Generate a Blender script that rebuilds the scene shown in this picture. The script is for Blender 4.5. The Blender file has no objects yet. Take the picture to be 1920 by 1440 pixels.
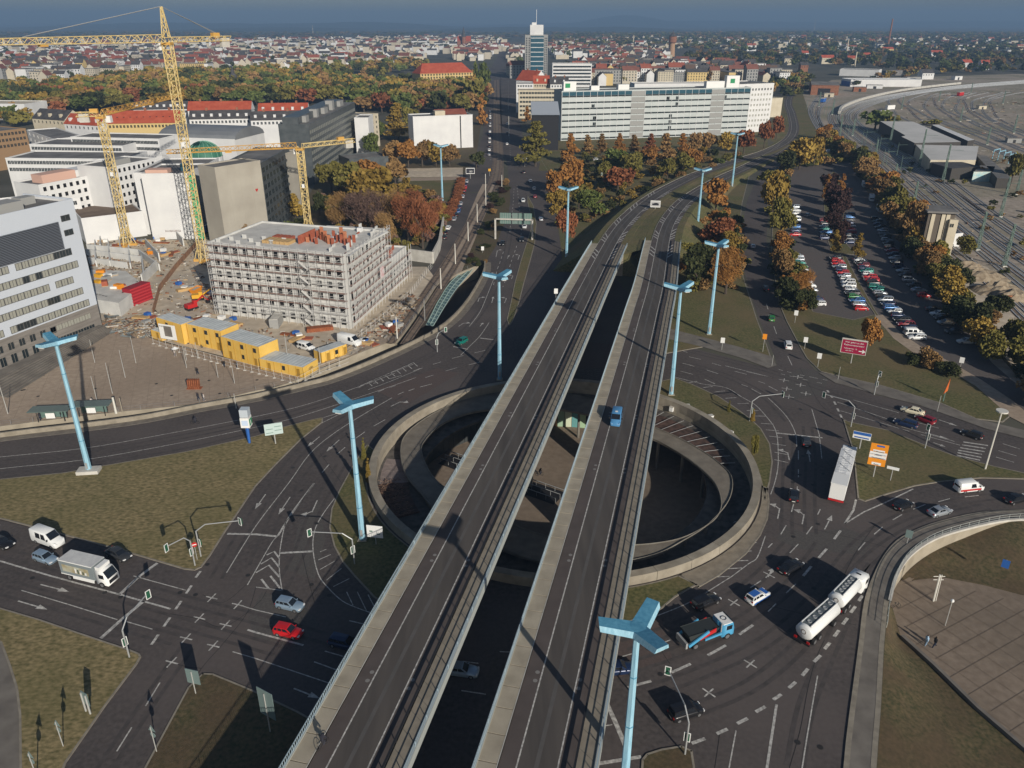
import bpy, math, random
from mathutils import Vector
from mathutils.geometry import tessellate_polygon
R=random.Random(7)
sc=bpy.context.scene; COL=sc.collection
# ---------------- camera ----------------
FX=1470.; CH=75.; TH=math.atan(680/FX); _c,_s=math.cos(TH),math.sin(TH)
cd=bpy.data.cameras.new('camera'); cam=bpy.data.objects.new('camera',cd); COL.objects.link(cam)
cam.location=(0,0,CH); cam.rotation_euler=(math.pi/2-TH,0,0)
cd.sensor_width=36; cd.lens=FX/1920*36; cd.clip_end=60000; cd.clip_start=.5
sc.camera=cam
# ---------------- light ----------------
SE,SA=math.radians(21.5),math.radians(152)
w=bpy.data.worlds.new('World'); sc.world=w; w.use_nodes=True
nt=w.node_tree; sk=nt.nodes.new('ShaderNodeTexSky'); sk.sky_type='NISHITA'; sk.sun_disc=False
sk.sun_elevation=SE; sk.sun_rotation=SA; sk.altitude=150; sk.dust_density=1.2; sk.ozone_density=2.5
nt.links.new(sk.outputs[0],nt.nodes['Background'].inputs[0]); nt.nodes['Background'].inputs[1].default_value=.06
sl=bpy.data.lights.new('sun','SUN'); sl.energy=4.6; sl.angle=math.radians(.5); sl.color=(1,.93,.82)
so=bpy.data.objects.new('sun',sl); COL.objects.link(so); so.rotation_euler=(math.pi/2-SE,0,math.pi-SA); so.location=(50,-80,120)
sc.view_settings.view_transform='Standard'; sc.view_settings.look='None'; sc.view_settings.gamma=1
sc.view_settings.exposure=0.0; sc.view_settings.use_curve_mapping=False
sc.cycles.max_bounces=6; sc.cycles.diffuse_bounces=2; sc.cycles.volume_bounces=0; sc.cycles.transparent_max_bounces=8
# ---------------- helpers ----------------
def G(px,py,z=0.):
    u=(px-960)/FX; v=(720-py)/FX; dz=-_s+v*_c; t=(z-CH)/dz
    return (t*u,t*(_c+v*_s))
def G3(px,py,z=0.): a=G(px,py,z); return (a[0],a[1],z)
def GH(b,top):                       # height of a mast from its foot and tip
    x,y=G(*b); lo,hi=0.,95.
    for i in range(40):
        m=(lo+hi)/2; zz=m-CH; d=y*_c-zz*_s; up=y*_s+zz*_c
        if 720-FX*up/d>top: lo=m
        else: hi=m
    return lo
MATS={}
def mat(name,c,r=.85,m=0.,c2=None,sc_=1.,bump=0.,rnd=0.,spec=.3,det=4.,emit=0,stretch=None,big=None,patch=None):
    if name in MATS: return MATS[name]
    a=bpy.data.materials.new(name); a.use_nodes=True; n=a.node_tree.nodes; l=a.node_tree.links
    b=n['Principled BSDF']; b.inputs['Roughness'].default_value=r; b.inputs['Metallic'].default_value=m
    b.inputs['Specular IOR Level'].default_value=spec
    col=None
    if c2 is not None or bump:
        tc=n.new('ShaderNodeTexCoord'); no=n.new('ShaderNodeTexNoise'); no.inputs['Scale'].default_value=sc_; no.inputs['Detail'].default_value=det
        src=tc.outputs['Object']
        if stretch:
            mp=n.new('ShaderNodeMapping'); mp.inputs['Scale'].default_value=stretch; l.new(src,mp.inputs[0]); src=mp.outputs[0]
        l.new(src,no.inputs['Vector'])
        if c2 is not None:
            rp=n.new('ShaderNodeValToRGB'); rp.color_ramp.elements[0].position=.32; rp.color_ramp.elements[1].position=.68
            rp.color_ramp.elements[0].color=(*c,1); rp.color_ramp.elements[1].color=(*c2,1)
            l.new(no.outputs['Fac'],rp.inputs[0]); col=rp.outputs[0]
        if bump:
            bp=n.new('ShaderNodeBump'); bp.inputs['Strength'].default_value=bump; bp.inputs['Distance'].default_value=.1
            n2=n.new('ShaderNodeTexNoise'); n2.inputs['Scale'].default_value=sc_*8; l.new(src,n2.inputs['Vector'])
            l.new(n2.outputs['Fac'],bp.inputs['Height']); l.new(bp.outputs[0],b.inputs['Normal'])
    if big and col:                  # broad tone drift and a third tint in patches
        n3=n.new('ShaderNodeTexNoise'); n3.inputs['Scale'].default_value=big[0]; n3.inputs['Detail'].default_value=5; l.new(src,n3.inputs['Vector'])
        rp2=n.new('ShaderNodeValToRGB'); rp2.color_ramp.elements[0].position=.4; rp2.color_ramp.elements[1].position=.62; l.new(n3.outputs['Fac'],rp2.inputs[0])
        mx=n.new('ShaderNodeMix'); mx.data_type='RGBA'; mf=n.new('ShaderNodeMath'); mf.operation='MULTIPLY'; mf.inputs[1].default_value=big[1]; l.new(rp2.outputs[0],mf.inputs[0]); l.new(mf.outputs[0],mx.inputs[0]); l.new(col,mx.inputs[6]); mx.inputs[7].default_value=(*big[2],1); col=mx.outputs[2]
    if rnd:
        oi=n.new('ShaderNodeObjectInfo'); hs=n.new('ShaderNodeHueSaturation'); mr=n.new('ShaderNodeMapRange')
        mr.inputs['To Min'].default_value=1-rnd; mr.inputs['To Max'].default_value=1+rnd
        l.new(oi.outputs['Random'],mr.inputs[0]); l.new(mr.outputs[0],hs.inputs['Value'])
        if col: l.new(col,hs.inputs['Color'])
        else: hs.inputs['Color'].default_value=(*c,1)
        col=hs.outputs[0]
    if col: l.new(col,b.inputs['Base Color'])
    else: b.inputs['Base Color'].default_value=(*c,1)
    if emit:
        b.inputs['Emission Color'].default_value=(*c,1); b.inputs['Emission Strength'].default_value=emit
    MATS[name]=a; return a
class MB:
    def __init__(s): s.v=[]; s.f=[]; s.m=[]
    def poly(s,pts,m=0):
        n=len(s.v); s.v+= [tuple(p) for p in pts]; s.f.append(tuple(range(n,n+len(pts)))); s.m.append(m)
    def tess(s,loops,m=0):           # loops of 3d points, first outer then holes
        tr=tessellate_polygon([[Vector(p) for p in L] for L in loops]); pts=[p for L in loops for p in L]
        n=len(s.v); s.v+=[tuple(p) for p in pts]
        for t in tr:
            a,b,c=[Vector(pts[i]) for i in t]
            if (b-a).cross(c-a).z<0: t=t[::-1]
            s.f.append(tuple(n+i for i in t)); s.m.append(m)
    def box(s,x0,y0,z0,x1,y1,z1,m=0,rz=0,o=None):
        ps=[(x0,y0),(x1,y0),(x1,y1),(x0,y1)]
        if rz:
            c,d=math.cos(rz),math.sin(rz); ox,oy=o or (0,0)
            ps=[(ox+(x-ox)*c-(y-oy)*d,oy+(x-ox)*d+(y-oy)*c) for x,y in ps]
        s.prism(ps,z0,z1,m)
    def prism(s,ps,z0,z1,m=0,mt=None,bottom=True):
        n=len(ps)
        if sum(ps[i][0]*ps[(i+1)%n][1]-ps[(i+1)%n][0]*ps[i][1] for i in range(n))<0: ps=ps[::-1]
        b=len(s.v); s.v+=[(p[0],p[1],z0) for p in ps]+[(p[0],p[1],z1) for p in ps]
        for i in range(n):
            j=(i+1)%n; s.f.append((b+i,b+j,b+n+j,b+n+i)); s.m.append(m)
        if n<=4 :
            s.f.append(tuple(range(b+n,b+2*n))); s.m.append(m if mt is None else mt)
            if bottom: s.f.append(tuple(range(b+n-1,b-1,-1))); s.m.append(m)
        else: s.tess([[(p[0],p[1],z1) for p in ps]],m if mt is None else mt)
    def obox(s,c,ax,ay,az,m=0):      # oriented box: centre and three half axes
        c,ax,ay,az=map(Vector,(c,ax,ay,az)); b=len(s.v)
        for k in (-1,1):
            for i,j in ((-1,-1),(1,-1),(1,1),(-1,1)): s.v.append(tuple(c+ax*i+ay*j+az*k))
        for f in ((3,2,1,0),(4,5,6,7),(0,1,5,4),(1,2,6,5),(2,3,7,6),(3,0,4,7)):
            s.f.append(tuple(b+i for i in f)); s.m.append(m)
    def tube(s,p,q,r,n=6,m=0,r2=None,cap=True):
        p,q=Vector(p),Vector(q); d=q-p
        if d.length<1e-6: return
        d.normalize(); a=d.orthogonal().normalized(); e=d.cross(a); r2=r if r2 is None else r2; b=len(s.v)
        if abs(d.z)>.9: a=Vector((1,0,0)); a=(a-d*a.dot(d)).normalized(); e=d.cross(a)
        for c,rr in ((p,r),(q,r2)):
            for i in range(n):
                t=2*math.pi*(i+.5)/n; s.v.append(tuple(c+a*(rr*math.cos(t))+e*(rr*math.sin(t))))
        for i in range(n):
            j=(i+1)%n; s.f.append((b+i,b+j,b+n+j,b+n+i)); s.m.append(m)
        if cap:
            s.f.append(tuple(range(b+n,b+2*n))); s.m.append(m); s.f.append(tuple(range(b+n-1,b-1,-1))); s.m.append(m)
    def bar(s,p,q,r,m=0): s.tube(p,q,r,4,m,cap=False)
    def build(s,name,mats,parent=None,kind=None,loc=None,smooth=False,link=True):
        me=bpy.data.meshes.new(name); me.from_pydata(s.v,[],s.f)
        if not isinstance(mats,(list,tuple)): mats=[mats]
        for a in mats: me.materials.append(a)
        if len(mats)>1: me.polygons.foreach_set('material_index',s.m)
        if smooth: me.polygons.foreach_set('use_smooth',[True]*len(s.f))
        me.update(); o=bpy.data.objects.new(name,me)
        if link: COL.objects.link(o)
        if parent: o.parent=parent
        if loc: o.location=loc
        if kind: o['kind']=kind
        return o
def thing(name,label,cat,loc=(0,0,0),rz=0,group=None):
    o=bpy.data.objects.new(name,None); COL.objects.link(o); o.empty_display_size=.1
    o.location=loc if len(loc)==3 else (*loc,0); o.rotation_euler=(0,0,rz); return tag(o,label,cat,group)
def tag(o,label,cat,group=None):
    o['label']=label; o['category']=cat
    if group: o['group']=group
    return o
def dup(root,loc=None,rz=None,label=None,group=None,parent=None,scale=None):
    r=root.copy(); COL.objects.link(r)
    if parent: r.parent=parent
    if loc is not None: r.location=loc if len(loc)==3 else (*loc,0)
    if rz is not None: r.rotation_euler=(0,0,rz)
    if scale: r.scale=scale if isinstance(scale,tuple) else (scale,)*3
    if label: r['label']=label
    if group: r['group']=group
    KIDC[r.name]=[dup(ch,parent=r) for ch in KIDS(root)]
    return r
KIDC={}
def KIDS(o):
    if o.name not in KIDC: KIDC[o.name]=list(o.children)
    return KIDC[o.name]
def piece(me,name,parent,loc,rz=0,sca=None):   # one piece sharing a mesh
    o=bpy.data.objects.new(name,me); COL.objects.link(o); o.parent=parent; o.location=loc; o.rotation_euler=(0,0,rz)
    if sca: o.scale=sca
    return o
def lerp(a,b,t): return tuple(x+(y-x)*t for x,y in zip(a,b))
def smooth(P_,n=6,closed=False):     # Catmull-Rom
    o=[]; N=len(P_)
    for i in range(N if closed else N-1):
        g=lambda k: P_[k%N] if closed else P_[min(max(k,0),N-1)]
        a,b,c,d=g(i-1),g(i),g(i+1),g(i+2)
        for k in range(n):
            t=k/n; o.append(tuple(.5*(2*q+(r-p)*t+(2*p-5*q+4*r-s_)*t*t+(3*q-p-3*r+s_)*t**3) for p,q,r,s_ in zip(a,b,c,d)))
    if not closed: o.append(tuple(P_[-1]))
    return o
def normals2(P_):
    o=[]
    for i in range(len(P_)):
        a=P_[max(i-1,0)]; b=P_[min(i+1,len(P_)-1)]; dx,dy=b[0]-a[0],b[1]-a[1]; L=math.hypot(dx,dy) or 1
        o.append((dy/L,-dx/L))       # right hand side
    return o
def sweep(mb,path,prof,m=0,n_=None): # prof: list of (offset to the right, dz)
    N=n_ or normals2(path); b=len(mb.v); k=len(prof)
    for (x,y,z),(nx,ny) in zip(path,N):
        for o,dz in prof: mb.v.append((x+nx*o,y+ny*o,z+dz))
    for i in range(len(path)-1):
        for j in range(k-1):
            a=b+i*k+j; mb.f.append((a,a+1,a+k+1,a+k)); mb.m.append(m)
def dens(P_,step=4.):
    o=[P_[0]]
    for a,b in zip(P_,P_[1:]):
        L=math.dist(a[:2],b[:2]); n=max(1,int(L/step))
        for i in range(1,n+1): o.append(lerp(a,b,i/n))
    return o
def line_len(P_): return sum(math.dist(a[:2],b[:2]) for a,b in zip(P_,P_[1:]))
def stripe(mb,P_,w_,z,on=0,off=0,m=0):    # painted line on polyline of 3d/2d points
    N=normals2(P_); 
    if not on:
        for i in range(len(P_)-1):
            a,b=P_[i],P_[i+1]; na,nb=N[i],N[i+1]; za=a[2] if len(a)>2 else 0; zb=b[2] if len(b)>2 else 0
            mb.poly([(a[0]-na[0]*w_/2,a[1]-na[1]*w_/2,za+z),(a[0]+na[0]*w_/2,a[1]+na[1]*w_/2,za+z),(b[0]+nb[0]*w_/2,b[1]+nb[1]*w_/2,zb+z),(b[0]-nb[0]*w_/2,b[1]-nb[1]*w_/2,zb+z)],m)
        return
    P_=dens(P_,1.); s_=0; cur=[]
    for a,b in zip(P_,P_[1:]):
        L=math.dist(a[:2],b[:2])
        if (s_%(on+off))<on:
            if not cur: cur=[a]
            cur.append(b)
        elif cur:
            stripe(mb,[cur[0],cur[-1]],w_,z,m=m) if len(cur)<8 else stripe(mb,cur,w_,z,m=m); cur=[]
        s_+=L
    if len(cur)>1: stripe(mb,[cur[0],cur[-1]],w_,z,m=m)
# ---------------- materials ----------------
ASPH=mat('asphalt',(.055,.047,.045),.88,c2=(.095,.081,.076),sc_=1.7,bump=.2,det=10,big=(.045,.75,(.108,.09,.083)))
ASPD=mat('asphalt_bridge',(.062,.054,.049),.85,c2=(.1,.087,.077),sc_=.5,det=6,stretch=(1,.08,1))
ASPR=mat('asphalt_red',(.074,.06,.055),.9,c2=(.098,.08,.073),sc_=.3,det=6)
PAINT=mat('road_paint',(.24,.23,.215),.75,c2=(.6,.58,.54),sc_=2.2,det=8)
PAINTB=mat('road_paint_worn',(.16,.15,.14),.7,c2=(.4,.38,.35),sc_=1.6)
CONC=mat('concrete',(.27,.235,.18),.9,c2=(.38,.335,.26),sc_=.35,det=8)
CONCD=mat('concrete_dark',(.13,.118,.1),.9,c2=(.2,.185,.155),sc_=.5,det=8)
CONCL=mat('concrete_light',(.42,.4,.36),.85,c2=(.56,.54,.49),sc_=.5)
SLAB=mat('bridge_slab',(.2,.175,.14),.9,c2=(.27,.235,.185),sc_=.6,det=8)
KERB=mat('kerb_stone',(.2,.175,.14),.9,c2=(.28,.25,.2),sc_=1.)
GRASY=mat('dry_grass',(.115,.1,.04),.95,c2=(.33,.255,.13),sc_=2.2,bump=.8,det=10,big=(.12,.35,(.14,.13,.05)),stretch=(.6,1,1))
GRASG=mat('green_grass',(.06,.072,.024),.95,c2=(.165,.145,.062),sc_=1.9,bump=.7,det=10,big=(.07,.7,(.17,.125,.065)))
GRASD=mat('dark_turf',(.05,.052,.022),.95,c2=(.14,.105,.055),sc_=2.0,bump=.7,det=10,big=(.15,.6,(.1,.065,.04)))
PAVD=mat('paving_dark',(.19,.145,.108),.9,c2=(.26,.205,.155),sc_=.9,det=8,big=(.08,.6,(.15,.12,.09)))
PAVE=mat('paving',(.31,.24,.18),.9,c2=(.41,.325,.245),sc_=.9,det=8,big=(.05,.5,(.27,.205,.15)))
PARKA=mat('parking_asphalt',(.095,.08,.075),.9,c2=(.13,.11,.1),sc_=1.5,det=8,big=(.05,.5,(.11,.1,.095)))
PAVG=mat('paving_grey',(.13,.115,.1),.9,c2=(.2,.18,.155),sc_=.4,det=7)
DIRT=mat('dirt',(.44,.36,.26),.95,c2=(.66,.56,.43),sc_=.35,det=9,big=(.06,.5,(.38,.33,.27)),bump=.5)
BALL=mat('ballast',(.26,.215,.17),.95,c2=(.44,.37,.3),sc_=.3,det=9,big=(.02,.6,(.17,.165,.09)))
URB=mat('town_ground',(.06,.06,.045),.95,c2=(.13,.12,.1),sc_=.02,det=9,big=(.004,.6,(.09,.085,.05)))
SOIL=mat('planting_soil',(.045,.03,.024),.95,c2=(.12,.07,.055),sc_=1.,bump=.5,det=8)
STEEL=mat('galvanised_steel',(.42,.43,.43),.5,.4)
DARK=mat('dark_metal',(.03,.03,.033),.5,.3)
# ---------------- outlines ----------------
CX,CY,RR=9.3,126.4,35.5
def circ(r,n=72,a0=0,a1=360,z=0,c=None):
    c=c or (CX,CY); return [(c[0]+r*math.cos(math.radians(a0+(a1-a0)*i/n)),c[1]+r*math.sin(math.radians(a0+(a1-a0)*i/n)),z) for i in range(n+(0 if a1-a0==360 else 1))]
PITH=circ(RR-.7)
TR_TOP=[(-520,860),(-200,828),(0,800),(175,778),(300,765),(375,757),(480,733),(537,720),(655,670),(730,640),(750,632),(802,560),(822,532),(865,510),(897,497)]
TR_BOT=[(908,492),(903,520),(865,580),(812,625),(705,677),(625,709),(585,720),(480,745),(375,764),(275,784),(175,798),(0,819),(-200,850),(-520,884)]
TRENCH=[G3(*p) for p in smooth(TR_TOP,3)+smooth(TR_BOT,3)]
WALLT=[(1652,1330),(1657,1230),(1661,1180),(1667,1130),(1680,1082),(1705,1044),(1750,1013),(1815,992),(1890,977),(1960,976)]
SUNK=[G3(*p) for p in [(1635,1800),(1644,1440)]+WALLT+[(2500,1010),(2500,1800)]]
g=MB()
FAR=30000
g.tess([[(-FAR,-300,0),(FAR,-300,0),(FAR,FAR,0),(-FAR,FAR,0)],PITH[::-1],TRENCH[::-1],SUNK[::-1]])
g.build('ground',URB,kind='structure')
# junction asphalt (one sheet with the same holes)
J=[(-520,1120),(-520,884),(-200,850),(0,819),(175,798),(375,764),(585,720),(705,677),(812,625),(865,580),(903,520),(912,489),(929,463),(939,435),(954,397),(957,375),(955,334),(1035,320),(1047,439),(1120,480),(1250,640),(1335,662),(1440,690),(1457,685),(1452,668),(1435,627),(1422,595),(1410,560),(1398,520),(1390,480),(1392,430),(1400,380),(1418,335),(1440,300),(1470,305),(1455,350),(1440,400),(1437,450),(1445,510),(1458,567),(1472,602),(1492,640),(1510,672),(1533,700),(1640,740),(1720,757),(1850,805),(1920,820),(2300,915),(2300,985),(1960,975),(1890,976),(1815,991),(1750,1012),(1705,1042),(1680,1080),(1664,1130),(1657,1180),(1650,1330),(1640,1440),(1620,1900),(-900,1900)]
j=MB(); j.tess([[G3(*p,.01) for p in J],[(x,y,.01) for x,y,z in PITH[::-1]]],0)
j.build('junction_road',ASPH,kind='structure')
def flat(name,pts,m,z=.02,px=True,kind='structure'):
    b=MB(); b.tess([[G3(p[0],p[1],z) if px else (p[0],p[1],z) for p in pts]]); return b.build(name,m,kind=kind)
def island(name,pts,m,h=.12,kw=.25,kerb=True):
    P3=[G(*p) for p in pts] if kerb!='w' else pts; b=MB()
    A=sum(P3[i][0]*P3[(i+1)%len(P3)][1]-P3[(i+1)%len(P3)][0]*P3[i][1] for i in range(len(P3)))
    if A<0: P3=P3[::-1]
    n=len(P3); b.tess([[(p[0],p[1],h-.02) for p in P3]],0)
    for i in range(n):
        p,q=P3[i],P3[(i+1)%n]; dx,dy=q[0]-p[0],q[1]-p[1]; L=math.hypot(dx,dy)
        if L<.05: continue
        nx,ny=-dy/L*kw,dx/L*kw
        b.poly([(*p,0),(*q,0),(*q,h),(*p,h)],1); b.poly([(*p,h),(*q,h),(q[0]+nx,q[1]+ny,h),(p[0]+nx,p[1]+ny,h)],1)
    return b.build(name,[m,KERB],kind='structure')
flat('boulevard',[(954,397),(957,375),(953,334),(951,300),(940,290),(938,200),(938,130),(968,130),(972,200),(985,290),(1000,300),(1035,320),(1047,439),(1000,440)],ASPH,.012)
flat('boulevard_west',[(905,360),(862,360),(868,330),(890,300),(906,250),(908,200),(915,130),(938,130),(940,200),(942,290),(935,330),(925,360)],ASPH,.012)
flat('west_street',[(860,362),(850,400),(832,440),(812,500),(792,515),(740,560),(700,600),(672,632),(640,655),(660,668),(700,640),(755,590),(800,545),(838,500),(862,450),(880,400),(896,362)],ASPH,.014)
flat('distant_boulevard',[(918,131),(960,131),(951,104),(944,88),(940,88),(934,104)],ASPH,.015)
# grass and pavements
flat('tram_corridor',[(896,362),(880,400),(862,450),(838,500),(800,545),(755,590),(700,640),(655,668),(735,640),(752,632),(802,560),(822,532),(865,510),(882,470),(902,420),(925,370),(935,345),(905,345)],PAVE,.03)
flat('embankment_shrubs_soil',[(937,350),(925,370),(902,420),(882,470),(865,510),(897,497),(908,492),(912,489),(929,463),(939,435),(954,397),(957,375),(955,345)],GRASD,.035)
island('grass_verge',[(-520,985),(0,899),(120,887),(187,875),(350,847),(480,818),(527,802),(590,786),(606,783),(605,792),(565,824),(517,872),(480,912),(450,957),(420,1002),(395,1042),(378,1064),(365,1070),(345,1068),(250,1040),(150,1012),(0,973),(-520,850+90)],GRASY)
island('grass_verge_west',[(-400,1160),(0,1140),(75,1162),(187,1200),(245,1219),(262,1226),(265,1232),(258,1245),(200,1322),(125,1430),(60,1600),(35,1600),(37,1440),(36,1342),(30,1292),(17,1250),(0,1205),(-400,1160)][:-1],GRASY)
flat('cycle_path',[(-60,1150),(0,1205),(17,1250),(30,1292),(36,1342),(37,1440),(35,1600),(-400,1600),(-400,1170)],PAVG,.03)
island('grass_verge_south',[(380,1263),(400,1264),(437,1279),(480,1297),(560,1335),(640,1380),(690,1440),(690,1700),(120,1700),(270,1442),(325,1340),(352,1290)],GRASD)
island('roundabout_verge_west',[tuple(G(*p)) for p in [(688,833),(664,868),(635,922),(621,955),(617,990),(626,1025),(642,1055),(665,1082),(700,1120),(730,1140),(770,1150),(830,1150)]]+[(x,y) for x,y,z in circ(RR+.35,16,248,172)],GRASG,kerb='w')
island('roundabout_verge_east',[(x,y) for x,y,z in circ(RR+.35,20,-12,48)]+[tuple(G(*p)) for p in [(1215,735),(1236,716),(1265,709),(1298,721),(1348,744),(1385,769),(1410,788),(1427,804),(1444,833),(1449,867),(1444,904),(1434,940)]],GRASG,kerb='w')
pol=lambda r,a:(CX+r*math.cos(math.radians(a)),CY+r*math.sin(math.radians(a)))
island('roundabout_pavement',[(x,y) for x,y,z in circ(RR+.35,14,-64,-12)]+[pol(r,a) for a,r in ((-13,36.9),(-20,37.2),(-28,37.6),(-36,37.9),(-45,38.3),(-56,38.9),(-63,39.4))],CONCD if 0 else mat('pavement_tan',(.2,.17,.13),.9,c2=(.28,.24,.185),sc_=.8,det=8),kerb='w')
island('roundabout_verge_south',[(x,y) for x,y,z in circ(RR+.35,12,-100,-64.5)]+[tuple(G(*p)) for p in [(1308,1097),(1267,1120),(1231,1150),(1150,1177),(1080,1190),(1020,1185)]],GRASG,kerb='w')
island('median_strip',[(989,366),(1000,385),(1006,420),(1003,457),(993,495),(982,534),(973,570),(963,600),(955,612),(950,600),(957,570),(965,530),(977,487),(987,456),(995,431),(995,405),(989,380)],GRASG)
island('lawn_by_bridge',[(1239,665),(1250,642),(1250,560),(1262,480),(1285,380),(1330,365),(1385,320),(1405,330),(1392,380),(1386,430),(1388,480),(1394,520),(1407,560),(1420,600),(1437,645),(1447,675),(1335,648)],GRASG)
flat('footpath_by_bridge',[(1239,612),(1310,630),(1385,650),(1446,668),(1456,685),(1440,690),(1390,671),(1320,651),(1239,632)],PAVG,.14)
island('lawn_by_billboard',[(1460,568),(1474,602),(1494,640),(1512,672),(1538,697),(1583,708),(1650,723),(1765,757),(1830,786),(1880,792),(1895,780),(1870,755),(1830,722),(1775,690),(1722,665),(1675,632),(1640,590),(1600,600),(1525,585),(1480,480),(1470,430),(1462,400),(1448,420),(1446,470),(1452,520)],GRASG)
flat('north_pavement',[(1534,698),(1583,707),(1650,722),(1765,756),(1830,785),(1920,806),(2300,890),(2300,910),(1920,822),(1850,804),(1720,758),(1667,745),(1567,718)],PAVG,.13)
island('traffic_island_with_signs',[(1580,785),(1588,790),(1595,792),(1665,807),(1727,832),(1790,855),(1865,875),(1920,887),(2100,930),(2100,936),(1920,899),(1840,897),(1765,904),(1715,912),(1665,927),(1622,941),(1608,936),(1604,895),(1600,850)],GRASG)
island('small_traffic_island',[(1198,1500),(1203,1425),(1212,1414),(1240,1405),(1278,1399),(1298,1408),(1303,1440),(1303,1500)],GRASD)
flat('parking_ground',[(1478,311),(1535,311),(1600,285),(1632,330),(1660,400),(1705,480),(1790,590),(1860,680),(1935,745),(2060,850),(1990,850),(1870,740),(1800,690),(1722,650),(1662,610),(1640,588),(1600,602),(1525,586),(1508,545),(1484,470),(1478,400)],PARKA,.02)
for nm,pp in (('parking_strip_grass',[(1578,478),(1587,482),(1606,520),(1640,580),(1672,628),(1655,612),(1620,560),(1592,520)]),('parking_divider_grass',[(1543,350),(1562,320),(1575,330),(1578,400),(1585,455),(1606,478),(1560,475),(1548,440),(1545,400)])):
    island(nm,pp,GRASG)
flat('footpath_by_lawn',[(1640,592),(1675,634),(1722,668),(1775,692),(1830,724),(1895,782),(1930,800),(1950,795),(1900,752),(1840,712),(1785,680),(1735,655),(1690,625),(1655,590)],PAVE,.125)
flat('plaza',[(-520,858),(-200,826),(0,799),(175,777),(300,764),(375,756),(480,732),(537,719),(570,705),(490,688),(400,665),(300,640),(200,604),(150,640),(0,700),(-520,780)],PAVE,.02)
flat('construction_ground',[(160,450),(408,450),(470,500),(800,500),(822,530),(800,558),(750,630),(655,668),(570,703),(490,686),(400,663),(300,638),(190,600)],DIRT,.021)
flat('park_ground',[(560,400),(600,330),(735,230),(772,218),(905,216),(892,300),(870,322),(864,345),(700,480),(640,470)],GRASD,.018)
flat('tram_median',[(925,340),(945,338),(943,290),(938,230),(936,190),(929,190),(927,240),(925,290)],PAVD,.03)
flat('park_lawn',[(738,322),(866,322),(856,350),(846,378),(700,470),(640,470),(640,330)],GRASG,.025)
flat('lawn_north',[(1049,440),(1055,493),(1120,480),(1230,360),(1290,325),(1440,275),(1440,240),(1020,255),(1010,320),(1035,320)],GRASG,.025)
flat('rail_yard',[(1500,175),(1560,150),(1920,138),(2600,140),(2600,700),(2000,820),(1935,745),(1860,680),(1790,590),(1705,470),(1640,330),(1590,270),(1510,215)],BALL,.02)
flat('road_bend_scrub',[(1440,240),(1470,185),(1480,165),(1500,160),(1515,205),(1560,250),(1600,285),(1540,262),(1500,262),(1470,275),(1440,262)],GRASG,.022)
flat('railway_scrub',[(1700,420),(1760,480),(1830,560),(1990,720),(1990,800),(1850,640),(1740,510),(1650,400),(1590,300),(1560,262),(1600,290),(1650,350)],GRASD,.026)
flat('dirt_mounds_ground',[(1770,480),(1850,500),(1920,560),(2000,620),(2000,800),(1900,690),(1830,600)],DIRT,.03)
# sunken square to the south-east: floor, bank and walls
ZS=-3.2
s=MB()
s.tess([[G3(1660,1070,ZS-.03),G3(1640,1140,ZS-.03),G3(1690,1330,ZS-.03),G3(1900,1500,ZS-.03),G3(2100,1640,ZS-.03),G3(2500,1600,ZS-.03),G3(2500,1100,ZS-.03),G3(1925,1100,ZS-.03),G3(1800,1070,ZS-.03)]],0)
s.build('sunken_square',PAVD,kind='structure')
def strip(A,B,n=26,m=7,bump=.12):
    def rs(P_,k):
        cum=[0]
        for a,b in zip(P_,P_[1:]): cum.append(cum[-1]+math.dist(a[:2],b[:2]))
        o=[]
        for i in range(k):
            s_=cum[-1]*i/(k-1); j=max(x for x in range(len(cum)) if cum[x]<=s_+1e-6); j=min(j,len(P_)-2); o.append(lerp(P_[j],P_[j+1],(s_-cum[j])/max(1e-6,cum[j+1]-cum[j])))
        return o
    A,B=rs(A,n),rs(B,n); k=MB()
    for a,b in zip(A,B):
        for q in range(m):
            t=q/(m-1); p=lerp(a,b,t); u=t*t*(3-2*t); k.v.append((p[0],p[1],a[2]+(b[2]-a[2])*u+(R.uniform(-bump,bump) if 0<q<m-1 else 0)))
    for i in range(n-1):
        for q in range(m-1): c=i*m+q; k.f.append((c,c+m,c+m+1,c+1)); k.m.append(0)
    return k
strip([G3(1665,1132,-.02),G3(1661,1180,-.02),G3(1657,1230,-.02),G3(1652,1330,-.02),G3(1644,1440,-.02),G3(1635,1800,-.02)],[G3(1673,1138,ZS),G3(1690,1197,ZS),G3(1752,1254,ZS),G3(1832,1333,ZS),G3(1925,1413,ZS),G3(2130,1620,ZS)]).build('grass_bank',GRASD,kind='structure',smooth=True)
tw=lambda p,z:(*G(*p),z)
strip([tw((1690,1064),ZS-.1),tw((1705,1043),-3.1),tw((1750,1012),-2.6),tw((1815,991),-1.6),tw((1890,976),-.1),tw((1960,975),-.02),tw((2500,1010),-.02)],[G3(1692,1096,ZS),G3(1712,1088,ZS),G3(1765,1082,ZS),G3(1840,1096,ZS),G3(1925,1118,ZS),G3(2100,1119,ZS),G3(2500,1120,ZS)]).build('grass_bank',GRASD,kind='structure',smooth=True)
b=MB()
for q in () and ([G3(1667,1130,-.05),G3(1672,1140,ZS),G3(1690,1200,ZS),G3(1657,1230,-.05)],[G3(1657,1230,-.05),G3(1690,1200,ZS),G3(1752,1256,ZS),G3(1652,1330,-.05)],[G3(1652,1330,-.05),G3(1752,1256,ZS),G3(1832,1335,ZS),G3(1644,1440,-.05)],[G3(1644,1440,-.05),G3(1832,1335,ZS),G3(1925,1415,ZS),G3(1635,1800,-.05)],[G3(1635,1800,-.05),G3(1925,1415,ZS),G3(2100,1560,ZS),G3(2100,1800,ZS)]): b.tess([q])
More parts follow.
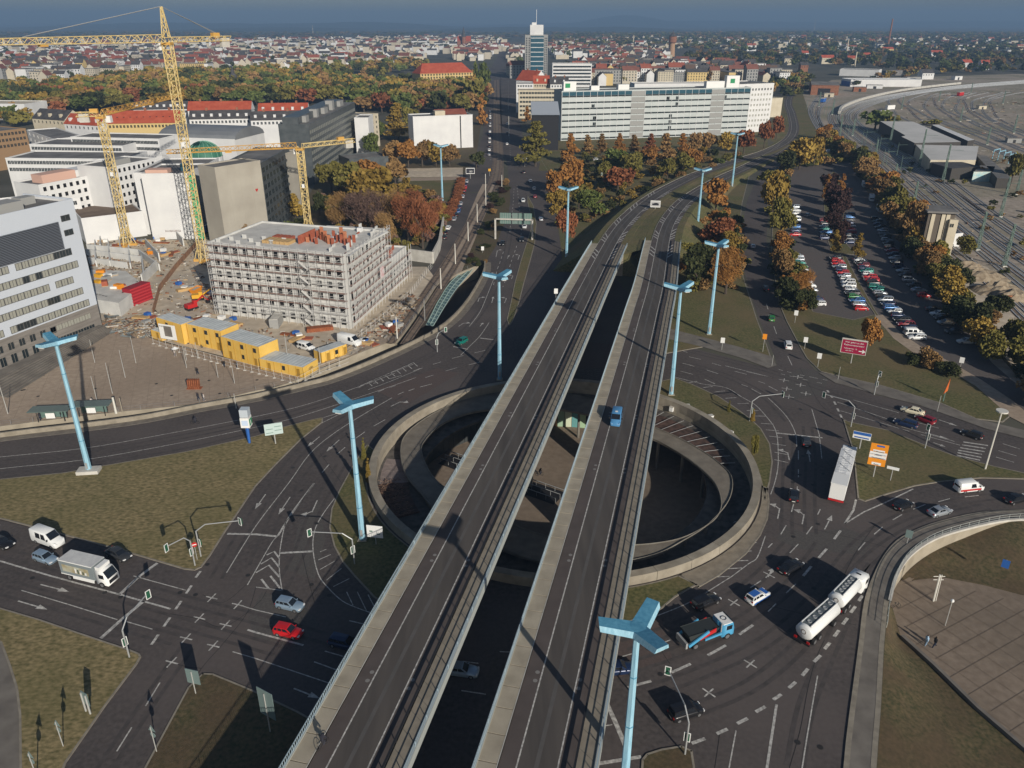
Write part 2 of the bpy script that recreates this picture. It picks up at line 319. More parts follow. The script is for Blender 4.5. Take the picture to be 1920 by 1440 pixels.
for q in () and ([G3(1890,978,-.05),G3(1815,1030,-2),G3(1765,1075,ZS),G3(1925,1118,ZS),G3(2500,1120,ZS),G3(2500,1010,-.05),G3(1960,976,-.05)],[G3(1815,1030,-2),G3(1740,1050,ZS-.1),G3(1700,1092,ZS-.02),G3(1765,1075,ZS-.02)]): b.tess([q])
rw=thing('retaining_wall','curved concrete retaining wall holding up the pavement above the sunken square','wall',G3(1750,1013,0))
o_=rw.location
b=MB(); wl=[G3(*p) for p in smooth(WALLT[3:],4)]; N=normals2(wl)
for i in range(len(wl)-1):
    p,q=wl[i],wl[i+1]; t=i/(len(wl)-1); zb=ZS-.3
    L=lambda a,n_,d,z:(a[0]+n_[0]*d-o_.x,a[1]+n_[1]*d-o_.y,z)
    b.poly([L(p,N[i],.05,zb),L(q,N[i+1],.05,zb),L(q,N[i+1],.05,.3),L(p,N[i],.05,.3)])
b.build('wall_face',CONC,rw)
b=MB()
for i in range(len(wl)-1):
    p,q=wl[i],wl[i+1]
    A=[L(p,N[i],-.2,.05),L(p,N[i],.25,.05),L(p,N[i],.25,.4),L(p,N[i],-.2,.4)]; B=[L(q,N[i+1],-.2,.05),L(q,N[i+1],.25,.05),L(q,N[i+1],.25,.4),L(q,N[i+1],-.2,.4)]
    for k in range(4): b.poly([A[k],A[(k+1)%4],B[(k+1)%4],B[k]])
b.build('coping',CONCL,rw)
SWO=[(1935,956),(1840,961),(1765,977),(1715,995),(1680,1015),(1655,1045),(1637,1080),(1625,1110),(1617,1145),(1610,1205),(1600,1280),(1590,1355),(1581,1440),(1560,1700)]
SWI=[(1960,975),(1890,976),(1815,991),(1750,1012),(1705,1043),(1680,1080),(1666,1130),(1660,1180),(1656,1230),(1651,1330),(1643,1440),(1630,1700)]
island('curved_pavement',smooth(SWO,3)+smooth(SWI,3)[::-1],PAVG,h=.15,kw=.6)
# low kerb wall beside the lower path
b=MB(); P_=[G3(1690,1196,ZS),G3(1752,1252,ZS),G3(1832,1331,ZS),G3(1925,1411,ZS),G3(2100,1556,ZS)]
sweep(b,dens(P_,3),[(-.25,-.1),(-.25,.55),(.25,.55),(.25,-.1)]); lw=b.build('low_wall',PAVG); tag(lw,'low dark stone wall dropping diagonally between grass bank and sunken square','wall')
# tram cutting
b=MB(); TZ=-4.5
b.tess([[(x,y,TZ) for x,y,z in TRENCH]]); b.build('cutting_floor',ASPD,kind='structure')
b=MB(); TT=[G3(*p) for p in smooth(TR_TOP,3)]; TB=[G3(*p) for p in smooth(TR_BOT,3)]
sweep(b,TT,[(0,TZ),(0,.05),(-.3,.05),(-.3,-.3)]); 
t_=b.build('cutting_wall_north',CONC); tag(t_,'long concrete wall of the tram cutting along the plaza edge','wall')
b=MB(); sweep(b,TB,[(0,TZ),(0,1.0),(-.45,1.0),(-.45,0)]); t_=b.build('road_parapet',mat('parapet_old',(.2,.175,.135),.9,c2=(.3,.265,.21),sc_=.6,det=8)); b=MB(); sweep(b,TB,[(-.45,.06),(-2.3,.06),(-2.3,0)]); b.build('parapet_kerb_strip',mat('pavement_worn',(.14,.12,.1),.9,c2=(.21,.185,.15),sc_=.8,det=8),kind='structure'); tag(t_,'beige concrete parapet following the outer road curve above the tram cutting','wall')
b=MB()
for P_,o in ((TT,-.15),):
    P2=dens([p for p in P_ if True],2.); N=normals2(P2)
    sweep(b,P2,[(o-.03,1.1),(o+.03,1.1)]); sweep(b,P2,[(o-.03,.6),(o+.03,.6)])
    for i in range(0,len(P2),2): b.tube((P2[i][0]+N[i][0]*o,P2[i][1]+N[i][1]*o,0),(P2[i][0]+N[i][0]*o,P2[i][1]+N[i][1]*o,1.1),.035,4)
t_=b.build('cutting_railing',STEEL); tag(t_,'long grey steel railing along the plaza side of the tram cutting','railing')
# steel and glass canopy over the cutting
GLS=mat('green_glass',(.12,.19,.17),.15,spec=.6); PALE=mat('pale_green_steel',(.3,.4,.37),.5)
cp=thing('cutting_canopy','curved pale green steel lattice canopy over the tram cutting','canopy',G3(850,560,-1))
ca=[(888,502),(878,515),(864,531),(852,546),(842,561),(832,577),(823,592),(812,611)]; cb=[(880,500),(866,511),(848,526),(836,541),(827,556),(818,571),(810,588),(799,609)]
A=[Vector(G3(*p,-.6)) for p in smooth(ca,3)]; B=[Vector(G3(*p,-.6)) for p in smooth(cb,3)]; oo=cp.location
for P_,nm in ((A,'edge_beam'),(B,'edge_beam'),([(a+b_)/2 for a,b_ in zip(A,B)],'ridge_beam')):
    m_=MB(); [m_.bar(p-oo,q-oo,.16) for p,q in zip(P_,P_[1:])]; m_.build(nm,PALE,cp)
for i in range(0,len(A)):
    m_=MB(); m_.bar(A[i]-oo,B[i]-oo,.11); m_.build('rafter',PALE,cp)
    if i<len(A)-1:
        m_=MB(); m_.poly([A[i]-oo-Vector((0,0,.15)),A[i+1]-oo-Vector((0,0,.15)),B[i+1]-oo-Vector((0,0,.15)),B[i]-oo-Vector((0,0,.15))]); m_.build('glass_pane',GLS,cp)
# ---------------- sunken rotunda ----------------
PZ=-7.5
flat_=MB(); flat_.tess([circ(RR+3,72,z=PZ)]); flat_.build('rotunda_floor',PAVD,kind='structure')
rt=thing('rotunda','round concrete parapet wall ringing the sunken pedestrian level under the bridges','wall',(CX,CY,0))
def ring(mb,prof,n=96,c=(0,0),m=0):   # prof: (r,z)
    k=len(prof); b=len(mb.v)
    for i in range(n):
        t=2*math.pi*i/n; mb.v+=[(c[0]+r*math.cos(t),c[1]+r*math.sin(t),z) for r,z in prof]
    for i in range(n):
        j=(i+1)%n
        for q in range(k-1): mb.f.append((b+i*k+q,b+i*k+q+1,b+j*k+q+1,b+j*k+q)); mb.m.append(m)
def arc_block(r0,r1,z0,z1,a0,a1,n=3,m=None):
    m=m or MB()
    for i in range(n):
        p,q=math.radians(a0+(a1-a0)*i/n),math.radians(a0+(a1-a0)*(i+1)/n)
        m.prism([(r0*math.cos(p),r0*math.sin(p)),(r1*math.cos(p),r1*math.sin(p)),(r1*math.cos(q),r1*math.sin(q)),(r0*math.cos(q),r0*math.sin(q))],z0,z1)
    return m
for i in range(36): arc_block(RR-1.35,RR,-.3,1.6,i*10,i*10+9.9).build('parapet_block',mat('weathered_concrete',(.23,.2,.155),.9,c2=(.36,.32,.255),sc_=.45,det=9,big=(.12,.5,(.19,.17,.135))),rt)
m_=MB(); ring(m_,[(RR-1.3,1.4),(RR-1.3,-1.4)]); m_.build('inner_wall',CONC,rt)
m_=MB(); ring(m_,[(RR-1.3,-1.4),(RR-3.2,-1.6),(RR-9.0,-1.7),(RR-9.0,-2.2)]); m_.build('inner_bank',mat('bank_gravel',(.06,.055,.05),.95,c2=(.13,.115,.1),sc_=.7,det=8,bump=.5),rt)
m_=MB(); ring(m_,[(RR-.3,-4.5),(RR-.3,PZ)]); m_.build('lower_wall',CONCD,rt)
# canopy ring roof (oval)
co=[(751,847),(763,813),(813,776),(880,748),(960,735),(1060,738),(1140,760),(1219,798),(1265,818),(1307,840),(1344,865),(1370,892),(1371,925),(1355,955),(1320,990),(1280,1015),(1236,1038),(1180,1052),(1100,1062),(1000,1050),(900,1012),(830,970),(790,925),(761,890)]
ci=[(790,847),(797,826),(826,797),(867,778),(911,769),(970,765),(1050,768),(1130,785),(1216,819),(1265,844),(1307,873),(1340,906),(1352,940),(1347,965),(1327,985),(1288,1006),(1247,1017),(1184,1023),(1100,1020),(1020,1005),(940,975),(880,943),(829,911),(805,884)]
KZ=-.25
CO=[G3(*p,KZ) for p in smooth(co,4,True)]; CI=[G3(*p,KZ) for p in smooth(ci,4,True)]
kr=thing('rotunda_canopy','oval flat concrete canopy roof curving inside the sunken rotunda','canopy',(CX,CY,KZ))
n=len(CO)
def nearest(p): return min(CI,key=lambda q:(q[0]-p[0])**2+(q[1]-p[1])**2)
rel=lambda p,z=0:(p[0]-CX,p[1]-CY,z)
for i in range(n):
    a,b_=Vector(CO[i]),Vector(CO[(i+1)%n]); c_,d=Vector(CI[i]),Vector(CI[(i+1)%n]); g_=.006
    a2,c2=a.lerp(b_,g_),c_.lerp(d,g_); b2,d2=b_.lerp(a,g_),d.lerp(c_,g_)
    m_=MB(); m_.prism([rel(a2)[:2],rel(b2)[:2],rel(d2)[:2],rel(c2)[:2]],-.35,0); m_.build('roof_panel',CONCD if 0 else mat('canopy_concrete',(.15,.13,.105),.9,c2=(.21,.185,.15),sc_=.5),kr)
m_=MB()
for P_ in (CI,CO):
    for i in range(n):
        p,q=rel(P_[i],.12),rel(P_[(i+1)%n],.12); m_.bar(p,q,.12)
m_.build('roof_edge',CONCD,kr)
m_=MB()
for i in range(0,n,4):
    a=Vector(CI[i]).lerp(Vector(CO[i]),.4); p=rel(a); m_.tube((p[0],p[1],PZ-KZ),(p[0],p[1],-.4),.3,8)
m_.build('columns',CONCD,kr,kind='stuff')
# shop fronts behind the canopy columns, pale panels on the north wall
sf=thing('shop_front','glazed shop front with coloured panels on the north side of the rotunda floor','shop',(CX,CY,PZ))
cols=[(.35,.5,.32),(.2,.55,.5),(.6,.35,.15),(.3,.42,.3),(.55,.6,.45),(.12,.3,.3)]
for i in range(26):
    a=76+i*3.1; m_=arc_block(RR-6.2,RR-5.9,0,3.9,a,a+2.9,1); m_.build('panel',mat('panel_%d'%(i%6),cols[(i*5)%6],.5) if i<9 or i in (12,13,14) else mat('panel_dark',(.05,.055,.055),.5),sf)
# planting beds: rows of soil separated by steel wires, north east, plus pale gravel bank
pb=thing('planting_bed_east','bare brown planting bed ruled by thin wires on the east side of the rotunda','planting bed',(CX,CY,0))
for i in range(15):
    a=4+i*4.6; arc_block(RR-9.2,RR-3.6,-1.8,-1.15-.02*i,a+.12,a+4.48,2).build('bed_strip',SOIL,pb)
for i in range(16):
    a=math.radians(4+i*4.6); m_=MB(); m_.bar(((RR-9.4)*math.cos(a),(RR-9.4)*math.sin(a),-1.0),((RR-2.4)*math.cos(a),(RR-2.4)*math.sin(a),-1.0),.045); m_.build('wire',STEEL,pb)
pw=thing('planting_bed_west','planting bed with bare stems on the west side of the rotunda','planting bed',(CX,CY,0))
for i in range(9):
    a=172+i*4.; arc_block(RR-7,RR-1.6,-1.8,-1.35 if i>3 else -1.45,a+.12,a+3.88,2).build('bed_strip',SOIL if i>3 else mat('grey_bed',(.2,.16,.15),.9,c2=(.28,.23,.21),sc_=1),pw)
m_=MB()
for k in range(260):
    a=math.radians(R.uniform(186,208)); r_=R.uniform(RR-5.8,RR-1.8); x,y=r_*math.cos(a),r_*math.sin(a)
    m_.bar((x,y,-1.4),(x+R.uniform(-1.2,1.2),y+R.uniform(-.3,.3),-1.3+R.uniform(0,.5)),.035)
m_.build('bare_stems',mat('twig',(.12,.07,.05),.9,c2=(.3,.2,.14),sc_=2),pw,kind='stuff')
m_=MB()
for k in range(12): 
    a=math.radians(R.uniform(30,64)); r_=R.uniform(RR-3.2,RR-1.6); x,y=r_*math.cos(a),r_*math.sin(a)
b0=None
# long dark strip with steel handrails crossing the rotunda floor
fr=thing('railed_strip','dark strip with steel handrails crossing the rotunda floor','ramp',G3(960,870,PZ))
pa,pb_=Vector(G3(835,860,PZ+.05)),Vector(G3(1050,935,PZ+.05)); o_=fr.location; d=(pb_-pa).normalized(); nn=Vector((d.y,-d.x,0))
m_=MB(); m_.poly([pa+nn*2.4-o_,pb_+nn*2.4-o_,pb_-nn*2.4-o_,pa-nn*2.4-o_]); m_.build('strip_surface',DARK,fr)
for k in (-1.7,0,1.7):
    m_=MB(); m_.bar(pa+nn*k-o_+Vector((0,0,1)),pb_+nn*k-o_+Vector((0,0,1)),.07)
    for t in range(14): q=pa.lerp(pb_,t/13)+nn*k-o_; m_.bar(q,q+Vector((0,0,1)),.04)
    m_.build('handrail',STEEL,fr)
# ---------------- viaducts ----------------
DZ=7.3; WB=11.7
RAILM=mat('railing_blue_grey',(.36,.45,.5),.5,.2); PARA=mat('parapet_pale',(.36,.38,.36),.7)
def px_path(P_): return [(*G(x,y,z),z) for x,y,z in P_]
def side(pts,z): return [Vector(G3(x,y,z)) for x,y in pts]
# straight reference lines in plan (left edges) and shared direction
dirv=(Vector(G3(1217,449,DZ))-Vector(G3(892,1440,DZ))).normalized(); nrm=Vector((dirv.y,-dirv.x,0))
def viaduct(name,label,A,far,zprof):
    c0=Vector(A)+nrm*(WB/2)-dirv*90; end=None
    pts=[tuple(c0),tuple(c0+dirv*100)]
    base=Vector(A)+nrm*(WB/2)
    Ls=[20,60,100,140,zprof]
    pts=[tuple(base-dirv*90)]+[tuple(base+dirv*s_) for s_ in Ls]+px_path(far)
    P_=dens(smooth(pts,8),3.); P_=[p for i,p in enumerate(P_) if i==0 or math.dist(p,P_[i-1])>.5]
    root=thing(name,label,'bridge',tuple(base)); o=root.location
    L=[(x-o.x,y-o.y,z-o.z) for x,y,z in P_]
    ns=next(i for i,p in enumerate(P_) if p[2]<6.2)
    cum=[0]
    for a,b in zip(P_,P_[1:]): cum.append(cum[-1]+math.dist(a[:2],b[:2]))
    S=L[:ns-10]; w=WB/2
    m_=MB(); sweep(m_,S,[(-w,0),(-w,-.9),(-w+1.6,-1.2),(-w+2.6,-2.1),(w-2.6,-2.1),(w-1.6,-1.2),(w,-.9),(w,0)]); m_.build('deck_beam',CONC,root)
    m_=MB(); sweep(m_,L,[(-w*.64,.02),(w*.64,.02)]); m_.build('carriageway',ASPD,root)
    m_=MB(); sweep(m_,L,[(-w*.66,.02),(-w*.66,.17),(-w*.645,.17)]); m_.build('kerb',CONCL,root)
    # walkway and verge slabs, one by one
    for (a,b,zz,nm,mt,st) in ((-1,-.66,.15,'walkway_slab',CONC,3.1),(.66,.955,.14,'verge_slab',SLAB,2.05)):
        N=normals2(S); i=0; cnt=0
        PP=dens(S,.5); NN=normals2(PP); acc=0; st_i=0
        for k in range(1,len(PP)):
            acc+=math.dist(PP[k][:2],PP[k-1][:2])
            if acc>=st or k==len(PP)-1:
                p,q=PP[st_i],PP[k]; n1,n2=NN[st_i],NN[k]; g_=.06; dd=Vector((q[0]-p[0],q[1]-p[1])).normalized()
                sk_=1.3 if nm=='verge_slab' else 0
                x0,x1=a*w,b*w
                poly=[(p[0]+n1[0]*x0+dd.x*(g_+sk_),p[1]+n1[1]*x0+dd.y*(g_+sk_)),(p[0]+n1[0]*x1+dd.x*g_,p[1]+n1[1]*x1+dd.y*g_),(q[0]+n2[0]*x1-dd.x*g_,q[1]+n2[1]*x1-dd.y*g_),(q[0]+n2[0]*x0-dd.x*(g_-sk_),q[1]+n2[1]*x0-dd.y*(g_-sk_))]
                m_=MB(); m_.prism(poly,p[2]-.2,p[2]+zz); m_.build(nm,mt,root); acc=0; st_i=k; cnt+=1
    m_=MB(); sweep(m_,S,[(-w-.25,-.95),(-w-.25,.28),(-w+.02,.28),(-w+.02,0)]); m_.build('left_cornice',PARA,root)
    m_=MB(); sweep(m_,S,[(w*.955,0),(w*.955,.2),(w+.2,.2),(w+.2,-.95)]); m_.build('right_parapet',PARA,root)
    m_=MB(); sweep(m_,S,[(w*.955,.12),(w*.66,.12)][::-1]); m_.build('slab_joint_bed',CONCD,root)
    # railings
    PP=dens(S,1.95); NN=normals2(PP)
    for o_,h,nm in ((-w-.1,1.15,'left_railing'),(w+.08,1.0,'right_railing')):
        m_=MB()
        for z_ in (h,.45): sweep(m_,PP,[(o_-.045,z_),(o_+.045,z_),(o_+.045,z_-.07)])
        for p,n_ in zip(PP,NN):
            q=(p[0]+n_[0]*o_,p[1]+n_[1]*o_,p[2]+.2); m_.tube(q,(q[0],q[1],p[2]+h),.05,4)
        Q=dens(S,.33) ; NQ=normals2(Q)
        if nm=='left_railing':
            for p,n_ in zip(Q,NQ): q=(p[0]+n_[0]*o_,p[1]+n_[1]*o_,p[2]+.3); m_.bar(q,(q[0],q[1],p[2]+h-.05),.03)
        m_.build(nm,RAILM,root,kind='stuff')
    # guard rail (steel barrier) between road and verge
    m_=MB(); o_=w*.65; L2=dens(S,2.); N2=normals2(L2)
    sweep(m_,L2,[(o_-.12,.82),(o_+.12,.82)]); sweep(m_,L2,[(o_-.12,.8),(o_-.06,.65),(o_-.12,.5)])
    for p,n_ in zip(L2,N2): q=(p[0]+n_[0]*o_,p[1]+n_[1]*o_,p[2]); m_.tube(q,(q[0],q[1],q[2]+.8),.06,4)
    m_.build('guard_rail',DARK,root)
    # painted lines
    m_=MB()
    for f_,ww in ((-.33,.16),(.36,.16)):
        stripe(m_,[(p[0]+n_[0]*w*f_,p[1]+n_[1]*w*f_,p[2]) for p,n_ in zip(L,normals2(L))],ww,.032)
    m_.build('painted_lines',PAINTB if 0 else PAINT,root)
    m_=MB(); stripe(m_,[(p[0]+n_[0]*w*.0,p[1]+n_[1]*w*.0,p[2]) for p,n_ in zip(L,normals2(L))],.45,.028); m_.build('seam_line',mat('seam',(.085,.08,.075),.8,c2=(.11,.1,.095),sc_=.5),root)
    # reddish hard shoulder strip between edge line and walkway
    m_=MB(); stripe(m_,[(p[0]+n_[0]*w*-.49,p[1]+n_[1]*w*-.49,p[2]) for p,n_ in zip(L,normals2(L))],1.7,.026)
    stripe(m_,[(p[0]+n_[0]*w*.5,p[1]+n_[1]*w*.5,p[2]) for p,n_ in zip(L,normals2(L))],1.4,.026); m_.build('shoulder_strip',ASPR,root)
    # round patches in pairs on the shoulders
    for s_ in range(100,int(cum[ns]),23):
        k=next(i for i,c in enumerate(cum) if c>=s_)
        for f_ in (-.42,.42):
            for e in (0,1.3): 
                p=L[k]; n_=normals2(L)[k]; x=p[0]+n_[0]*w*f_+dirv.x*e; y=p[1]+n_[1]*w*f_+dirv.y*e
                m_=MB(); m_.poly([(x+.27*math.cos(t*math.pi/5),y+.27*math.sin(t*math.pi/5),p[2]+.036) for t in range(10)]); m_.build('round_patch',mat('patch',(.2,.19,.18),.8),root)
    # piers, skipping the rotunda
    for s_ in range(12,int(cum[ns])-6,26):
        k=next(i for i,c in enumerate(cum) if c>=s_); p=P_[k]
        dd=math.hypot(p[0]-CX,p[1]-CY); zb=PZ if dd<RR-8 else 0
        if RR-10<=dd<=RR+4: continue
        m_=MB(); m_.box(p[0]-o.x-2.2,p[1]-o.y-.5,zb-o.z,p[0]-o.x+2.2,p[1]-o.y+.5,-2.05,rz=-math.atan2(dirv.x,dirv.y),o=(p[0]-o.x,p[1]-o.y)); m_.build('pier',CONC,root)
    # abutment
    p=P_[ns]; n_=normals2(P_)[ns]
    return root,P_,ns
A1=G3(536,1440,DZ); A2=G3(892,1440,DZ)
# same spacing for both decks
v1,P1,n1=viaduct('west_viaduct','western two lane concrete viaduct, the left of the two, no vehicle on it',A1,[(1150,446,7.1),(1183,405,6.1),(1225,370,4.8),(1265,347,3.5),(1310,326,2.),(1370,305,.8),(1440,283,.25),(1478,262,.15),(1489,240,.1),(1484,212,.1),(1478,190,.1),(1490,165,.1)],165)
v2,P2,n2=viaduct('east_viaduct','eastern two lane concrete viaduct, the right of the two, carrying a blue van',A2,[(1246,440,7.1),(1262,405,6.1),(1285,378,4.8),(1313,358,3.4),(1355,334,1.9),(1400,313,.8),(1447,290,.25),(1474,272,.12)],165)
# earth embankment under the far ends
def embank(name,P_,i0,wl,wr):
    m_=MB(); Q=P_[i0:]; N=normals2(Q); b=0
    for i in range(len(Q)-1):
        for sgn,ww in ((-1,wl),(1,wr)):
            def pr(k):
                p,n_=Q[k],N[k]; h=max(p[2],.1)
                return (p[0]+n_[0]*sgn*6.1,p[1]+n_[1]*sgn*6.1,p[2]-.02),(p[0]+n_[0]*sgn*(6.1+h*1.5*ww),p[1]+n_[1]*sgn*(6.1+h*1.5*ww),-.02)
            a,b_=pr(i); c,d=pr(i+1); m_.poly([a,b_,d,c] if sgn>0 else [b_,a,c,d])
            p,q=Q[i],Q[i+1]; m_.poly([(p[0]+N[i][0]*sgn*3.7,p[1]+N[i][1]*sgn*3.7,p[2]+.0),a,c,(q[0]+N[i+1][0]*sgn*3.7,q[1]+N[i+1][1]*sgn*3.7,q[2]+.0)])
    for sgn,ww in ((-1,wl),(1,wr)):
        p,n_=Q[0],N[0]; m_.poly([(p[0]+n_[0]*sgn*6.1,p[1]+n_[1]*sgn*6.1,p[2]-.02),(p[0]+n_[0]*sgn*(6.1+p[2]*1.5*ww),p[1]+n_[1]*sgn*(6.1+p[2]*1.5*ww),-.02),(p[0]+n_[0]*sgn*6.1,p[1]+n_[1]*sgn*6.1,-.02)])
    m_.build(name,GRASG,kind="structure")
embank('embankment_west',P1,n1-14,1,.7); embank('embankment_east',P2,n2-14,.7,1)
for root,P_,ns in ((v1,P1,n1),(v2,P2,n2)):
    p=P_[ns-14]; n_=normals2(P_)[ns-14]; o=root.location; m_=MB()
    x,y=p[0]-o.x,p[1]-o.y
    m_.prism([(x-n_[0]*6.2,y-n_[1]*6.2),(x+n_[0]*6.2,y+n_[1]*6.2),(x+n_[0]*6.2+dirv.x*2,y+n_[1]*6.2+dirv.y*2),(x-n_[0]*6.2+dirv.x*2,y-n_[1]*6.2+dirv.y*2)],-o.z,-.6); m_.build('abutment',CONC,root)
# grass between the two ramps and ladder marks on the ramp shoulders
Q1=P1[n1-14:]; Q2=P2[n2-14:]; N1=normals2(Q1); N2_=normals2(Q2)
strip([(p[0]+n_[0]*6.0,p[1]+n_[1]*6.0,p[2]-.06) for p,n_ in zip(Q1,N1)][:46],[(p[0]-n_[0]*6.0,p[1]-n_[1]*6.0,p[2]-.06) for p,n_ in zip(Q2,N2_)][:40],30,6,.1).build('ramp_median',GRASG,kind='structure',smooth=True)
lm=MB()
for Q,N_ in ((P1,normals2(P1)),(P2,normals2(P2))):
    i0=(n1 if Q is P1 else n2)-16
    for g_ in range(5):
        for sd in (-1,1):
            for b_ in range(3 if sd<0 else 4):
                k=i0+g_*6+b_; 
                if k+1>=len(Q): continue
                p,n_=Q[k],N_[k]; q=Q[k+1]; o1,o2=(sd*2.15 if sd>0 else sd*2.0),(sd*3.6)
                stripe(lm,[(p[0]+n_[0]*o1,p[1]+n_[1]*o1,p[2]),(q[0]+n_[0]*o2,q[1]+n_[1]*o2,q[2])],.4,.04)
lm.build('ladder_marks',PAINT,kind='structure')
# ---------------- road markings ----------------
mk=MB()
def ln(P_,w_=.14,on=0,off=0,z=.026,sm=0):
    P_=smooth(P_,4) if sm else P_
    stripe(mk,[G(*p) for p in P_],w_,z,on,off)
SOL=[[(-200,878),(0,857),(155,841),(300,816),(480,781),(580,757),(687,720),(740,700)],[(-200,905),(0,879),(160,862),(330,832),(480,801),(565,780),(697,737),(780,708)],[(425,1074),(480,986),(542,905),(580,852),(620,817),(675,781),(735,746)],[(627,935),(605,965),(590,995),(587,1032),(597,1077),(615,1102),(642,1127),(670,1140),(695,1149)],[(589,906),(547,965),(535,982),(525,1032),(524,1072),(529,1107)],[(40,1107),(130,1134),(220,1162)],[(235,1165),(286,1180)],[(250,1080),(349,1107)],[(446,1134),(480,1144),(536,1157)],[(436,1222),(480,1235),(617,1281)],[(1120,1191),(1157,1180),(1231,1155),(1292,1130),(1332,1106),(1372,1081)],[(1440,746),(1467,772),(1482,792),(1492,815),(1494,838)],[(1522,767),(1536,815),(1541,860)],[(1265,707),(1317,720),(1361,727),(1390,744),(1417,760),(1440,785),(1452,802),(1458,825),(1459,870),(1454,900),(1445,927)],[(1400,697),(1452,709)],[(1360,686),(1440,706)],[(1600,750),(1685,774)],[(1570,754),(1665,786)],[(1575,770),(1705,809)],[(927,520),(915,550),(900,585),(880,612)],[(917,605),(900,630),(880,650),(864,666)],[(1380,1370),(1367,1440),(1355,1500)],[(1533,1267),(1520,1341),(1504,1440),(1490,1540)],[(1412,700),(1452,709)],[(1700,787),(1760,803)],[(1727,815),(1800,835)],[(1690,800),(1790,828)],[(1867,857),(1901,867)],[(1872,845),(1906,855)],[(1880,832),(1912,842)],[(600,795),(644,773)],[(607,783),(643,772)],[(480,1101),(527,1107)],[(464,1097),(480,1069),(510,1017),(521,1006)],[(1435,1005),(1420,1045),(1404,1057),(1372,1081)],[(1380,978),(1375,980)],[(1122,1363),(1148,1359)]]
for P_ in SOL: ln(P_,.15,sm=len(P_)>3)
for P_,w_ in (([(95,1080),(225,1115),(320,1142)],.3),([(-60,1035),(0,1052),(95,1080)],.3),([(521,1005),(547,962),(589,906)],.35),([(464,1181),(480,1186),(569,1210)],.3),([(1584,982),(1600,957),(1605,937)],.35),([(1584,982),(1620,960),(1665,940),(1712,917)],.25),([(426,1001),(480,1002),(521,1006)],.45),([(526,1037),(587,1034)],.45),([(295,1056),(262,1080),(224,1115)],.5),([(270,1127),(230,1160),(189,1197)],.5),([(1456,812),(1542,821)],.4),([(1136,1315),(1155,1357),(1174,1402)],.55),([(1122,1432),(1202,1419)],.45),([(850,650),(877,655)],.4),([(900,634),(925,637)],.4),([(1456,1321),(1447,1380),(1438,1440),(1430,1500)],.3)): ln(P_,w_)
DS=[(701,799,722,787),(667,822,684,810),(633,851,647,839),(604,886,617,871),(746,740,757,735),(766,733,777,729),(787,726,810,720),(709,735,720,730),(730,727,742,723),(865,1295,911,1302),(937,1222,960,1223),(867,1240,897,1244),(1229,1211,1257,1200),(1167,1231,1192,1224),(1160,1180,1180,1174),(1407,1102,1427,1089),(1474,1112,1492,1095),(1440,1147,1455,1132),(1481,1037,1497,1020),(1440,1027,1448,1019),(1512,1002,1523,987),(1464,1002,1474,985),(1639,1002,1655,988),(1674,975,1691,965),(1712,955,1735,946),(1759,941,1781,935),(1809,932,1835,929),(1609,1032,1622,1017),(655,1164,681,1170),(609,1221,644,1231),(589,1241,630,1256),(300,1280,273,1324),(247,1364,219,1409),(1321,711,1341,720),(1390,721,1402,725),(1422,715,1434,719),(1441,724,1458,733),(1409,729,1427,739),(1292,669,1314,674),(1264,652,1289,661),(1280,681,1302,687),(1325,694,1347,701),(1276,696,1299,702),(1335,681,1352,686),(1377,696,1400,702),(1497,845,1497,862),(1497,880,1497,895),(1495,912,1494,927),(1440,580,1437,570),(1456,626,1451,612),(1485,685,1477,668),(1484,960,1488,945),(1533,965,1538,955)]
for a,b,c,d in DS: ln([(a,b),(c,d)],.17)
for a,b,c,d in [(359,1098,349,1113),(340,1127,329,1143),(319,1158,307,1175),(297,1190,284,1209),(376,1071,367,1083),(1177,1289,1221,1277),(1259,1261,1295,1245),(1327,1229,1361,1210),(1386,1190,1412,1172),(1535,1046,1550,1029),(1564,1011,1576,995),(1506,1080,1521,1062)]: ln([(a,b),(c,d)],.38)
for a,b,c,d in [(1297,1394,1322,1385),(1344,1376,1364,1367),(1382,1357,1402,1347),(1417,1335,1435,1325),(1450,1312,1465,1302),(1479,1290,1492,1279),(1504,1267,1515,1254),(1526,1241,1539,1229),(1546,1217,1556,1205),(1564,1194,1573,1182),(1580,1171,1589,1159),(1595,1149,1604,1137),(1610,1127,1617,1117),(1551,732,1554,736),(1557,742,1561,746),(1564,753,1567,759),(1570,766,1573,772),(1575,777,1578,783)]: ln([(a,b),(c,d)],.42)
def cross(x,y,l=1.6,a=.35,w_=.2):
    X,Y=G(x,y)
    for t in (a,a+1.57): dx,dy=math.cos(t)*l/2,math.sin(t)*l/2; stripe(mk,[(X-dx,Y-dy),(X+dx,Y+dy)],w_,.027 if t==a else .031)
for x,y in [(397,1121),(446,1134),(374,1159),(423,1172),(349,1197),(400,1211),(322,1242)]: cross(x,y,1.9,-.3)
for x,y in [(1407,1245),(1329,1299),(1376,1130),(1442,1078)]: cross(x,y,1.9,.75)
for x,y in [(1475,729),(1511,738),(1479,744),(1470,713),(1501,722),(1496,707)]: cross(x,y,2.2,-.4)
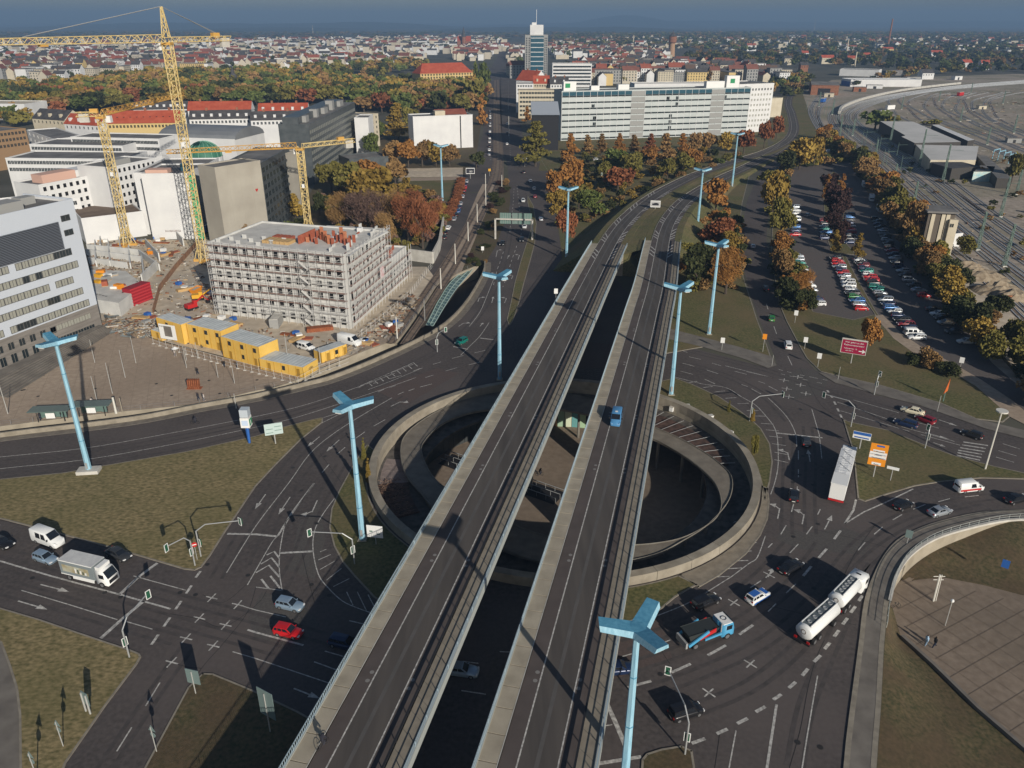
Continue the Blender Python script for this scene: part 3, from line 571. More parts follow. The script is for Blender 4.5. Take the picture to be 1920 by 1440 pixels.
for P_,on,off in (([(944,472),(937,493),(932,506),(924,540)],3,3),([(956,435),(958,412),(962,385),(964,350)],3,4),([(969,461),(963,478),(959,489),(954,506),(948,525),(943,538)],3,3),([(977,441),(978,420),(974,390),(971,364),(969,345)],3,4),([(910,657),(876,665),(840,674),(820,681),(795,688),(760,702),(700,719)],3,3),([(900,679),(843,693),(805,706),(775,715)],3,3),([(1495,560),(1480,500),(1465,440)],3,5),([(1040,350),(1030,325),(1015,300)],1.5,2),([(1460,693),(1500,703),(1560,715)],.8,.8),([(1464,701),(1505,711),(1550,721)],.8,.8),([(957,300),(955,250),(954,200),(953,150)],3,6),([(920,300),(921,250),(922,200)],3,6)): ln(P_,.16,on,off)
for a,b,c,d in [(1465,435,1650,462),(1455,457,1632,484),(1440,478,1625,508),(1425,497,1605,528),(1420,515,1600,552),(1415,535,1590,572)]: ln([(1440+a/4,720+b/4),(1440+c/4,720+d/4)],.4)
# hatch bars on both gores
for c_ in ([(500,1041),(514,1034),(524,1047)],[(489,1058),(509,1046),(524,1064)],[(480,1074),(504,1060),(524,1082)],[(490,1086),(504,1104)],[(507,1080),(525,1103)]): ln(c_,.3)
for i in range(9):
    t=i/8; x0,y0=690+85*t,723-37*t
    ln([(x0-14,y0+.5),(x0,y0-6),(x0+8,y0+1)],.22)
ln([(672,727),(715,706),(775,683)],.12); ln([(690,731),(740,712),(792,690)],.12)
ar_=[(1290,718),(1318,727),(1340,735),(1360,747),(1383,757),(1400,770),(1414,780),(1427,794),(1436,806),(1442,818),(1448,832),(1452,848),(1452,862)]
for x,y in ar_:
    X,Y=G(x,y); d=math.hypot(X-CX,Y-CY); ux,uy=(X-CX)/d,(Y-CY)/d; stripe(mk,[(X,Y),(X+ux*2.2+uy*1.2,Y+uy*2.2-ux*1.2)],.15,.026)
for a,b,c,d in [(1418,1017,1406,1022),(1409,1033,1386,1037),(1403,1051,1372,1052),(1391,1065,1358,1067),(1368,1081,1340,1082)]: ln([(a,b),(c,d)],.18)
for a,b,c,d in [(600,1035,612,1030),(597,1050,620,1040),(600,1068,628,1052),(612,1088,640,1066),(625,1100,655,1085),(650,1110,662,1135),(670,1110,687,1145),(690,1115,702,1138)]: ln([(a,b),(c,d)],.13)
def arrow(x0,y0,x1,y1,kind=0,w_=.2):
    a=Vector(G(x0,y0)); b=Vector(G(x1,y1)); d=(b-a); L=d.length; d.normalize(); n_=Vector((d.y,-d.x)); z=.028
    h=b-d*min(1.8,L*.4)
    stripe(mk,[tuple(a),tuple(h)],w_,z)
    if kind==0: mk.poly([(*(h+n_*.45),z),(*b,z),(*(h-n_*.45),z)])
    else:
        s_=kind; q=h+n_*s_*.8; stripe(mk,[tuple(h-d*.3),tuple(q+d*.5)],w_,z+.003); e=q+d*.5
        mk.poly([(*(e+n_*s_*1.0+d*.2),z+.002),(*(e-d*.55),z+.002),(*(e+d*.75-n_*s_*.1),z+.002)])
for A_ in [(599,819,576,838,0),(636,825,612,847,0),(498,927,478,955,0),(544,932,522,965,0),(595,938,580,972,1),(733,762,762,748,1),(76,1096,130,1110,0),(34,1127,89,1143,0),(551,1291,600,1310,0),(1458,973,1464,943,-1),(1504,983,1510,954,-1),(1546,993,1560,966,0),(1480,863,1475,840,-1),(1519,866,1515,843,0),(930,482,933,467,1),(951,485,955,478,0),(971,487,975,476,-1),(914,522,918,510,1),(959,523,963,514,-1),(896,566,900,555,1),(922,568,925,556,0),(946,568,951,556,-1),(860,612,875,602,1),(900,612,906,605,0),(808,1185,815,1175,0),(1440,1082,1449,1065,0),(1760,787,1795,799,0),(1735,811,1780,824,0),(1750,830,1773,838,0),(0,985,-30,978,0)]: arrow(*A_)
mk.build('road_markings',PAINT,kind='structure')
# tar seams and lighter repair patches in the asphalt
sm=MB()
for P_ in ([(380,1115),(418,1130),(462,1096)],[(319,1151),(370,1160),(420,1175),(480,1135),(500,1108)],[(340,1340),(370,1265),(420,1205),(463,1150),(480,1100)],[(322,1242),(352,1251),(377,1253)],[(1256,1245),(1228,1205),(1190,1170)],[(1480,1440),(1500,1370),(1515,1290),(1530,1235),(1546,1200)],[(1440,1135),(1500,1150),(1560,1162),(1605,1172)],[(1440,960),(1500,985),(1560,1000),(1640,1020),(1700,1040)],[(1583,1078),(1605,1035),(1640,985)],[(600,850),(640,905),(700,960)][:2],[(690,750),(712,790),(735,800)],[(860,690),(790,700),(745,680)],[(565,1030),(575,1075),(590,1130)],[(1340,1440),(1346,1400),(1350,1370)],[(1300,690),(1380,740),(1440,800)],[(1500,690),(1540,760),(1580,785)],[(100,1000),(0,975)]): stripe(sm,[G(*p) for p in smooth(P_,5)],.07,.022)
sm.build('tar_seams',mat('tar',(.018,.017,.017),.7),kind='structure')
for k,(P_,m_) in enumerate((([(560,1120),(600,1170),(560,1225),(480,1200),(465,1160),(490,1110)],0),([(1510,1000),(1470,985),(1455,1010),(1500,1030),(1560,1035),(1620,1040),(1640,1010),(1585,990)],0),([(1130,1195),(1240,1160),(1262,1240),(1130,1280)],1),([(1540,740),(1560,700),(1500,690),(1470,705),(1485,750)],0),([(700,730),(820,690),(860,700),(760,760)],1),([(540,1070),(590,1085),(610,1010),(598,940),(560,985)],0),([(1095,640),(1240,655),(1240,690),(1080,690)],1))):
    flat('asphalt_patch',P_,[mat('asphalt_old',(.07,.064,.06),.9,c2=(.1,.09,.082),sc_=3,det=8),mat('asphalt_warm',(.08,.06,.055),.9,c2=(.105,.08,.072),sc_=3,det=8)][m_],.016)

# worn wheel tracks and manhole covers
wt=MB()
for P_ in ([(-200,891),(0,868),(157,851),(315,824),(480,791),(572,768),(692,728)],[(-200,918),(0,891),(165,873),(330,848),(480,814),(585,790)],[(405,1085),(455,1000),(520,900),(575,835),(640,790),(710,745)],[(478,1060),(520,960),(570,880),(620,830),(690,785),(760,745)],[(520,1115),(560,1040),(590,960),(640,870)],[(0,1035),(100,1060),(220,1092),(340,1125),(480,1160),(620,1200)],[(0,1075),(110,1105),(235,1140),(380,1180),(520,1220)],[(0,1105),(120,1138),(240,1175),(330,1200)],[(350,1215),(290,1300),(230,1390),(190,1450)],[(1475,1000),(1476,930),(1478,870),(1478,820)],[(1520,1000),(1518,930),(1520,860),(1514,800)],[(1170,1210),(1260,1180),(1340,1140),(1420,1085),(1480,1020)],[(1170,1255),(1290,1215),(1390,1165),(1480,1100),(1540,1020)],[(1210,1300),(1330,1255),(1440,1200),(1530,1120),(1600,1030),(1680,975),(1800,940),(1920,925)],[(1250,1350),(1400,1290),(1500,1210),(1570,1120),(1640,1040),(1740,980),(1850,950)],[(1490,1440),(1510,1330),(1550,1230),(1590,1140),(1640,1060)],[(1260,650),(1350,672),(1440,695),(1560,735),(1700,775),(1850,820)],[(1255,675),(1350,700),(1430,740),(1480,790)],[(957,430),(950,470),(935,520),(905,580),(850,640),(760,690)]):
    W_=[(*G(*p),0) for p in smooth(P_,5)]; N=normals2(W_)
    for o in (-.85,.85): stripe(wt,[(p[0]+n_[0]*o,p[1]+n_[1]*o,0) for p,n_ in zip(W_,N)],.55,.019)
wt.build('wheel_tracks',mat('worn_asphalt',(.054,.047,.045),.85,c2=(.085,.073,.069),sc_=.8,det=8),kind='structure')
mh=MB()
for k in range(46):
    P_=R.choice([(R.uniform(0,420),R.uniform(1020,1120)),(R.uniform(380,620),R.uniform(850,1150)),(R.uniform(1180,1560),R.uniform(1100,1420)),(R.uniform(1440,1560),R.uniform(760,1020)),(R.uniform(40,560),R.uniform(700,745))]); x,y=G(*P_)
    mh.poly([(x+.36*math.cos(t*math.pi/5),y+.36*math.sin(t*math.pi/5),.034) for t in range(10)])
mh.build('manhole_covers',mat('cast_iron',(.03,.028,.027),.6),kind='stuff')
# ---------------- vehicles ----------------
TYRE=mat('tyre',(.02,.02,.02),.8); RIM=mat('rim',(.35,.35,.36),.35,.7); CARGL=mat('car_glass',(.012,.015,.02),.08,spec=.8)
HEADL=mat('head_lamp',(.7,.7,.7),.15); TAILL=mat('tail_lamp',(.35,.01,.01),.3); PLATE=mat('number_plate',(.7,.7,.65),.5)
def paint(n,c,m=.0): return mat('paint_'+n,c,.28,m,spec=.6)
CP={'black':paint('black',(.012,.012,.014)),'dark blue':paint('dark_blue',(.015,.03,.08),.2),'blue':paint('blue',(.04,.14,.34),.3),'silver':paint('silver',(.42,.45,.48),.5),'grey':paint('grey',(.16,.17,.18),.4),'white':paint('white',(.72,.73,.72)),'red':paint('red',(.5,.012,.015)),'dark red':paint('dark_red',(.2,.01,.02)),'green':paint('green',(.03,.2,.05)),'teal':paint('teal',(.01,.19,.15),.2),'cream':paint('cream',(.75,.68,.5)),'silver blue':paint('silver_blue',(.3,.4,.5),.4),'yellow':paint('yellow',(.7,.45,.02)),'dark grey':paint('dark_grey',(.05,.052,.056),.3)}
PROTO={}
def loft(secs,name,m,par,closed_ends=True):
    b=MB(); k=len(secs[0])
    for s_ in secs: b.v+=s_
    for i in range(len(secs)-1):
        for j in range(k-1): a=i*k+j; b.f.append((a,a+k,a+k+1,a+1)); b.m.append(0)
    b.f.append(tuple(range(k))); b.m.append(0); b.f.append(tuple(range(len(b.v)-1,len(b.v)-k-1,-1))); b.m.append(0)
    return b.build(name,m,par,smooth=True)
def wheel(par,x,y,r=.31,w_=.2):
    b=MB(); sg=1 if y>0 else -1; b.tube((x,y-w_/2*sg,r),(x,y+w_/2*sg,r),r,14); o=b.build('wheel',TYRE,par)
    b=MB(); b.tube((x,y+w_/2*sg,r),(x,y+w_/2*sg+.015*sg,r),r*.62,10); b.build('rim',RIM,o); return o
def car_proto(kind):
    P={'hatchback':(4.0,1.7,1.48,-1.72,.1,.78,-1.95),'estate':(4.6,1.76,1.47,-2.0,.25,.95,-2.24),'saloon':(4.6,1.78,1.43,-1.05,.25,1.0,-1.75),'people carrier':(4.3,1.76,1.72,-1.95,.55,1.25,-2.1),'coupe':(4.4,1.78,1.36,-.9,.15,.95,-1.75)}[kind]
    L,W,H,rt,rf,wb,rb=P; h=L/2; w2=W/2; belt=.92 if H<1.6 else 1.02
    t=thing('car','','car'); hood=belt-.1
    def sec(x,hw,zt,zb=.2): return [(x,-hw*.92,zb),(x,-hw,.5),(x,-hw,zt-.13),(x,-hw*.86,zt),(x,0,zt+.03),(x,hw*.86,zt),(x,hw,zt-.13),(x,hw,.5),(x,hw*.92,zb)]
    tail=belt-.02 if kind in('saloon','coupe') else belt
    loft([sec(-h,w2*.86,tail-.22,.32),sec(-h+.12,w2*.96,tail-.02),sec(-h+.45,w2,tail),sec(-.3,w2,belt),sec(wb,w2,belt),sec(wb+.5*(h-wb),w2*.98,hood),sec(h-.25,w2*.92,hood-.12),sec(h,w2*.74,.52,.3)],'body',CP['silver'],t)
    r2=w2*.74
    b=MB(); A=[(wb,-w2*.86,belt-.02),(wb,w2*.86,belt-.02),(rb,w2*.86,tail-.02),(rb,-w2*.86,tail-.02)]; T=[(rf,-r2,H-.04),(rf,r2,H-.04),(rt,r2,H-.06),(rt,-r2,H-.06)]
    b.v+=A+T+[(rf-.25,0,H),(rt+.2,0,H-.01)]
    for f in ((0,1,5,4),(1,2,6,5),(2,3,7,6),(3,0,4,7),(4,5,8),(5,6,9,8),(6,7,9),(7,4,8,9)): b.f.append(f); b.m.append(0)
    b.build('cabin',CP['silver'],t)
    def q(a,b_,c,d,u0,u1,v0,v1,nm,off):
        a,b_,c,d=map(Vector,(a,b_,c,d)); f=lambda u,v:(a.lerp(b_,u)).lerp(d.lerp(c,u),v)+Vector(off)
        m_=MB(); m_.poly([f(u0,v0),f(u1,v0),f(u1,v1),f(u0,v1)]); m_.build(nm,CARGL,t)
    q(A[0],A[1],T[1],T[0],.05,.95,.06,.92,'windscreen',(.015,0,.012))
    q(A[2],A[3],T[3],T[2],.08,.92,.15,.9,'rear_window',(-.015,0,.012))
    for sg,(a,b_,c,d) in ((1,(A[1],A[2],T[2],T[1])),(-1,(A[0],A[3],T[3],T[0]))):
        for u0,u1 in ((.1,.42),(.46,.72),(.76,.95))[:3 if kind!='coupe' else 2]: q(a,b_,c,d,u0,u1,.14,.86,'side_window',(0,.014*sg,.006))
    for x in (h-.85,-h+.75):
        for y in (w2-.1,-w2+.1): wheel(t,x,y,.32)
    for sg in (1,-1):
        b=MB(); b.obox((h-.14,sg*w2*.68,.62),(.1,-sg*.04,0),(0,.17,0),(0,0,.07)); b.build('headlight',HEADL,t)
        b=MB(); b.obox((-h+.05,sg*w2*.72,.78),(.06,0,0),(0,.13,0),(0,0,.1)); b.build('tail_light',TAILL,t)
        b=MB(); b.obox((wb-.15,sg*(w2+.07),belt+.03),(.05,0,0),(0,.09,0),(0,0,.06)); b.build('mirror',CP['silver'],t)
    b=MB(); b.box(-h-.012,-.26,.42,-h+.02,.26,.54); b.build('number_plate',PLATE,t)
    KIDC[t.name]=[o for o in t.children]
    return t
PAINTED=('body','cabin','mirror','boot')
def car(kind,colr,rear,front,z=0,label='',group=None,name='car',px=True):
    a=Vector(G(*rear,z) if px else rear); b=Vector(G(*front,z) if px else front); d=b-a; rz=math.atan2(d.y,d.x); c=(a+b)/2
    if kind not in PROTO:
        PROTO[kind]=car_proto(kind); o=PROTO[kind]; o.location=(c.x,c.y,z); o.rotation_euler=(0,0,rz); o['label']=label
        if group: o['group']=group
    else:
        src=PROTO[kind]; o=dup(src,(c.x,c.y,z),rz,label)
        if group: o['group']=group
        elif 'group' in o: del o['group']
    o['category']='car'
    for k in KIDC[o.name]:
        if k.name.split('.')[0] in PAINTED:
            k.material_slots[0].link='OBJECT'; k.material_slots[0].material=CP[colr]
    return o
ROADCARS=[('saloon','black',(-25,1012),(34,1033),0,'black saloon waiting behind the white van at the frame\'s left edge'),
('hatchback','silver blue',(62,1043),(112,1060),0,'silver blue hatchback queued between the white van and the box lorry'),
('saloon','dark grey',(196,1032),(252,1057),0,'dark grey saloon half hidden beside the white box lorry'),
('hatchback','red',(513,1183),(571,1196),0,'bright red hatchback crossing the junction towards the viaduct'),
('hatchback','silver blue',(516,1133),(574,1146),0,'pale blue hatchback just above the red hatchback'),
('estate','dark blue',(618,1204),(680,1219),0,'dark blue estate entering the shade under the west viaduct'),
('saloon','silver blue',(832,1258),(897,1266),0,'silver saloon in the shade between the two viaducts'),
('estate','black',(1297,1144),(1348,1122),0,'black estate passing above the skip lorry'),
('estate','dark blue',(1130,1262),(1188,1256),0,'dark blue estate emerging from under the east viaduct'),
('people carrier','black',(1254,1350),(1317,1330),0,'black people carrier beside the curved signal mast at the bottom'),
('saloon','black',(1460,1080),(1503,1056),0,'black saloon in the shade of the tanker lorry'),
('hatchback','dark grey',(1513,846),(1508,818),0,'dark car waiting at the stop line beyond the long white trailer'),
('hatchback','black',(1487,952),(1489,916),0,'black hatchback in the long trailer\'s shadow, brake lights on'),
('hatchback','black',(1673,960),(1711,943),0,'black hatchback on the right hand slip road'),
('coupe','silver',(1737,970),(1784,957),0,'silver coupe on the right hand slip road behind the black hatchback'),
('saloon','black',(1884,945),(1925,935),0,'black saloon leaving the frame on the slip road'),
('saloon','cream',(1734,781),(1686,768),0,'cream taxi saloon in the far lane right of the junction'),
('estate','dark blue',(1722,805),(1672,791),0,'dark blue estate waiting beside the dark red car'),
('hatchback','dark red',(1750,797),(1717,784),0,'dark red hatchback behind the cream taxi'),
('hatchback','black',(1841,826),(1800,812),0,'black hatchback approaching the zebra crossing'),
('hatchback','green',(1448,610),(1444,590),0,'green and white small car on the side road by the lawn'),
('people carrier','white',(1480,662),(1474,641),0,'small white van nearing the junction on the side road'),
('hatchback','teal',(877,638),(853,650),0,'teal green hatchback on the roundabout north of the hatched area'),
('saloon','black',(948,450),(936,468),0,'black saloon below the sign gantry in the left lane'),
('hatchback','black',(980,445),(977,460),0,'black hatchback below the sign gantry in the middle lane'),
('hatchback','white',(985,419),(982,436),0,'cream hatchback just below the sign gantry'),
('hatchback','white',(981,371),(981,386),0,'white hatchback above the sign gantry heading south'),
('hatchback','dark red',(1005,376),(1001,365),0,'dark red car on the slip road beside the trees'),
('estate','silver',(1016,419),(1012,407),0,'silver estate on the slip road right of the gantry'),
('hatchback','white',(1003,361),(1000,350),0,'white car with dark windows following the slip road'),
('hatchback','white',(997,346),(992,337),0,'white car at the red patch of the crossing'),
('saloon','black',(985,329),(979,320),0,'black car on the red patch of the crossing'),
('saloon','dark grey',(976,311),(971,302),0,'dark car north of the red patch of the crossing'),
('hatchback','silver',(1412,471),(1411,458),0,'grey car alone on the tree shaded side road'),
('estate','black',(1437,550),(1434,536),0,'black estate in the tree shade of the side road'),
('hatchback','silver',(1508,407),(1522,404),0,'silver car driving through the car park aisle'),
('hatchback','yellow',(1082,321),(1094,318),0,'yellow car beside the orange trees by the crossing')]
for k_,c_,a,b,z,l in ROADCARS: car(k_,c_,a,b,z,l)
kinds=['hatchback','estate','saloon','hatchback','people carrier','hatchback']
def row(name,pts,cols,ang,grp,rowname,jit=.15):
    n=len(cols); W_=[G(*p) for p in pts]; L=line_len(W_); 
    ordn=['first','second','third','fourth','fifth','sixth','seventh','eighth','ninth','tenth','eleventh','twelfth','thirteenth','fourteenth','fifteenth','sixteenth','seventeenth','eighteenth','nineteenth','twentieth','twenty first','twenty second','twenty third','twenty fourth','twenty fifth']
    D=dens(W_,.2); 
    for i,c_ in enumerate(cols):
        if c_ is None: continue
        p=D[min(len(D)-1,int((i+.5)/n*len(D)))]; k_=R.choice(kinds); t=math.radians(ang)+R.uniform(-.05,.05)+(math.pi if R.random()<.5 else 0)
        x,y=p[0]+R.uniform(-jit,jit),p[1]; d=(math.cos(t),math.sin(t))
        car(k_,c_,(x-d[0],y-d[1]),(x+d[0],y+d[1]),.03,f'{c_} {k_}, {ordn[i]} from near end of {rowname}',grp,px=False)
ORD=['first','second','third','fourth','fifth','sixth','seventh','eighth','ninth','tenth','eleventh','twelfth','thirteenth','fourteenth','fifteenth','sixteenth','seventeenth','eighteenth','nineteenth','twentieth']
W,S_,B,K,R_,G_,DB,T_,DG,DR='white silver black grey red green'.split()[0],'silver','blue','black','red','green','dark blue','teal','dark grey','dark red'
row('C',[(1617,585),(1594,545),(1565,484)],[R_,S_,'blue',G_,DG,S_,W,W,W,S_,R_,DB,S_,R_,R_,DG],-4,'cars in the car park','row left of grass strip')
row('D',[(1722,640),(1690,603),(1660,568),(1628,519),(1610,488)],[W,W,DB,DR,K,DB,W,'blue',DB,S_,DG,S_,T_,T_,K,R_,R_,W,T_,DB,DR,DG,S_],-4,'cars in the car park','long row right of grass strip')
row('F1',[(1737,562),(1705,530),(1680,495),(1665,460),(1652,430),(1640,410)],[R_,S_,DG,S_,K,S_,DB,K,S_,DB,DR,K,K,S_,DG,S_,S_,K,DB,DG,K],-4,'cars in the car park','hedge side row')
row('F2',[(1816,648),(1787,624),(1768,603),(1748,580)],[W,None,DG,None,S_,K,W,K],-4,'cars in the car park','short row at hedge foot')
row('A1',[(1537,577),(1522,552),(1508,522),(1493,480)],[W,DB,None,S_,W,S_,DR,S_,W,G_,T_,S_,S_],-4,'cars in the car park','leftmost row under trees')
row('A2',[(1490,446),(1492,420),(1490,388)],[R_,DB,'blue',DB,S_,W,W,W,S_],0,'cars in the car park','upper left row by golden trees')
row('B',[(1546,452),(1548,435),(1545,414)],[DB,K,'blue',T_,S_,DG,DR],0,'cars in the car park','row left of dark divider trees')
row('E',[(1592,460),(1594,435),(1592,402)],[DB,K,DG,DR,R_,S_,DB,K,'blue',DB],0,'cars in the car park','row right of dark divider trees')
row('M',[(1100,305),(1112,300),(1130,305),(1146,300)],[K,S_,W,DB,S_,W],60,'cars by the office building','little car park behind orange trees')
row('N',[(795,283),(815,280),(835,284)],[K,S_,DB,W],70,'cars by the office building','yard below white gable building')
def along(pts,cols,grp,rowname):
    D=dens([G(*p) for p in pts],.2); n=len(cols)
    for i,c_ in enumerate(cols):
        if c_ is None: continue
        k=min(len(D)-2,int((i+.5)/n*len(D))); p,q=D[k],D[k+1]; dx,dy=q[0]-p[0],q[1]-p[1]
        k_=R.choice(kinds); car(k_,c_,(p[0]-dx,p[1]-dy),(p[0]+dx,p[1]+dy),.03,f'{c_} {k_}, {ORD[i]} counting up {rowname}',grp,px=False)
along([(833,452),(836,436),(846,422),(858,403),(866,378),(871,358),(876,340)],[K,K,W,None,S_,B if False else 'black','blue',DB,S_,None,S_,K,DR,R_,DB,S_],'cars parked along the west street','the west street')
along([(917,296),(918,262),(919,232),(919,208)],[S_,W,K,W,W,DB,W,None,W,S_,K,W,W,DG,W],'cars parked along the boulevard','the boulevard kerb')
along([(950,290),(951,262),(951,230)],[None,W,None,K,None,S_],'cars driving up the boulevard','the boulevard lane')
# --- boxy vehicles
def veh(name,label,cat,rear,front,z=0,group=None):
    a=Vector(G(*rear,z)); b=Vector(G(*front,z)); d=b-a; return thing(name,label,cat,((a.x+b.x)/2,(a.y+b.y)/2,z),math.atan2(d.y,d.x),group),d.length
def bx(par,nm,m_,x0,y0,z0,x1,y1,z1): b=MB(); b.box(x0,y0,z0,x1,y1,z1); return b.build(nm,m_,par)
def van_body(t,L,W_,H,mt,nose=1.1,glass_sides=3,roofm=None):
    h=L/2; w2=W_/2; hz=H*.5
    def sec(x,hw,zt,hr): return [(x,-hw*.95,.3),(x,-hw,.6),(x,-hw,hz),(x,-hr,zt-.08),(x,-hr*.85,zt),(x,hr*.85,zt),(x,hr,zt-.08),(x,hw,hz),(x,hw,.6),(x,hw*.95,.3)]
    b=loft([sec(-h,w2*.96,H-.05,w2*.86),sec(-h+.2,w2,H,w2*.9),sec(h-nose-.75,w2,H,w2*.9),sec(h-nose+.15,w2*.98,hz+.18,w2*.86),sec(h-.2,w2*.94,hz-.05,w2*.7),sec(h,w2*.8,hz-.35,w2*.5)],'body',mt,t)
    wz=H-.12
    b=MB(); b.poly([(h-nose+.12,-w2*.8,hz+.24),(h-nose+.12,w2*.8,hz+.24),(h-nose-.7,w2*.78,wz),(h-nose-.7,-w2*.78,wz)]); b.v=[(x+.06,y,z+.03) for x,y,z in b.v]; b.build('windscreen',CARGL,t)
    for sg in (1,-1):
        for i in range(glass_sides):
            x1=h-nose-.75-i*1.25; b=MB(); b.poly([(x1,sg*(w2+.02),hz+.05),(x1-1.05,sg*(w2+.02),hz+.05),(x1-1.05,sg*(w2*.93),wz-.15),(x1-(.0 if i else .25),sg*(w2*.93),wz-.15)]); b.build('side_window',CARGL,t)
        for x in (h-1.0,-h+1.1): wheel(t,x,sg*(w2-.12),.34,.24)
        b=MB(); b.obox((h-.12,sg*w2*.66,hz-.38),(.08,0,0),(0,.16,0),(0,0,.12)); b.build('headlight',HEADL,t)
        b=MB(); b.obox((-h+.02,sg*w2*.88,hz-.05),(.04,0,0),(0,.07,0),(0,0,.22)); b.build('tail_light',TAILL,t)
        b=MB(); b.obox((h-nose-.2,sg*(w2+.14),hz+.3),(.05,0,0),(0,.12,0),(0,0,.14)); b.build('mirror',DARK,t)
    b=MB(); b.poly([(-h-.02,-w2*.75,hz+.1),(-h-.02,w2*.75,hz+.1),(-h+.02,w2*.72,H-.25),(-h+.02,-w2*.72,H-.25)][::-1]); b.build('rear_window',CARGL,t)
    return t
def text(par,s_,size,loc,rot,m_,name='lettering'):
    cu=bpy.data.curves.new(name,'FONT'); cu.body=s_; cu.size=size; cu.extrude=.008; cu.align_x='CENTER'; cu.align_y='CENTER'; cu.resolution_u=2
    tmp=bpy.data.objects.new('t',cu); me=bpy.data.meshes.new_from_object(tmp); me.materials.clear(); me.materials.append(m_); bpy.data.objects.remove(tmp); bpy.data.curves.remove(cu); o=bpy.data.objects.new(name,me); COL.objects.link(o); o.parent=par; o.location=loc; o.rotation_euler=rot; return o
INK=mat('ink',(.03,.03,.04),.6); WHT=mat('white_paint',(.75,.75,.73),.5); REDP=mat('red_paint',(.45,.02,.02),.5); BLUP=mat('blue_paint',(.03,.12,.4),.5); YEL=mat('yellow_paint',(.68,.36,.03),.55); ORG=mat('orange_paint',(.75,.27,.02),.5); GRNP=mat('green_paint',(.02,.25,.1),.5)
t,_=veh('delivery_van','white long wheelbase van with crew windows beside the grass verge','van',(60,1006),(125,1030)); van_body(t,5.6,2.0,2.5,CP['white'],1.1,2)
text(t,'COURIER',.3,(-1.2,-1.03,1.6),(math.pi/2,0,0),INK) if 0 else None
t,_=veh('panel_van','white panel van with red lower trim on the right hand slip road','van',(1792,922),(1838,917)); van_body(t,4.9,1.9,2.1,CP['white'],1.0,1); 
for y in (-.965,.965): bx(t,'red_stripe',REDP,-2.3,y-.01,.55,1.7,y+.01,.9)
t,_=veh('camper_van','light blue van with pale windscreen driving down the east viaduct','van',(1158,776),(1152,806),DZ+.02); van_body(t,4.9,1.95,2.1,mat('van_blue',(.07,.22,.42),.35,spec=.5),1.0,3)
bx(t,'sunroof',WHT,-.35,-.25,2.09,.15,.25,2.13)
b=MB(); b.poly([(1.48,-.78,1.36),(1.48,.78,1.36),(.72,.76,2.03),(.72,-.76,2.03)]); b.build('windscreen_overlay',mat('pale_overlay',(.45,.5,.52),.4),t)  # pale sheet laid over the windscreen
t,_=veh('patrol_car','white and dark blue marked hatchback left of the tanker lorry','car',(1400,1135),(1439,1112)); 
pc=dup(PROTO['hatchback'],label='x')
pc.location=t.location; pc.rotation_euler=t.rotation_euler; pc['label']=t['label']; pc['category']='car'; pc.name='patrol_car'
if 'group' in pc: del pc['group']
bpy.data.objects.remove(t)
for k in KIDC[pc.name] if pc.name in KIDC else pc.children:
    if k.name.split('.')[0] in PAINTED: k.material_slots[0].link='OBJECT'; k.material_slots[0].material=CP['white']
bx(pc,'roof_stripe',BLUP,-1.6,-.5,1.475,-.1,.5,1.5); bx(pc,'bonnet_stripe',BLUP,.95,-.62,.9,1.6,.62,.93)
for y in (-.86,.86): bx(pc,'door_stripe',BLUP,-1.7,y-.01,.3,1.7,y+.01,.58)
for px_,lab in (((1712,628),'white people van near the foot of the long parking row'),):
    a=G(*px_); t=thing('people_van',lab,'van',(*a,.03),-.07); van_body(t,4.8,1.9,2.0,CP['white'],1.1,3)
for a,b,l in (((1630,366),(1637,388),'white coach parked at the hedge, the upper of two'),((1643,390),(1655,404),'white motorhome parked at the hedge below the coach'),((1617,345),(1623,357),'small white van parked high up along the hedge'),((1551,293),(1552,285),'white van at the top end of the car park')):
    t,_=veh('motorhome',l,'motorhome',a,b,.03); bx(t,'cabin',CP['white'],-2.9,-1.05,.5,1.6,1.05,2.8); bx(t,'cab',CP['white'],1.6,-.95,.4,2.9,.95,2.0); bx(t,'windscreen',CARGL,2.4,-.85,1.3,2.93,.85,1.9); bx(t,'roof_hatch',STEEL,-1.2,-.4,2.8,-.2,.4,2.95)
    for x in (-1.7,2.0):
        for y in (-.95,.95): wheel(t,x,y,.36)
for k,(a,l) in enumerate((((574,655),'white minibus parked beside the yellow containers'),)):
    t,_=veh('minibus',l,'van',(557,650),(592,660),.03); van_body(t,4.9,1.9,1.95,CP['white'],1.0,3)
t,_=veh('construction_van','white long van with doors open beside the scaffolding','van',(636,640),(676,650),.03); van_body(t,6.6,2.1,2.6,CP['white'],1.1,1)
# box lorry
t,_=veh('box_lorry','white box lorry with picture panel on its side, leading the left hand queue','lorry',(122,1073),(226,1098))
GREYP=mat('box_side',(.2,.23,.24),.5); ROOFM=mat('lorry_roof',(.5,.5,.5),.6,c2=(.62,.62,.6),sc_=1)
bx(t,'cargo_box',GREYP,-4.2,-1.25,1.0,1.9,1.25,3.45)
for i in range(12): bx(t,'roof_panel',ROOFM,-4.2+i*.508,-1.27,3.45,-4.2+i*.508+.49,1.27,3.5)
for y in (-1.26,1.26):
    for z_,hh in ((3.33,.14),(.98,.14)): bx(t,'box_rail',WHT,-4.2,y-.015,z_,1.9,y+.015,z_+hh)
PIC=mat('picture_panel',(.3,.24,.12),.5,c2=(.45,.47,.4),sc_=.7); bx(t,'picture',PIC,-3.7,-1.28,1.6,1.1,-1.265,2.8)
for i in range(5): bx(t,'picture_figure',mat('pic_dark',(.05,.08,.06),.5) if i%2 else WHT,-1.4+i*.45,-1.29,1.7,-1.15+i*.45,-1.281,2.5-.1*i)
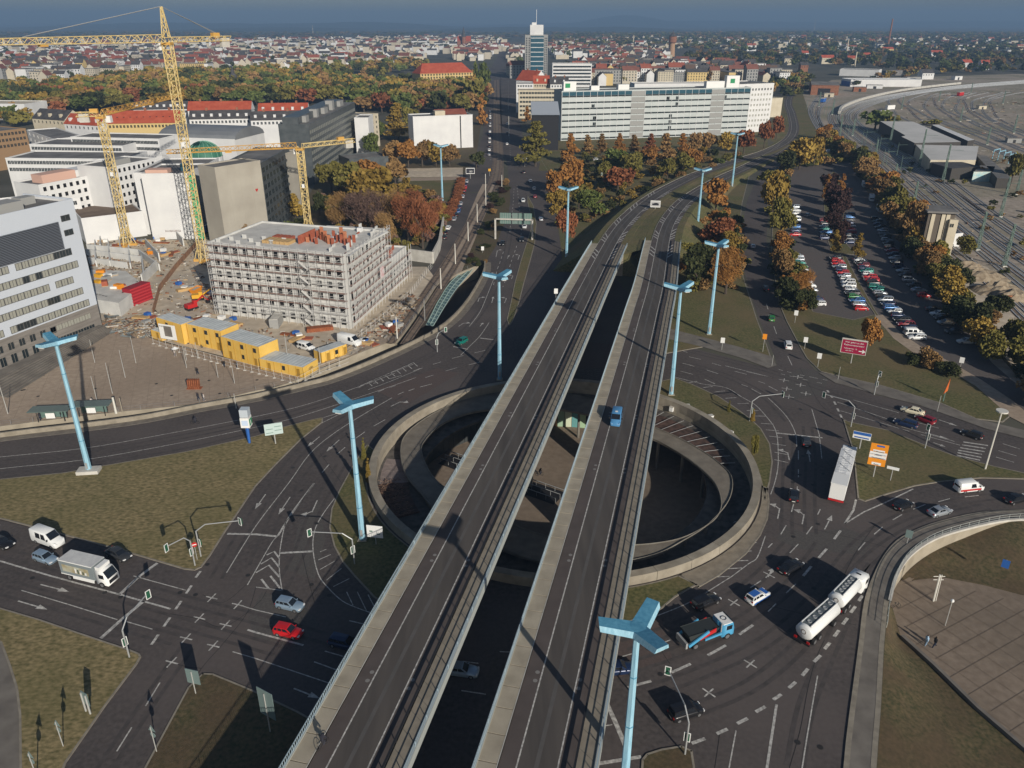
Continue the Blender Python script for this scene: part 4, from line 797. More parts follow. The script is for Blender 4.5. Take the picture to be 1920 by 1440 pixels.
bx(t,'chassis',DARK,-4.1,-.5,.55,4,.5,1.0); bx(t,'skirt',WHT,-2.2,-1.2,.45,1.6,-1.12,.95)
loft([[(2.1,-1.15,.5),(2.1,-1.15,2.5),(2.1,-1.0,2.9),(2.1,1.0,2.9),(2.1,1.15,2.5),(2.1,1.15,.5)],[(3.4,-1.15,.5),(3.4,-1.15,2.4),(3.4,-1.0,2.75),(3.4,1.0,2.75),(3.4,1.15,2.4),(3.4,1.15,.5)],[(4.1,-1.1,.45),(4.1,-1.1,1.5),(4.1,-.95,1.6),(4.1,.95,1.6),(4.1,1.1,1.5),(4.1,1.1,.45)]],'cab',WHT,t)
b=MB(); b.poly([(4.13,-.95,1.62),(4.13,.95,1.62),(3.46,.92,2.7),(3.46,-.92,2.7)]); b.build('windscreen',CARGL,t)
bx(t,'wind_deflector',WHT,2.2,-1.0,2.85,3.0,1.0,3.4); bx(t,'grille',DARK,4.1,-.8,.7,4.13,.8,1.3)
for y in (-1.17,1.17): bx(t,'cab_window',CARGL,2.7,y-.01,1.6,3.6,y+.01,2.3)
for x in (-2.9,3.0):
    for y in (-1.08,1.08): wheel(t,x,y,.48,.3)
# articulated lorry
t,_=veh('semi_trailer_lorry','very long white curtain sided trailer lorry with rippled roof sheet','lorry',(1561,961),(1592,851))
TARP=mat('tarpaulin',(.66,.67,.67),.55,c2=(.78,.78,.77),sc_=.8,stretch=(1,3,1),bump=.5)
bx(t,'trailer_side',TARP,-8.2,-1.26,1.1,5.4,1.26,3.85)
b=MB(); nx_=40
for i in range(nx_+1):
    x=-4.2+9.6*i/nx_
    for y,zz in ((-1.28,3.86),(-.6,3.93+.05*math.sin(i*2.1)),(0,3.9+.06*math.sin(i*1.7+1)),(.6,3.93+.05*math.sin(i*2.4)),(1.28,3.86)): b.v.append((x,y,zz))
for i in range(nx_):
    for j_ in range(4): a=i*5+j_; b.f.append((a,a+5,a+6,a+1)); b.m.append(0)
b.build('roof_tarpaulin',TARP,t); bx(t,'rear_roof',WHT,-8.25,-1.29,3.85,-4.3,1.29,3.95); bx(t,'rear_door',WHT,-8.3,-1.2,1.0,-8.2,1.2,3.8); bx(t,'rear_bumper',REDP,-8.36,-1.25,.6,-8.25,1.25,.95)
for i in range(3):
    m_=MB(); y0=-1.1; x0=-3+i*2.6; m_.bar((x0,-1.1,3.99),(x0+2.4,.9,3.99),.035); m_.build('roof_seam',mat('seam_dark',(.15,.2,.22),.6),t)
bx(t,'tractor_cab',WHT,6.0,-1.24,.6,8.2,1.24,3.2); bx(t,'cab_fairing',WHT,6.0,-1.1,3.2,7.2,1.1,3.7); bx(t,'cab_hatch',CARGL,6.9,-.4,3.7,7.15,.4,3.73); bx(t,'windscreen',CARGL,8.18,-1.05,1.8,8.23,1.05,2.9); bx(t,'chassis',DARK,-8,-.5,.6,7,.5,1.1)
for x in (-6.6,-5.3,-4.0,4.6,7.2):
    for y in (-1.08,1.08): wheel(t,x,y,.5,.3)
# tankers
def tanker(name,label,rear,front,L,cab):
    t,_=veh(name,label,'tanker',rear,front); h=L/2; x1=h-(2.6 if cab else .3)
    secs=[]
    for x,s_ in ((-h,.82),(-h+.25,1),(x1-.25,1),(x1,.82)):
        secs.append([(x,s_*1.25*math.cos(a)*(1 if abs(math.sin(a))<.9 else 1),2.15+s_*1.12*math.sin(a)) for a in [2*math.pi*k/18-math.pi/2 for k in range(18)]]); secs[-1].append(secs[-1][0])
    loft(secs,'tank',CP['white'],t)
    bx(t,'walkway',mat('tank_top',(.1,.12,.13),.5),-h+.5,-.62,3.22,x1-.5,.62,3.3)
    for y in (-.66,.66): bx(t,'walkway_rail',CP['white'],-h+.4,y-.05,3.2,x1-.4,y+.05,3.42)
    for k in range(5): 
        m_=MB(); xx=-h+1.2+k*(x1+h-2.4)/4; ring(m_,[(.24,3.3),(.24,3.42),(.3,3.42),(.3,3.3)],12,(xx,0)); m_.tube((xx,0,3.3),(xx,0,3.36),.23,12); m_.build('hatch',STEEL,t)
    bx(t,'chassis',DARK,-h+.1,-.6,.6,h-.3,.6,1.1); bx(t,'bumper',DARK,-h-.12,-1.15,.5,-h+.05,1.15,.8)
    for y in (-.9,.9): bx(t,'tail_light',TAILL,-h-.16,y-.2,.85,-h-.02,y+.2,1.15)
    m_=MB(); m_.tube((-h+.01,0,2.3),(-h-.03,0,2.3),.38,12); m_.build('emblem',mat('emblem_grey',(.25,.22,.2),.5),t); 
    m_=MB(); m_.tube((-h-.03,0,2.3),(-h-.05,0,2.3),.24,12); m_.build('emblem_centre',CP['white'],t)
    if cab:
        loft([[(x1+.25,-1.2,.6),(x1+.25,-1.2,2.5),(x1+.25,-1.0,2.9),(x1+.25,1.0,2.9),(x1+.25,1.2,2.5),(x1+.25,1.2,.6)],[(h-.3,-1.2,.6),(h-.3,-1.2,2.45),(h-.3,-1.0,2.85),(h-.3,1.0,2.85),(h-.3,1.2,2.45),(h-.3,1.2,.6)],[(h,-1.12,.55),(h,-1.12,1.6),(h,-.95,1.7),(h,.95,1.7),(h,1.12,1.6),(h,1.12,.55)]],'cab',CP['white'],t)
        b=MB(); b.poly([(h+.02,-1,1.72),(h+.02,1,1.72),(h-.24,.95,2.8),(h-.24,-.95,2.8)]); b.build('windscreen',CARGL,t)
        for y in (-1.22,1.22): bx(t,'cab_window',CARGL,h-1.4,y-.01,1.7,h-.5,y+.01,2.4)
        bx(t,'roof_hatch',CARGL,h-1.5,-.35,2.9,h-1.2,.35,2.93)
    else: bx(t,'drawbar',DARK,h-.3,-.15,.7,h+1.2,.15,.9)
    for x in ((-h+1.1,-h+2.4,h-1.3) if cab else (-h+1.4,-h+2.7,h-1.4)):
        for y in (-1.05,1.05): wheel(t,x,y,.48,.3)
    return t
tanker('tanker_trailer','white tank trailer with dark top walkway towed behind the tanker lorry',(1498,1213),(1562,1155),8.0,False)
tanker('tanker_lorry','white tanker lorry pulling the tank trailer, ladder and hatches on top',(1562,1150),(1611,1098),8.4,True)
# skip loader
t,_=veh('skip_lorry','light blue skip loader lorry carrying a dark skip with a red frame','lorry',(1283,1211),(1362,1185))
LBL=mat('lorry_blue',(.07,.3,.5),.4)
bx(t,'chassis',DARK,-3.6,-.5,.6,3.4,.5,1.05)
loft([[(1.7,-1.15,.6),(1.7,-1.15,2.6),(1.7,1.15,2.6),(1.7,1.15,.6)],[(3.3,-1.15,.6),(3.3,-1.15,2.6),(3.3,1.15,2.6),(3.3,1.15,.6)],[(3.6,-1.1,.6),(3.6,-1.1,1.6),(3.6,1.1,1.6),(3.6,1.1,.6)]],'cab',LBL,t)
bx(t,'cab_roof',WHT,1.75,-1.1,2.6,3.2,1.1,2.7); bx(t,'roof_bar',DARK,3.2,-1.0,2.72,3.3,1.0,2.85)
m_=MB(); ring(m_,[(.35,2.7),(.35,2.76),(.42,2.76)],10,(2.5,0)); m_.build('roof_hatch',DARK,t)
b=MB(); b.poly([(3.62,-1,1.62),(3.62,1,1.62),(3.34,.95,2.5),(3.34,-.95,2.5)]); b.build('windscreen',CARGL,t)
for y in (-1.16,1.16): bx(t,'cab_window',CARGL,2.3,y-.01,1.6,3.2,y+.01,2.3)
m_=MB(); m_.v+=[(-3.0,-.9,1.1),(.6,-.9,1.1),(.6,.9,1.1),(-3.0,.9,1.1),(-3.6,-1.05,2.5),(1.2,-1.05,2.5),(1.2,1.05,2.5),(-3.6,1.05,2.5),(-1.4,0,2.9)]
for f in ((0,1,5,4),(1,2,6,5),(2,3,7,6),(3,0,4,7)): m_.f.append(f); m_.m.append(0)
m_.tess([[(-3.5,-1,2.42),(1.1,-1,2.42),(1.1,1,2.42),(-3.5,1,2.42)]]); m_.build('skip',mat('skip_dark',(.03,.035,.035),.7),t)
for sg in (-1,1):
    m_=MB(); m_.obox((-2.1,sg*1.22,1.75),(1.5,0,.75),(0,.09,0),(-.08,0,.2)); m_.build('lift_arm',LBL,t)
    m_=MB(); m_.obox((.2,sg*1.2,1.35),(1.3,0,.1),(0,.1,0),(0,0,.16)); m_.build('side_beam',LBL,t)
    m_=MB(); m_.obox((-.6,sg*1.12,1.95),(1.2,0,.35),(0,.05,0),(0,0,.3)); m_.build('red_frame',REDP,t)
    for x in (-2.4,2.6): wheel(t,x,sg*1.05,.5,.3)
bx(t,'outrigger',STEEL,-4.0,-1.15,.6,-3.7,1.15,1.5)
m_=MB(); m_.tube((1.45,-1.1,1.1),(1.45,-1.1,3.1),.09,6); m_.build('exhaust_stack',STEEL,t)
# ---------------- blue three arm lamp masts ----------------
MASTB=mat('mast_blue',(.2,.4,.52),.62,c2=(.34,.57,.69),sc_=1.6,spec=.25,det=9,stretch=(3,3,.35),big=(.4,.4,(.26,.42,.5))); MASTD=mat('mast_head_blue',(.06,.21,.33),.55,c2=(.1,.29,.42),sc_=2.5,det=8)
def mast(loc,h,label,rot=0,base=False,grp='blue three armed lamp masts'):
    t=thing('lamp_mast',label,'street lamp',loc,0,grp)
    m_=MB(); b0,b1=.52,.3
    for z0,z1,r0,r1 in ((0,h-.6,b0,b1),): m_.tube((0,0,z0),(0,0,z1),r0,6,r2=r1)
    m_.build('pole',MASTB,t)
    for k in range(3):
        a=rot+k*2*math.pi/3; c,s_=math.cos(a),math.sin(a); f=lambda x,y,z:(x*c-y*s_,x*s_+y*c,z)
        m_=MB(); L=3.55
        m_.v+=[f(.1,-.75,h-.35),f(L,-.62,h+.25),f(L,.62,h+.25),f(.1,.75,h-.35),f(.1,-.95,h-.95),f(L-.1,-.8,h-.3),f(L-.1,.8,h-.3),f(.1,.95,h-.95)]
        for q in ((0,1,2,3),(7,6,5,4),(0,4,5,1),(1,5,6,2),(2,6,7,3)): m_.f.append(q); m_.m.append(0 if q==(0,1,2,3) else 1)
        m_.build('lamp_arm',[MASTD,MASTB],t)
    m_=MB(); m_.tube((0,0,h-1.1),(0,0,h-.25),.85,6); m_.build('lamp_hub',MASTD,t)
    if base: m_=MB(); m_.box(-1.9,-1.2,-.2,1.9,.9,.75,rz=.12); m_.build('footing',CONCL,t)
    else: m_=MB(); m_.box(-.7,-.7,0,.7,.7,.25); m_.build('footing',CONC,t)
    m_=MB(); m_.box(-.2,-.56,1,.2,-.48,2.2); m_.build('service_hatch',STEEL,t)
    for z in (h*.25,h*.5,h*.75): m_=MB(); m_.tube((0,0,z),(0,0,z+.12),.56-.24*z/h,6); m_.build('seam_collar',MASTD,t)
    for k in range(3):
        a=rot+k*2*math.pi/3; m_=MB(); m_.obox((2.2*math.cos(a),2.2*math.sin(a),h-.62),(1.1*math.cos(a),1.1*math.sin(a),.17),(-.45*math.sin(a),.45*math.cos(a),0),(0,0,.05)); m_.build('lamp_glass',WHT,t)
    return t
for f,tp,l,r_,b in (((168,885),635,'blue lamp mast on a white concrete block in the dry verge, far left',.3,True),((680,1012),752,'blue lamp mast standing in the grass inside the roundabout\'s west curve',.2,False),((937,712),514,'blue lamp mast rising just left of the west viaduct',.9,False),((1258,740),535,'blue lamp mast rising just right of the east viaduct above the planting bed',.75,False),((1329,627),455,'blue lamp mast on the lawn right of the viaducts',.8,False),((1062,487),352,'blue lamp mast in front of the red leaved tree with stickers on its pole',.5,False),((1307,432),317,'blue lamp mast between the far viaduct end and the orange trees',.4,False),((1372,352),250,'farthest blue lamp mast, beside the upper viaduct road',.4,False),((830,382),272,'blue lamp mast on the park lawn beside the street',.4,False)):
    mast((*G(*f),0),GH(f,tp),l,r_,b)
# nearest mast, its foot is below the frame
mast((*G(1196,1170,25.4),0),25.4,'nearest blue lamp mast, its head large in front of the skip lorry',.5*math.pi-.55,False)
# stickers on one mast
# ---------------- other poles ----------------
POLE=mat('pole_grey',(.42,.42,.4),.5,.2); POLEW=mat('pole_white',(.62,.6,.54),.5)
def pole(f,top,label,cat='pole',r=.12,m_=None,name='pole',grp=None,z=0,head=None):
    a=G(*f,z); h=GH(f,top)-0; t=thing(name,label,cat,(*a,z),0,grp); b=MB(); b.tube((0,0,0),(0,0,h-z),r,6,r2=r*.7); b.build('shaft',m_ or POLE,t)
    if head=='disc': b=MB(); b.tube((0,0,h-z),(0,0,h-z+.25),1.0,16); b.build('lamp_head',POLEW,t)
    if head=='knob': b=MB(); b.tube((0,0,h-z),(0,0,h-z+.4),.28,8); b.build('lamp_head',POLEW,t)
    return t
pole((1847,880),772,'white street lamp with flat round head on the signed traffic island','street lamp',.16,POLEW,'street_lamp',head='disc')
for i,(f,tp) in enumerate([((798,612),508),((852,495),455),((876,450),415),((900,400),382-5),((906,382),368-35),((912,385),330-4),((925,330),298),((942,356),328),((745,629),617-25),((798,600),565)]): pass
for i,(f,tp) in enumerate([((854,495),457),((878,452),416),((895,417),382),((911,386),326),((827,542),503),((797,601),560),((941,356),328),((745,635),594),((954,255),218),((953,205),180)]):
    pole(f,tp,'pale tram wire pole, %s counting up the tram track from the plaza'%ORD[[3,4,5,6,2,1,7,0,8,9][i]],'pole',.2,POLEW,'tram_pole','tram wire poles')
for i,(f,tp) in enumerate([((440,720-6+5),684),((409,708),679),((371,672),640+2),((350,676),652),((345,697-20),654),((350,690),648),((178,680),637),((255,681),631),((235,708),656),((211,738),680),((183,757),705),((231,672-3),0)][:11]):
    pole(f,tp,'slim grey pole on the brown plaza, %s from the left'%ORD[[10,8,7,5,9,6,0,4,3,2,1][i]],'pole',.08,POLE,'plaza_pole','slim poles on the plaza')
for i,(f,tp,k) in enumerate([((15,776),722,0),((443,766),738,0),((218,775),745,1),((230,774),746,2),((541,685),626,0),((601,682),651,0),((1397,790),0,9),((540,665),0,9)]):
    if k==9: continue
    pole(f,tp,[['white lamp post at the steps left of the shelters','white lamp post above the plaza rail','','','white lamp post between container and scaffolding','white lamp post behind the yellow skip containers'][min(i,5)],'thick white pillar at the tram cutting rail','leaning brown post beside the white pillar'][k],'pole',[.1,.28,.12][k],[POLE,POLEW,CONC][k],'plaza_post')
def on_ground(f,z=0): return (*G(*f,z),z)
TLH=mat('signal_housing',(.02,.09,.05),.5); TLF=mat('signal_border',(.7,.7,.68),.5)
def signal_head(par,loc,ang,lit=None):
    c,s_=math.cos(ang),math.sin(ang)
    m_=MB(); m_.obox(loc,(c*.14,s_*.14,0),(-s_*.2,c*.2,0),(0,0,.5)); o=m_.build('signal_head',TLH,par)
    m_=MB(); q=(loc[0]-c*.16,loc[1]-s_*.16,loc[2]); m_.obox(q,(c*.012,s_*.012,0),(-s_*.3,c*.3,0),(0,0,.6)); m_.build('backing_board',TLH,o)
    for dy,dz,hy,hz in ((.32,0,.05,.67),(-.32,0,.05,.67),(0,.63,.28,.05),(0,-.63,.28,.05)): m_=MB(); m_.obox((q[0]-s_*dy,q[1]+c*dy,q[2]+dz),(c*.03,s_*.03,0),(-s_*hy,c*hy,0),(0,0,hz)); m_.build('border',TLF,o)
    for k,cc in ((.3,(.3,.01,.01)),(0,(.25,.12,.01)),(-.3,(.01,.2,.06))):
        m_=MB(); m_.tube((loc[0]+c*.14,loc[1]+s_*.14,loc[2]+k),(loc[0]+c*.2,loc[1]+s_*.2,loc[2]+k),.1,8); m_.build('lens',mat('lens%d'%int(k*10),cc,.3),o)
def signal(f,tip,h,label,face=-1.57,low=True,post_h=3.4):
    # mast at foot f, arm end above pixel tip at height h
    a=Vector((*G(*f),0)); e=Vector(G3(*tip,h)); t=thing('traffic_signal',label,'traffic light',tuple(a)); d=e-a
    k1=Vector((0,0,h*.82)); k2=Vector((d.x*.22,d.y*.22,h)); en=Vector((d.x,d.y,h))
    m_=MB(); m_.tube((0,0,0),k1,.11,8); m_.tube(k1,k2,.09,8); m_.tube(k2,en,.075,8); m_.build('curved_mast',STEEL,t)
    signal_head(t,(d.x,d.y,h-.1),face)
    if low: signal_head(t,(.3*math.cos(face),.3*math.sin(face),2.6),face)
    return t
signal((366,1061),(310,1026),5.6,'curved signal mast on the verge corner, arm reaching left',2.8)
signal((377,1044),(451,976),5.8,'curved signal mast on the verge corner, arm reaching right over the road',.9)
signal((243,1233),(276,1113),5.6,'signal mast at the kerb lower left, arm over the incoming lanes',2.6)
signal((665,1058),(579,997),5.6,'signal mast beside the blue mast inside the roundabout',2.3)
signal((1284,1415),(1253,1255),6.0,'signal mast on the small bottom island with arm reaching up left',1.2)
signal((1457-52,790),(1469,738),5.6,'signal mast on the east roundabout lawn',.3)
signal((1595,801),(1546,739),5.6,'signal mast on the tip of the signed traffic island',.6)
signal((1595+44,740),(1651,700),4.5,'short signal mast on the pavement below the billboard',.6)
signal((1734,841),(1742,800),4.,'signal mast between queueing cars and the traffic island',.6)
signal((927,645),(905,600),5.,'signal mast beside the central blue mast',2.6) if 0 else None
signal((820,660),(835,617),4.8,'green signal mast on the hatched area north west',2.)
signal((1135+5,352),(1128,326),4.8,'signal mast beside the crossing near the orange trees',2.)
# ---------------- signs ----------------
SIGNB=mat('sign_back',(.2,.27,.26),.5,.3); PGRN=mat('sign_green_back',(.15,.24,.21),.5,.2)
def sign(f,z0,w_,h_,label,face,m_=None,name='road_sign',lines=(),legs=1,th=.08,cat='sign',tilt=0,back=None,zb=0):
    t=thing(name,label,cat,on_ground(f,zb),math.radians(face))       # board faces local +x... normal
    for y in ((0,) if legs==1 else (-w_*.35,w_*.35)):
        b=MB(); b.tube((-th,y,0),(-th,y,z0+h_*.9),.07 if legs==1 and w_<3 else .12,6); b.build('post',POLE,t)
    b=MB(); b.box(0,-w_/2,z0,th,w_/2,z0+h_); b.build('board',m_ or WHT,t)
    for y0,z_,ww,hh,mm in lines: b=MB(); b.box(th,y0-ww/2,z0+z_,th+.015,y0+ww/2,z0+z_+hh); b.build('panel',mm,t)
    return t
def face_of(f,tgt=(0,0)): a=G(*f); return math.degrees(math.atan2(tgt[1]-a[1],tgt[0]-a[0]))
# large billboard
t=sign((1595,682),2.7,5.4,3.3,'wide red billboard with white lettering and an arrow on the lawn',face_of((1595,682)),mat('billboard_red',(.3,.012,.05),.5),'billboard',cat='billboard')
def tx(t,s_,size,y,z,x=.1,m_=None): return text(t,s_,size,(x,y,z),(math.pi/2,0,math.pi/2),m_ or WHT)
tx(t,'Hier geht\'s zu den',.56,0,5.45); tx(t,'Radiosonderpreisen!',.54,0,4.75); tx(t,'Volkmannstr. 12',.44,-.7,3.85); tx(t,'nach 300 m',.38,-.9,3.3)
b=MB(); b.box(.08,1.2,3.4,.1,2.3,3.6); b.v+=[(.1,2.0,3.0),(.1,2.7,3.5),(.1,2.0,4.0)]; b.f.append((8,9,10)); b.m.append(0); b.build('arrow',WHT,t)
for x0,y0,z0,x1,y1,z1 in ((-.02,-2.85,6.0,.14,2.85,6.35),(-.02,-2.85,2.6,.14,2.85,2.7),(-.02,-2.85,2.7,.14,-2.7,6.0),(-.02,2.7,2.7,.14,2.85,6.0)): bx(t,'frame',CONCL,x0,y0,z0,x1,y1,z1)
t=sign((1637,895),3.0,3.6,5.2,'tall orange direction board with white and blue panels on the island',face_of((1637,895))+4,ORG,'direction_sign',lines=[(0,1.7,3.5,.75,WHT),(0,2.5,3.5,.75,WHT),(0,1.72,3.3,.12,BLUP),(0,2.62,3.3,.12,BLUP),(0,.15,1.9,.6,WHT),(.2,4.5,1.6,.4,BLUP),(0,3.4,2.4,.35,WHT)],legs=1)
t.scale=(.8,.8,.84)
for s_,z_ in (('H.-Neustadt',6.35),('Zentrum',5.55),('Messe',3.3),('Hauptbahnhof',4.85)): tx(t,s_,.42,0,z_,.11,INK)
sign((1611,842),2.2,3.2,1.5,'blue and white direction sign at the island\'s left end',face_of((1611,842)),WHT,lines=[(0,.85,3.1,.6,BLUP),(0,.2,2.6,.25,BLUP)])
sign((1669,902),2.4,2.0,.55,'small white arrow signpost on the traffic island',face_of((1669,902)),WHT)
t=sign((517,833),2.2,3.4,2.4,'pale green backed road sign board at the verge tip',face_of((517,833)),mat('sign_face',(.45,.55,.53),.5),lines=[(-.8,.4,1.3,.12,PGRN),(-.8,1.2,1.3,.12,PGRN),(.8,.8,1.3,.12,PGRN),(.8,1.6,1.3,.12,PGRN)])
t=thing('info_tower','white advertising cube on a blue leg beside the curved road','sign',on_ground((468,831)))
b=MB(); b.tube((0,0,0),(0,0,4.2),.25,6,r2=.4); b.build('leg',BLUP,t)
bx(t,'lower_box',WHT,-.85,-.85,3.8,.85,.85,5.9); bx(t,'upper_box',mat('ad_grey',(.45,.5,.55),.5),-.8,-.8,6.05,.8,.8,7.6); bx(t,'green_sign',GRNP,.86,-.7,4.2,.9,.7,5.5); bx(t,'green_letter',WHT,.9,-.2,4.4,.92,.1,5.2); bx(t,'text_panel',mat('pale_text',(.5,.6,.75),.5),-.6,-.88,4.3,.6,-.85,5.4)
sign((705,1022),1.5,2.6,2.2,'white double road sign in the shade beside the viaduct',-100,WHT,lines=[(-.6,1,.5,.25,PGRN),(.6,.6,.5,.25,PGRN)])
sign((368,1300),1.6,1.8,2.2,'back of a square road sign at the corner of the dark verge',75,SIGNB,legs=1)
sign((508,1372),2.4,2.4,4.0,'large grey ribbed road sign back beside the viaduct',60,SIGNB,legs=1,lines=[(0,.6,2.3,.08,STEEL),(0,1.5,2.3,.08,STEEL),(0,2.5,2.3,.08,STEEL),(0,3.4,2.3,.08,STEEL)])
sign((167,1336),1.3,1.2,1.9,'back of a road sign on two splayed legs in the dry verge',60,SIGNB,legs=2)
for f,l in (((119,1400),'triangular warning sign with round sign below, on the dry verge'),((294,1410),'warning sign with round sign at the kerb of the dark verge'),((70,1460),'warning sign at the very bottom of the dry verge')):
    t=thing('warning_sign',l,'sign',on_ground(f),1.2); b=MB(); b.tube((0,0,0),(0,0,3.9),.06,6); b.build('post',POLE,t)
    b=MB(); b.v+=[(.07,-.5,3.2),(.07,.5,3.2),(.07,0,4.1),(.1,-.5,3.2),(.1,.5,3.2),(.1,0,4.1)]; b.f+=[(2,1,0),(3,4,5),(0,1,4,3),(1,2,5,4),(2,0,3,5)]; b.m+=[0]*5; b.build('triangle',SIGNB,t)
    b=MB(); b.tube((.07,0,2.6),(.1,0,2.6),.38,12); b.build('disc',SIGNB,t)
t=thing('no_entry_sign','red round no entry sign between the two curved signal masts','sign',on_ground((370,1050)),face_of((370,1050))*math.pi/180); b=MB(); b.tube((0,0,0),(0,0,3.2),.05,6); b.build('post',POLE,t); b=MB(); b.tube((.04,0,2.9),(.08,0,2.9),.42,14); b.build('disc',REDP,t); bx(t,'bar',WHT,.08,-.3,2.83,.1,.3,2.97)
for f,tp,l,mm in (((1490,606),582,'white information sign at the side road verge',WHT),((1508,655),632,'small white sign at the side road corner',WHT),((1533,688),662,'small round sign on a thin pole below the billboard',WHT),((1571,712),688,'thin bare pole on the north pavement',None),((1430,660),626,'tram and bus stop sign with orange band beside the side road',ORG),((1447,687),666,'black topped traffic signal post at the junction corner',None),((1353,657),633,'small white sign on the lawn by the footpath',WHT),((1800,690),670,'round sign beside the lower car park exit',WHT),((1884,1063),1050,'blue wheelchair parking sign on the grass bank',BLUP),((1700,1020),994,'round traffic sign on the curved pavement',SIGNB),((1757,772),742,'thin pole on the north pavement right of the billboard',None),((1041,605),541,'white warning sign beside the slip road',WHT),((905,474),462,'white grid sign at the tram embankment',WHT)):
    h=GH(f,tp); t=thing('small_sign',l,'sign',on_ground(f),math.radians(face_of(f))); b=MB(); b.tube((0,0,0),(0,0,h),.06,6); b.build('post',POLE,t)
    if mm: bx(t,'plate',mm,.06,-.5,h-1.4,.1,.5,h)
t=thing('orange_banner_sign','leaning orange pennant on a green post beside the parking path','sign',on_ground((1768,753)),-1.2); b=MB(); b.tube((0,0,0),(0,0,3),.1,6); b.build('post',PGRN,t); b=MB(); b.v+=[(0,-.5,2),(0,.5,2.6),(0,.4,5.5),(.1,-.5,2),(.1,.5,2.6),(.1,.4,5.5)]; b.f+=[(2,1,0),(3,4,5),(0,1,4,3),(1,2,5,4),(2,0,3,5)]; b.m+=[0]*5; b.build('pennant',mat('pennant',(.5,.12,.03),.5),t)
t=sign((1228,396),1.6,4.0,2.7,'white framed billboard showing a dark car, between the viaduct ramps',face_of((1229,393)),WHT,'billboard',cat='billboard',zb=4.6,lines=[(0,.3,3.6,2.1,mat('ad_pic',(.45,.45,.45),.5)),(0,.8,2.6,.8,INK),(.2,1.4,1.4,.4,INK)])
t=sign((882,335),2.5,4.6,3.0,'white framed billboard by the west street beside the park',face_of((882,335)),WHT,'billboard',cat='billboard',lines=[(0,.3,4.2,2.4,INK),(.4,.8,1.8,.8,WHT)])
sign((984,305+8),3,2.2,2,'white sign board at the crossing beside the green tree',face_of((984,313)),WHT)
sign((918,330),2.5,1.3,1.3,'small yellow sign beside the tram track',face_of((918,330)),YEL)
# gantry
a=Vector((*G(929,448),0)); b_=Vector((*G(998,450),0)); d=b_-a; t=thing('sign_gantry','white portal gantry with road sign backs spanning the boulevard','gantry',tuple(a),math.atan2(d.y,d.x)); L=d.length
hg=GH((929,448),409)
for x in (0,L): bx(t,'post',CONCL,x-.3,-.3,0,x+.3,.3,hg)
bx(t,'beam',CONCL,-.3,-.3,hg-.5,L+.3,.3,hg)
for x0,x1 in ((L*.12,L*.42),(L*.45,L*.6),(L*.62,L*.98)):
    o=bx(t,'sign_board',PGRN,x0,.35,hg-2.1,x1,.5,hg+2.0)
    for k in range(5): b=MB(); b.box(x0+(x1-x0)*(k+.5)/5-.05,.28,hg-2.0,x0+(x1-x0)*(k+.5)/5+.05,.34,hg+1.9); b.build('stiffener',STEEL,o)
# bus shelters, cyclist, people, benches
for f,l in (((100,788),'glass roofed tram shelter on the left of the plaza edge'),((176,778),'glass roofed tram shelter right of the blue mast')):
    t=thing('tram_shelter',l,'shelter',on_ground(f),.09); h=2.6
    for x in (-2.6,2.6):
        for y in (-.7,.7): b=MB(); b.tube((x,y,0),(x,y,h),.07,6); b.build('post',DARK,t)
    bx(t,'roof',mat('shelter_glass',(.1,.14,.13),.25),-4,-1.5,h,4,1.4,h+.14); bx(t,'rear_pane',GLS,-2.6,.68,.3,2.6,.72,2.2); bx(t,'bench',CONC,-2,.2,.4,1.5,.55,.5); bx(t,'poster',WHT,-.9,-.72,.8,.9,-.66,2.0)
SKIN=mat('skin',(.45,.28,.2),.6)
def person(f,label,top,legs,stride=.25,rz=0,z=0,name='person',loc=None):
    t=thing(name,label,'person',loc or on_ground(f,z),rz)
    me=bpy.data.meshes.new('body'); V=[(0,0,.95),(0,0,1.2),(0,0,1.45),(0,0,1.56),(0,.0,1.68),(0,.18,1.42),(.08,.26,1.15),(.2,.24,.95),(0,-.18,1.42),(-.08,-.26,1.15),(-.02,-.24,.93),(0,.1,.9),(stride*.6,.1,.5),(stride,.1,.08),(stride+.14,.1,.04),(0,-.1,.9),(-stride*.4,-.1,.5),(-stride,-.1,.1),(-stride+.12,-.1,.04)]
    Ed=[(0,1),(1,2),(2,3),(3,4),(2,5),(5,6),(6,7),(2,8),(8,9),(9,10),(0,11),(11,12),(12,13),(13,14),(0,15),(15,16),(16,17),(17,18)]; Rr=[.15,.15,.14,.06,.12,.08,.06,.04,.08,.06,.04,.1,.075,.05,.045,.1,.075,.05,.045]
    me.from_pydata(V,Ed,[]); o=bpy.data.objects.new('body',me); COL.objects.link(o); o.parent=t
    md=o.modifiers.new('s','SKIN'); 
    for i,r_ in enumerate(Rr): me.skin_vertices[0].data[i].radius=(r_,r_) 
    md.use_smooth_shade=True
    me.materials.append(top)
    b=MB(); b.tube((0,0,.1),(0,0,.92),.0,3) if 0 else None
    m_=MB()
    for sg in (1,-1): m_.tube((0,.1*sg,.93),(stride*.6 if sg>0 else -stride*.4,.1*sg,.5),.12,8,r2=.09,cap=False); m_.tube((stride*.6 if sg>0 else -stride*.4,.1*sg,.5),(stride*sg,.1*sg,.1),.09,8,r2=.065,cap=False)
    m_.build('trousers',legs,t)
    m_=MB(); ring(m_,[(.0,1.84),(.07,1.82),(.105,1.75),(.1,1.66),(.06,1.6)],8); m_.build('hair',mat('hair',(.03,.02,.015),.8),t)
    m_=MB(); m_.obox((.06,0,1.69),(.05,0,0),(0,.07,0),(0,0,.09)); m_.build('face',SKIN,t)
    return t
def fabric(n,c): return mat('cloth_'+n,c,.9)
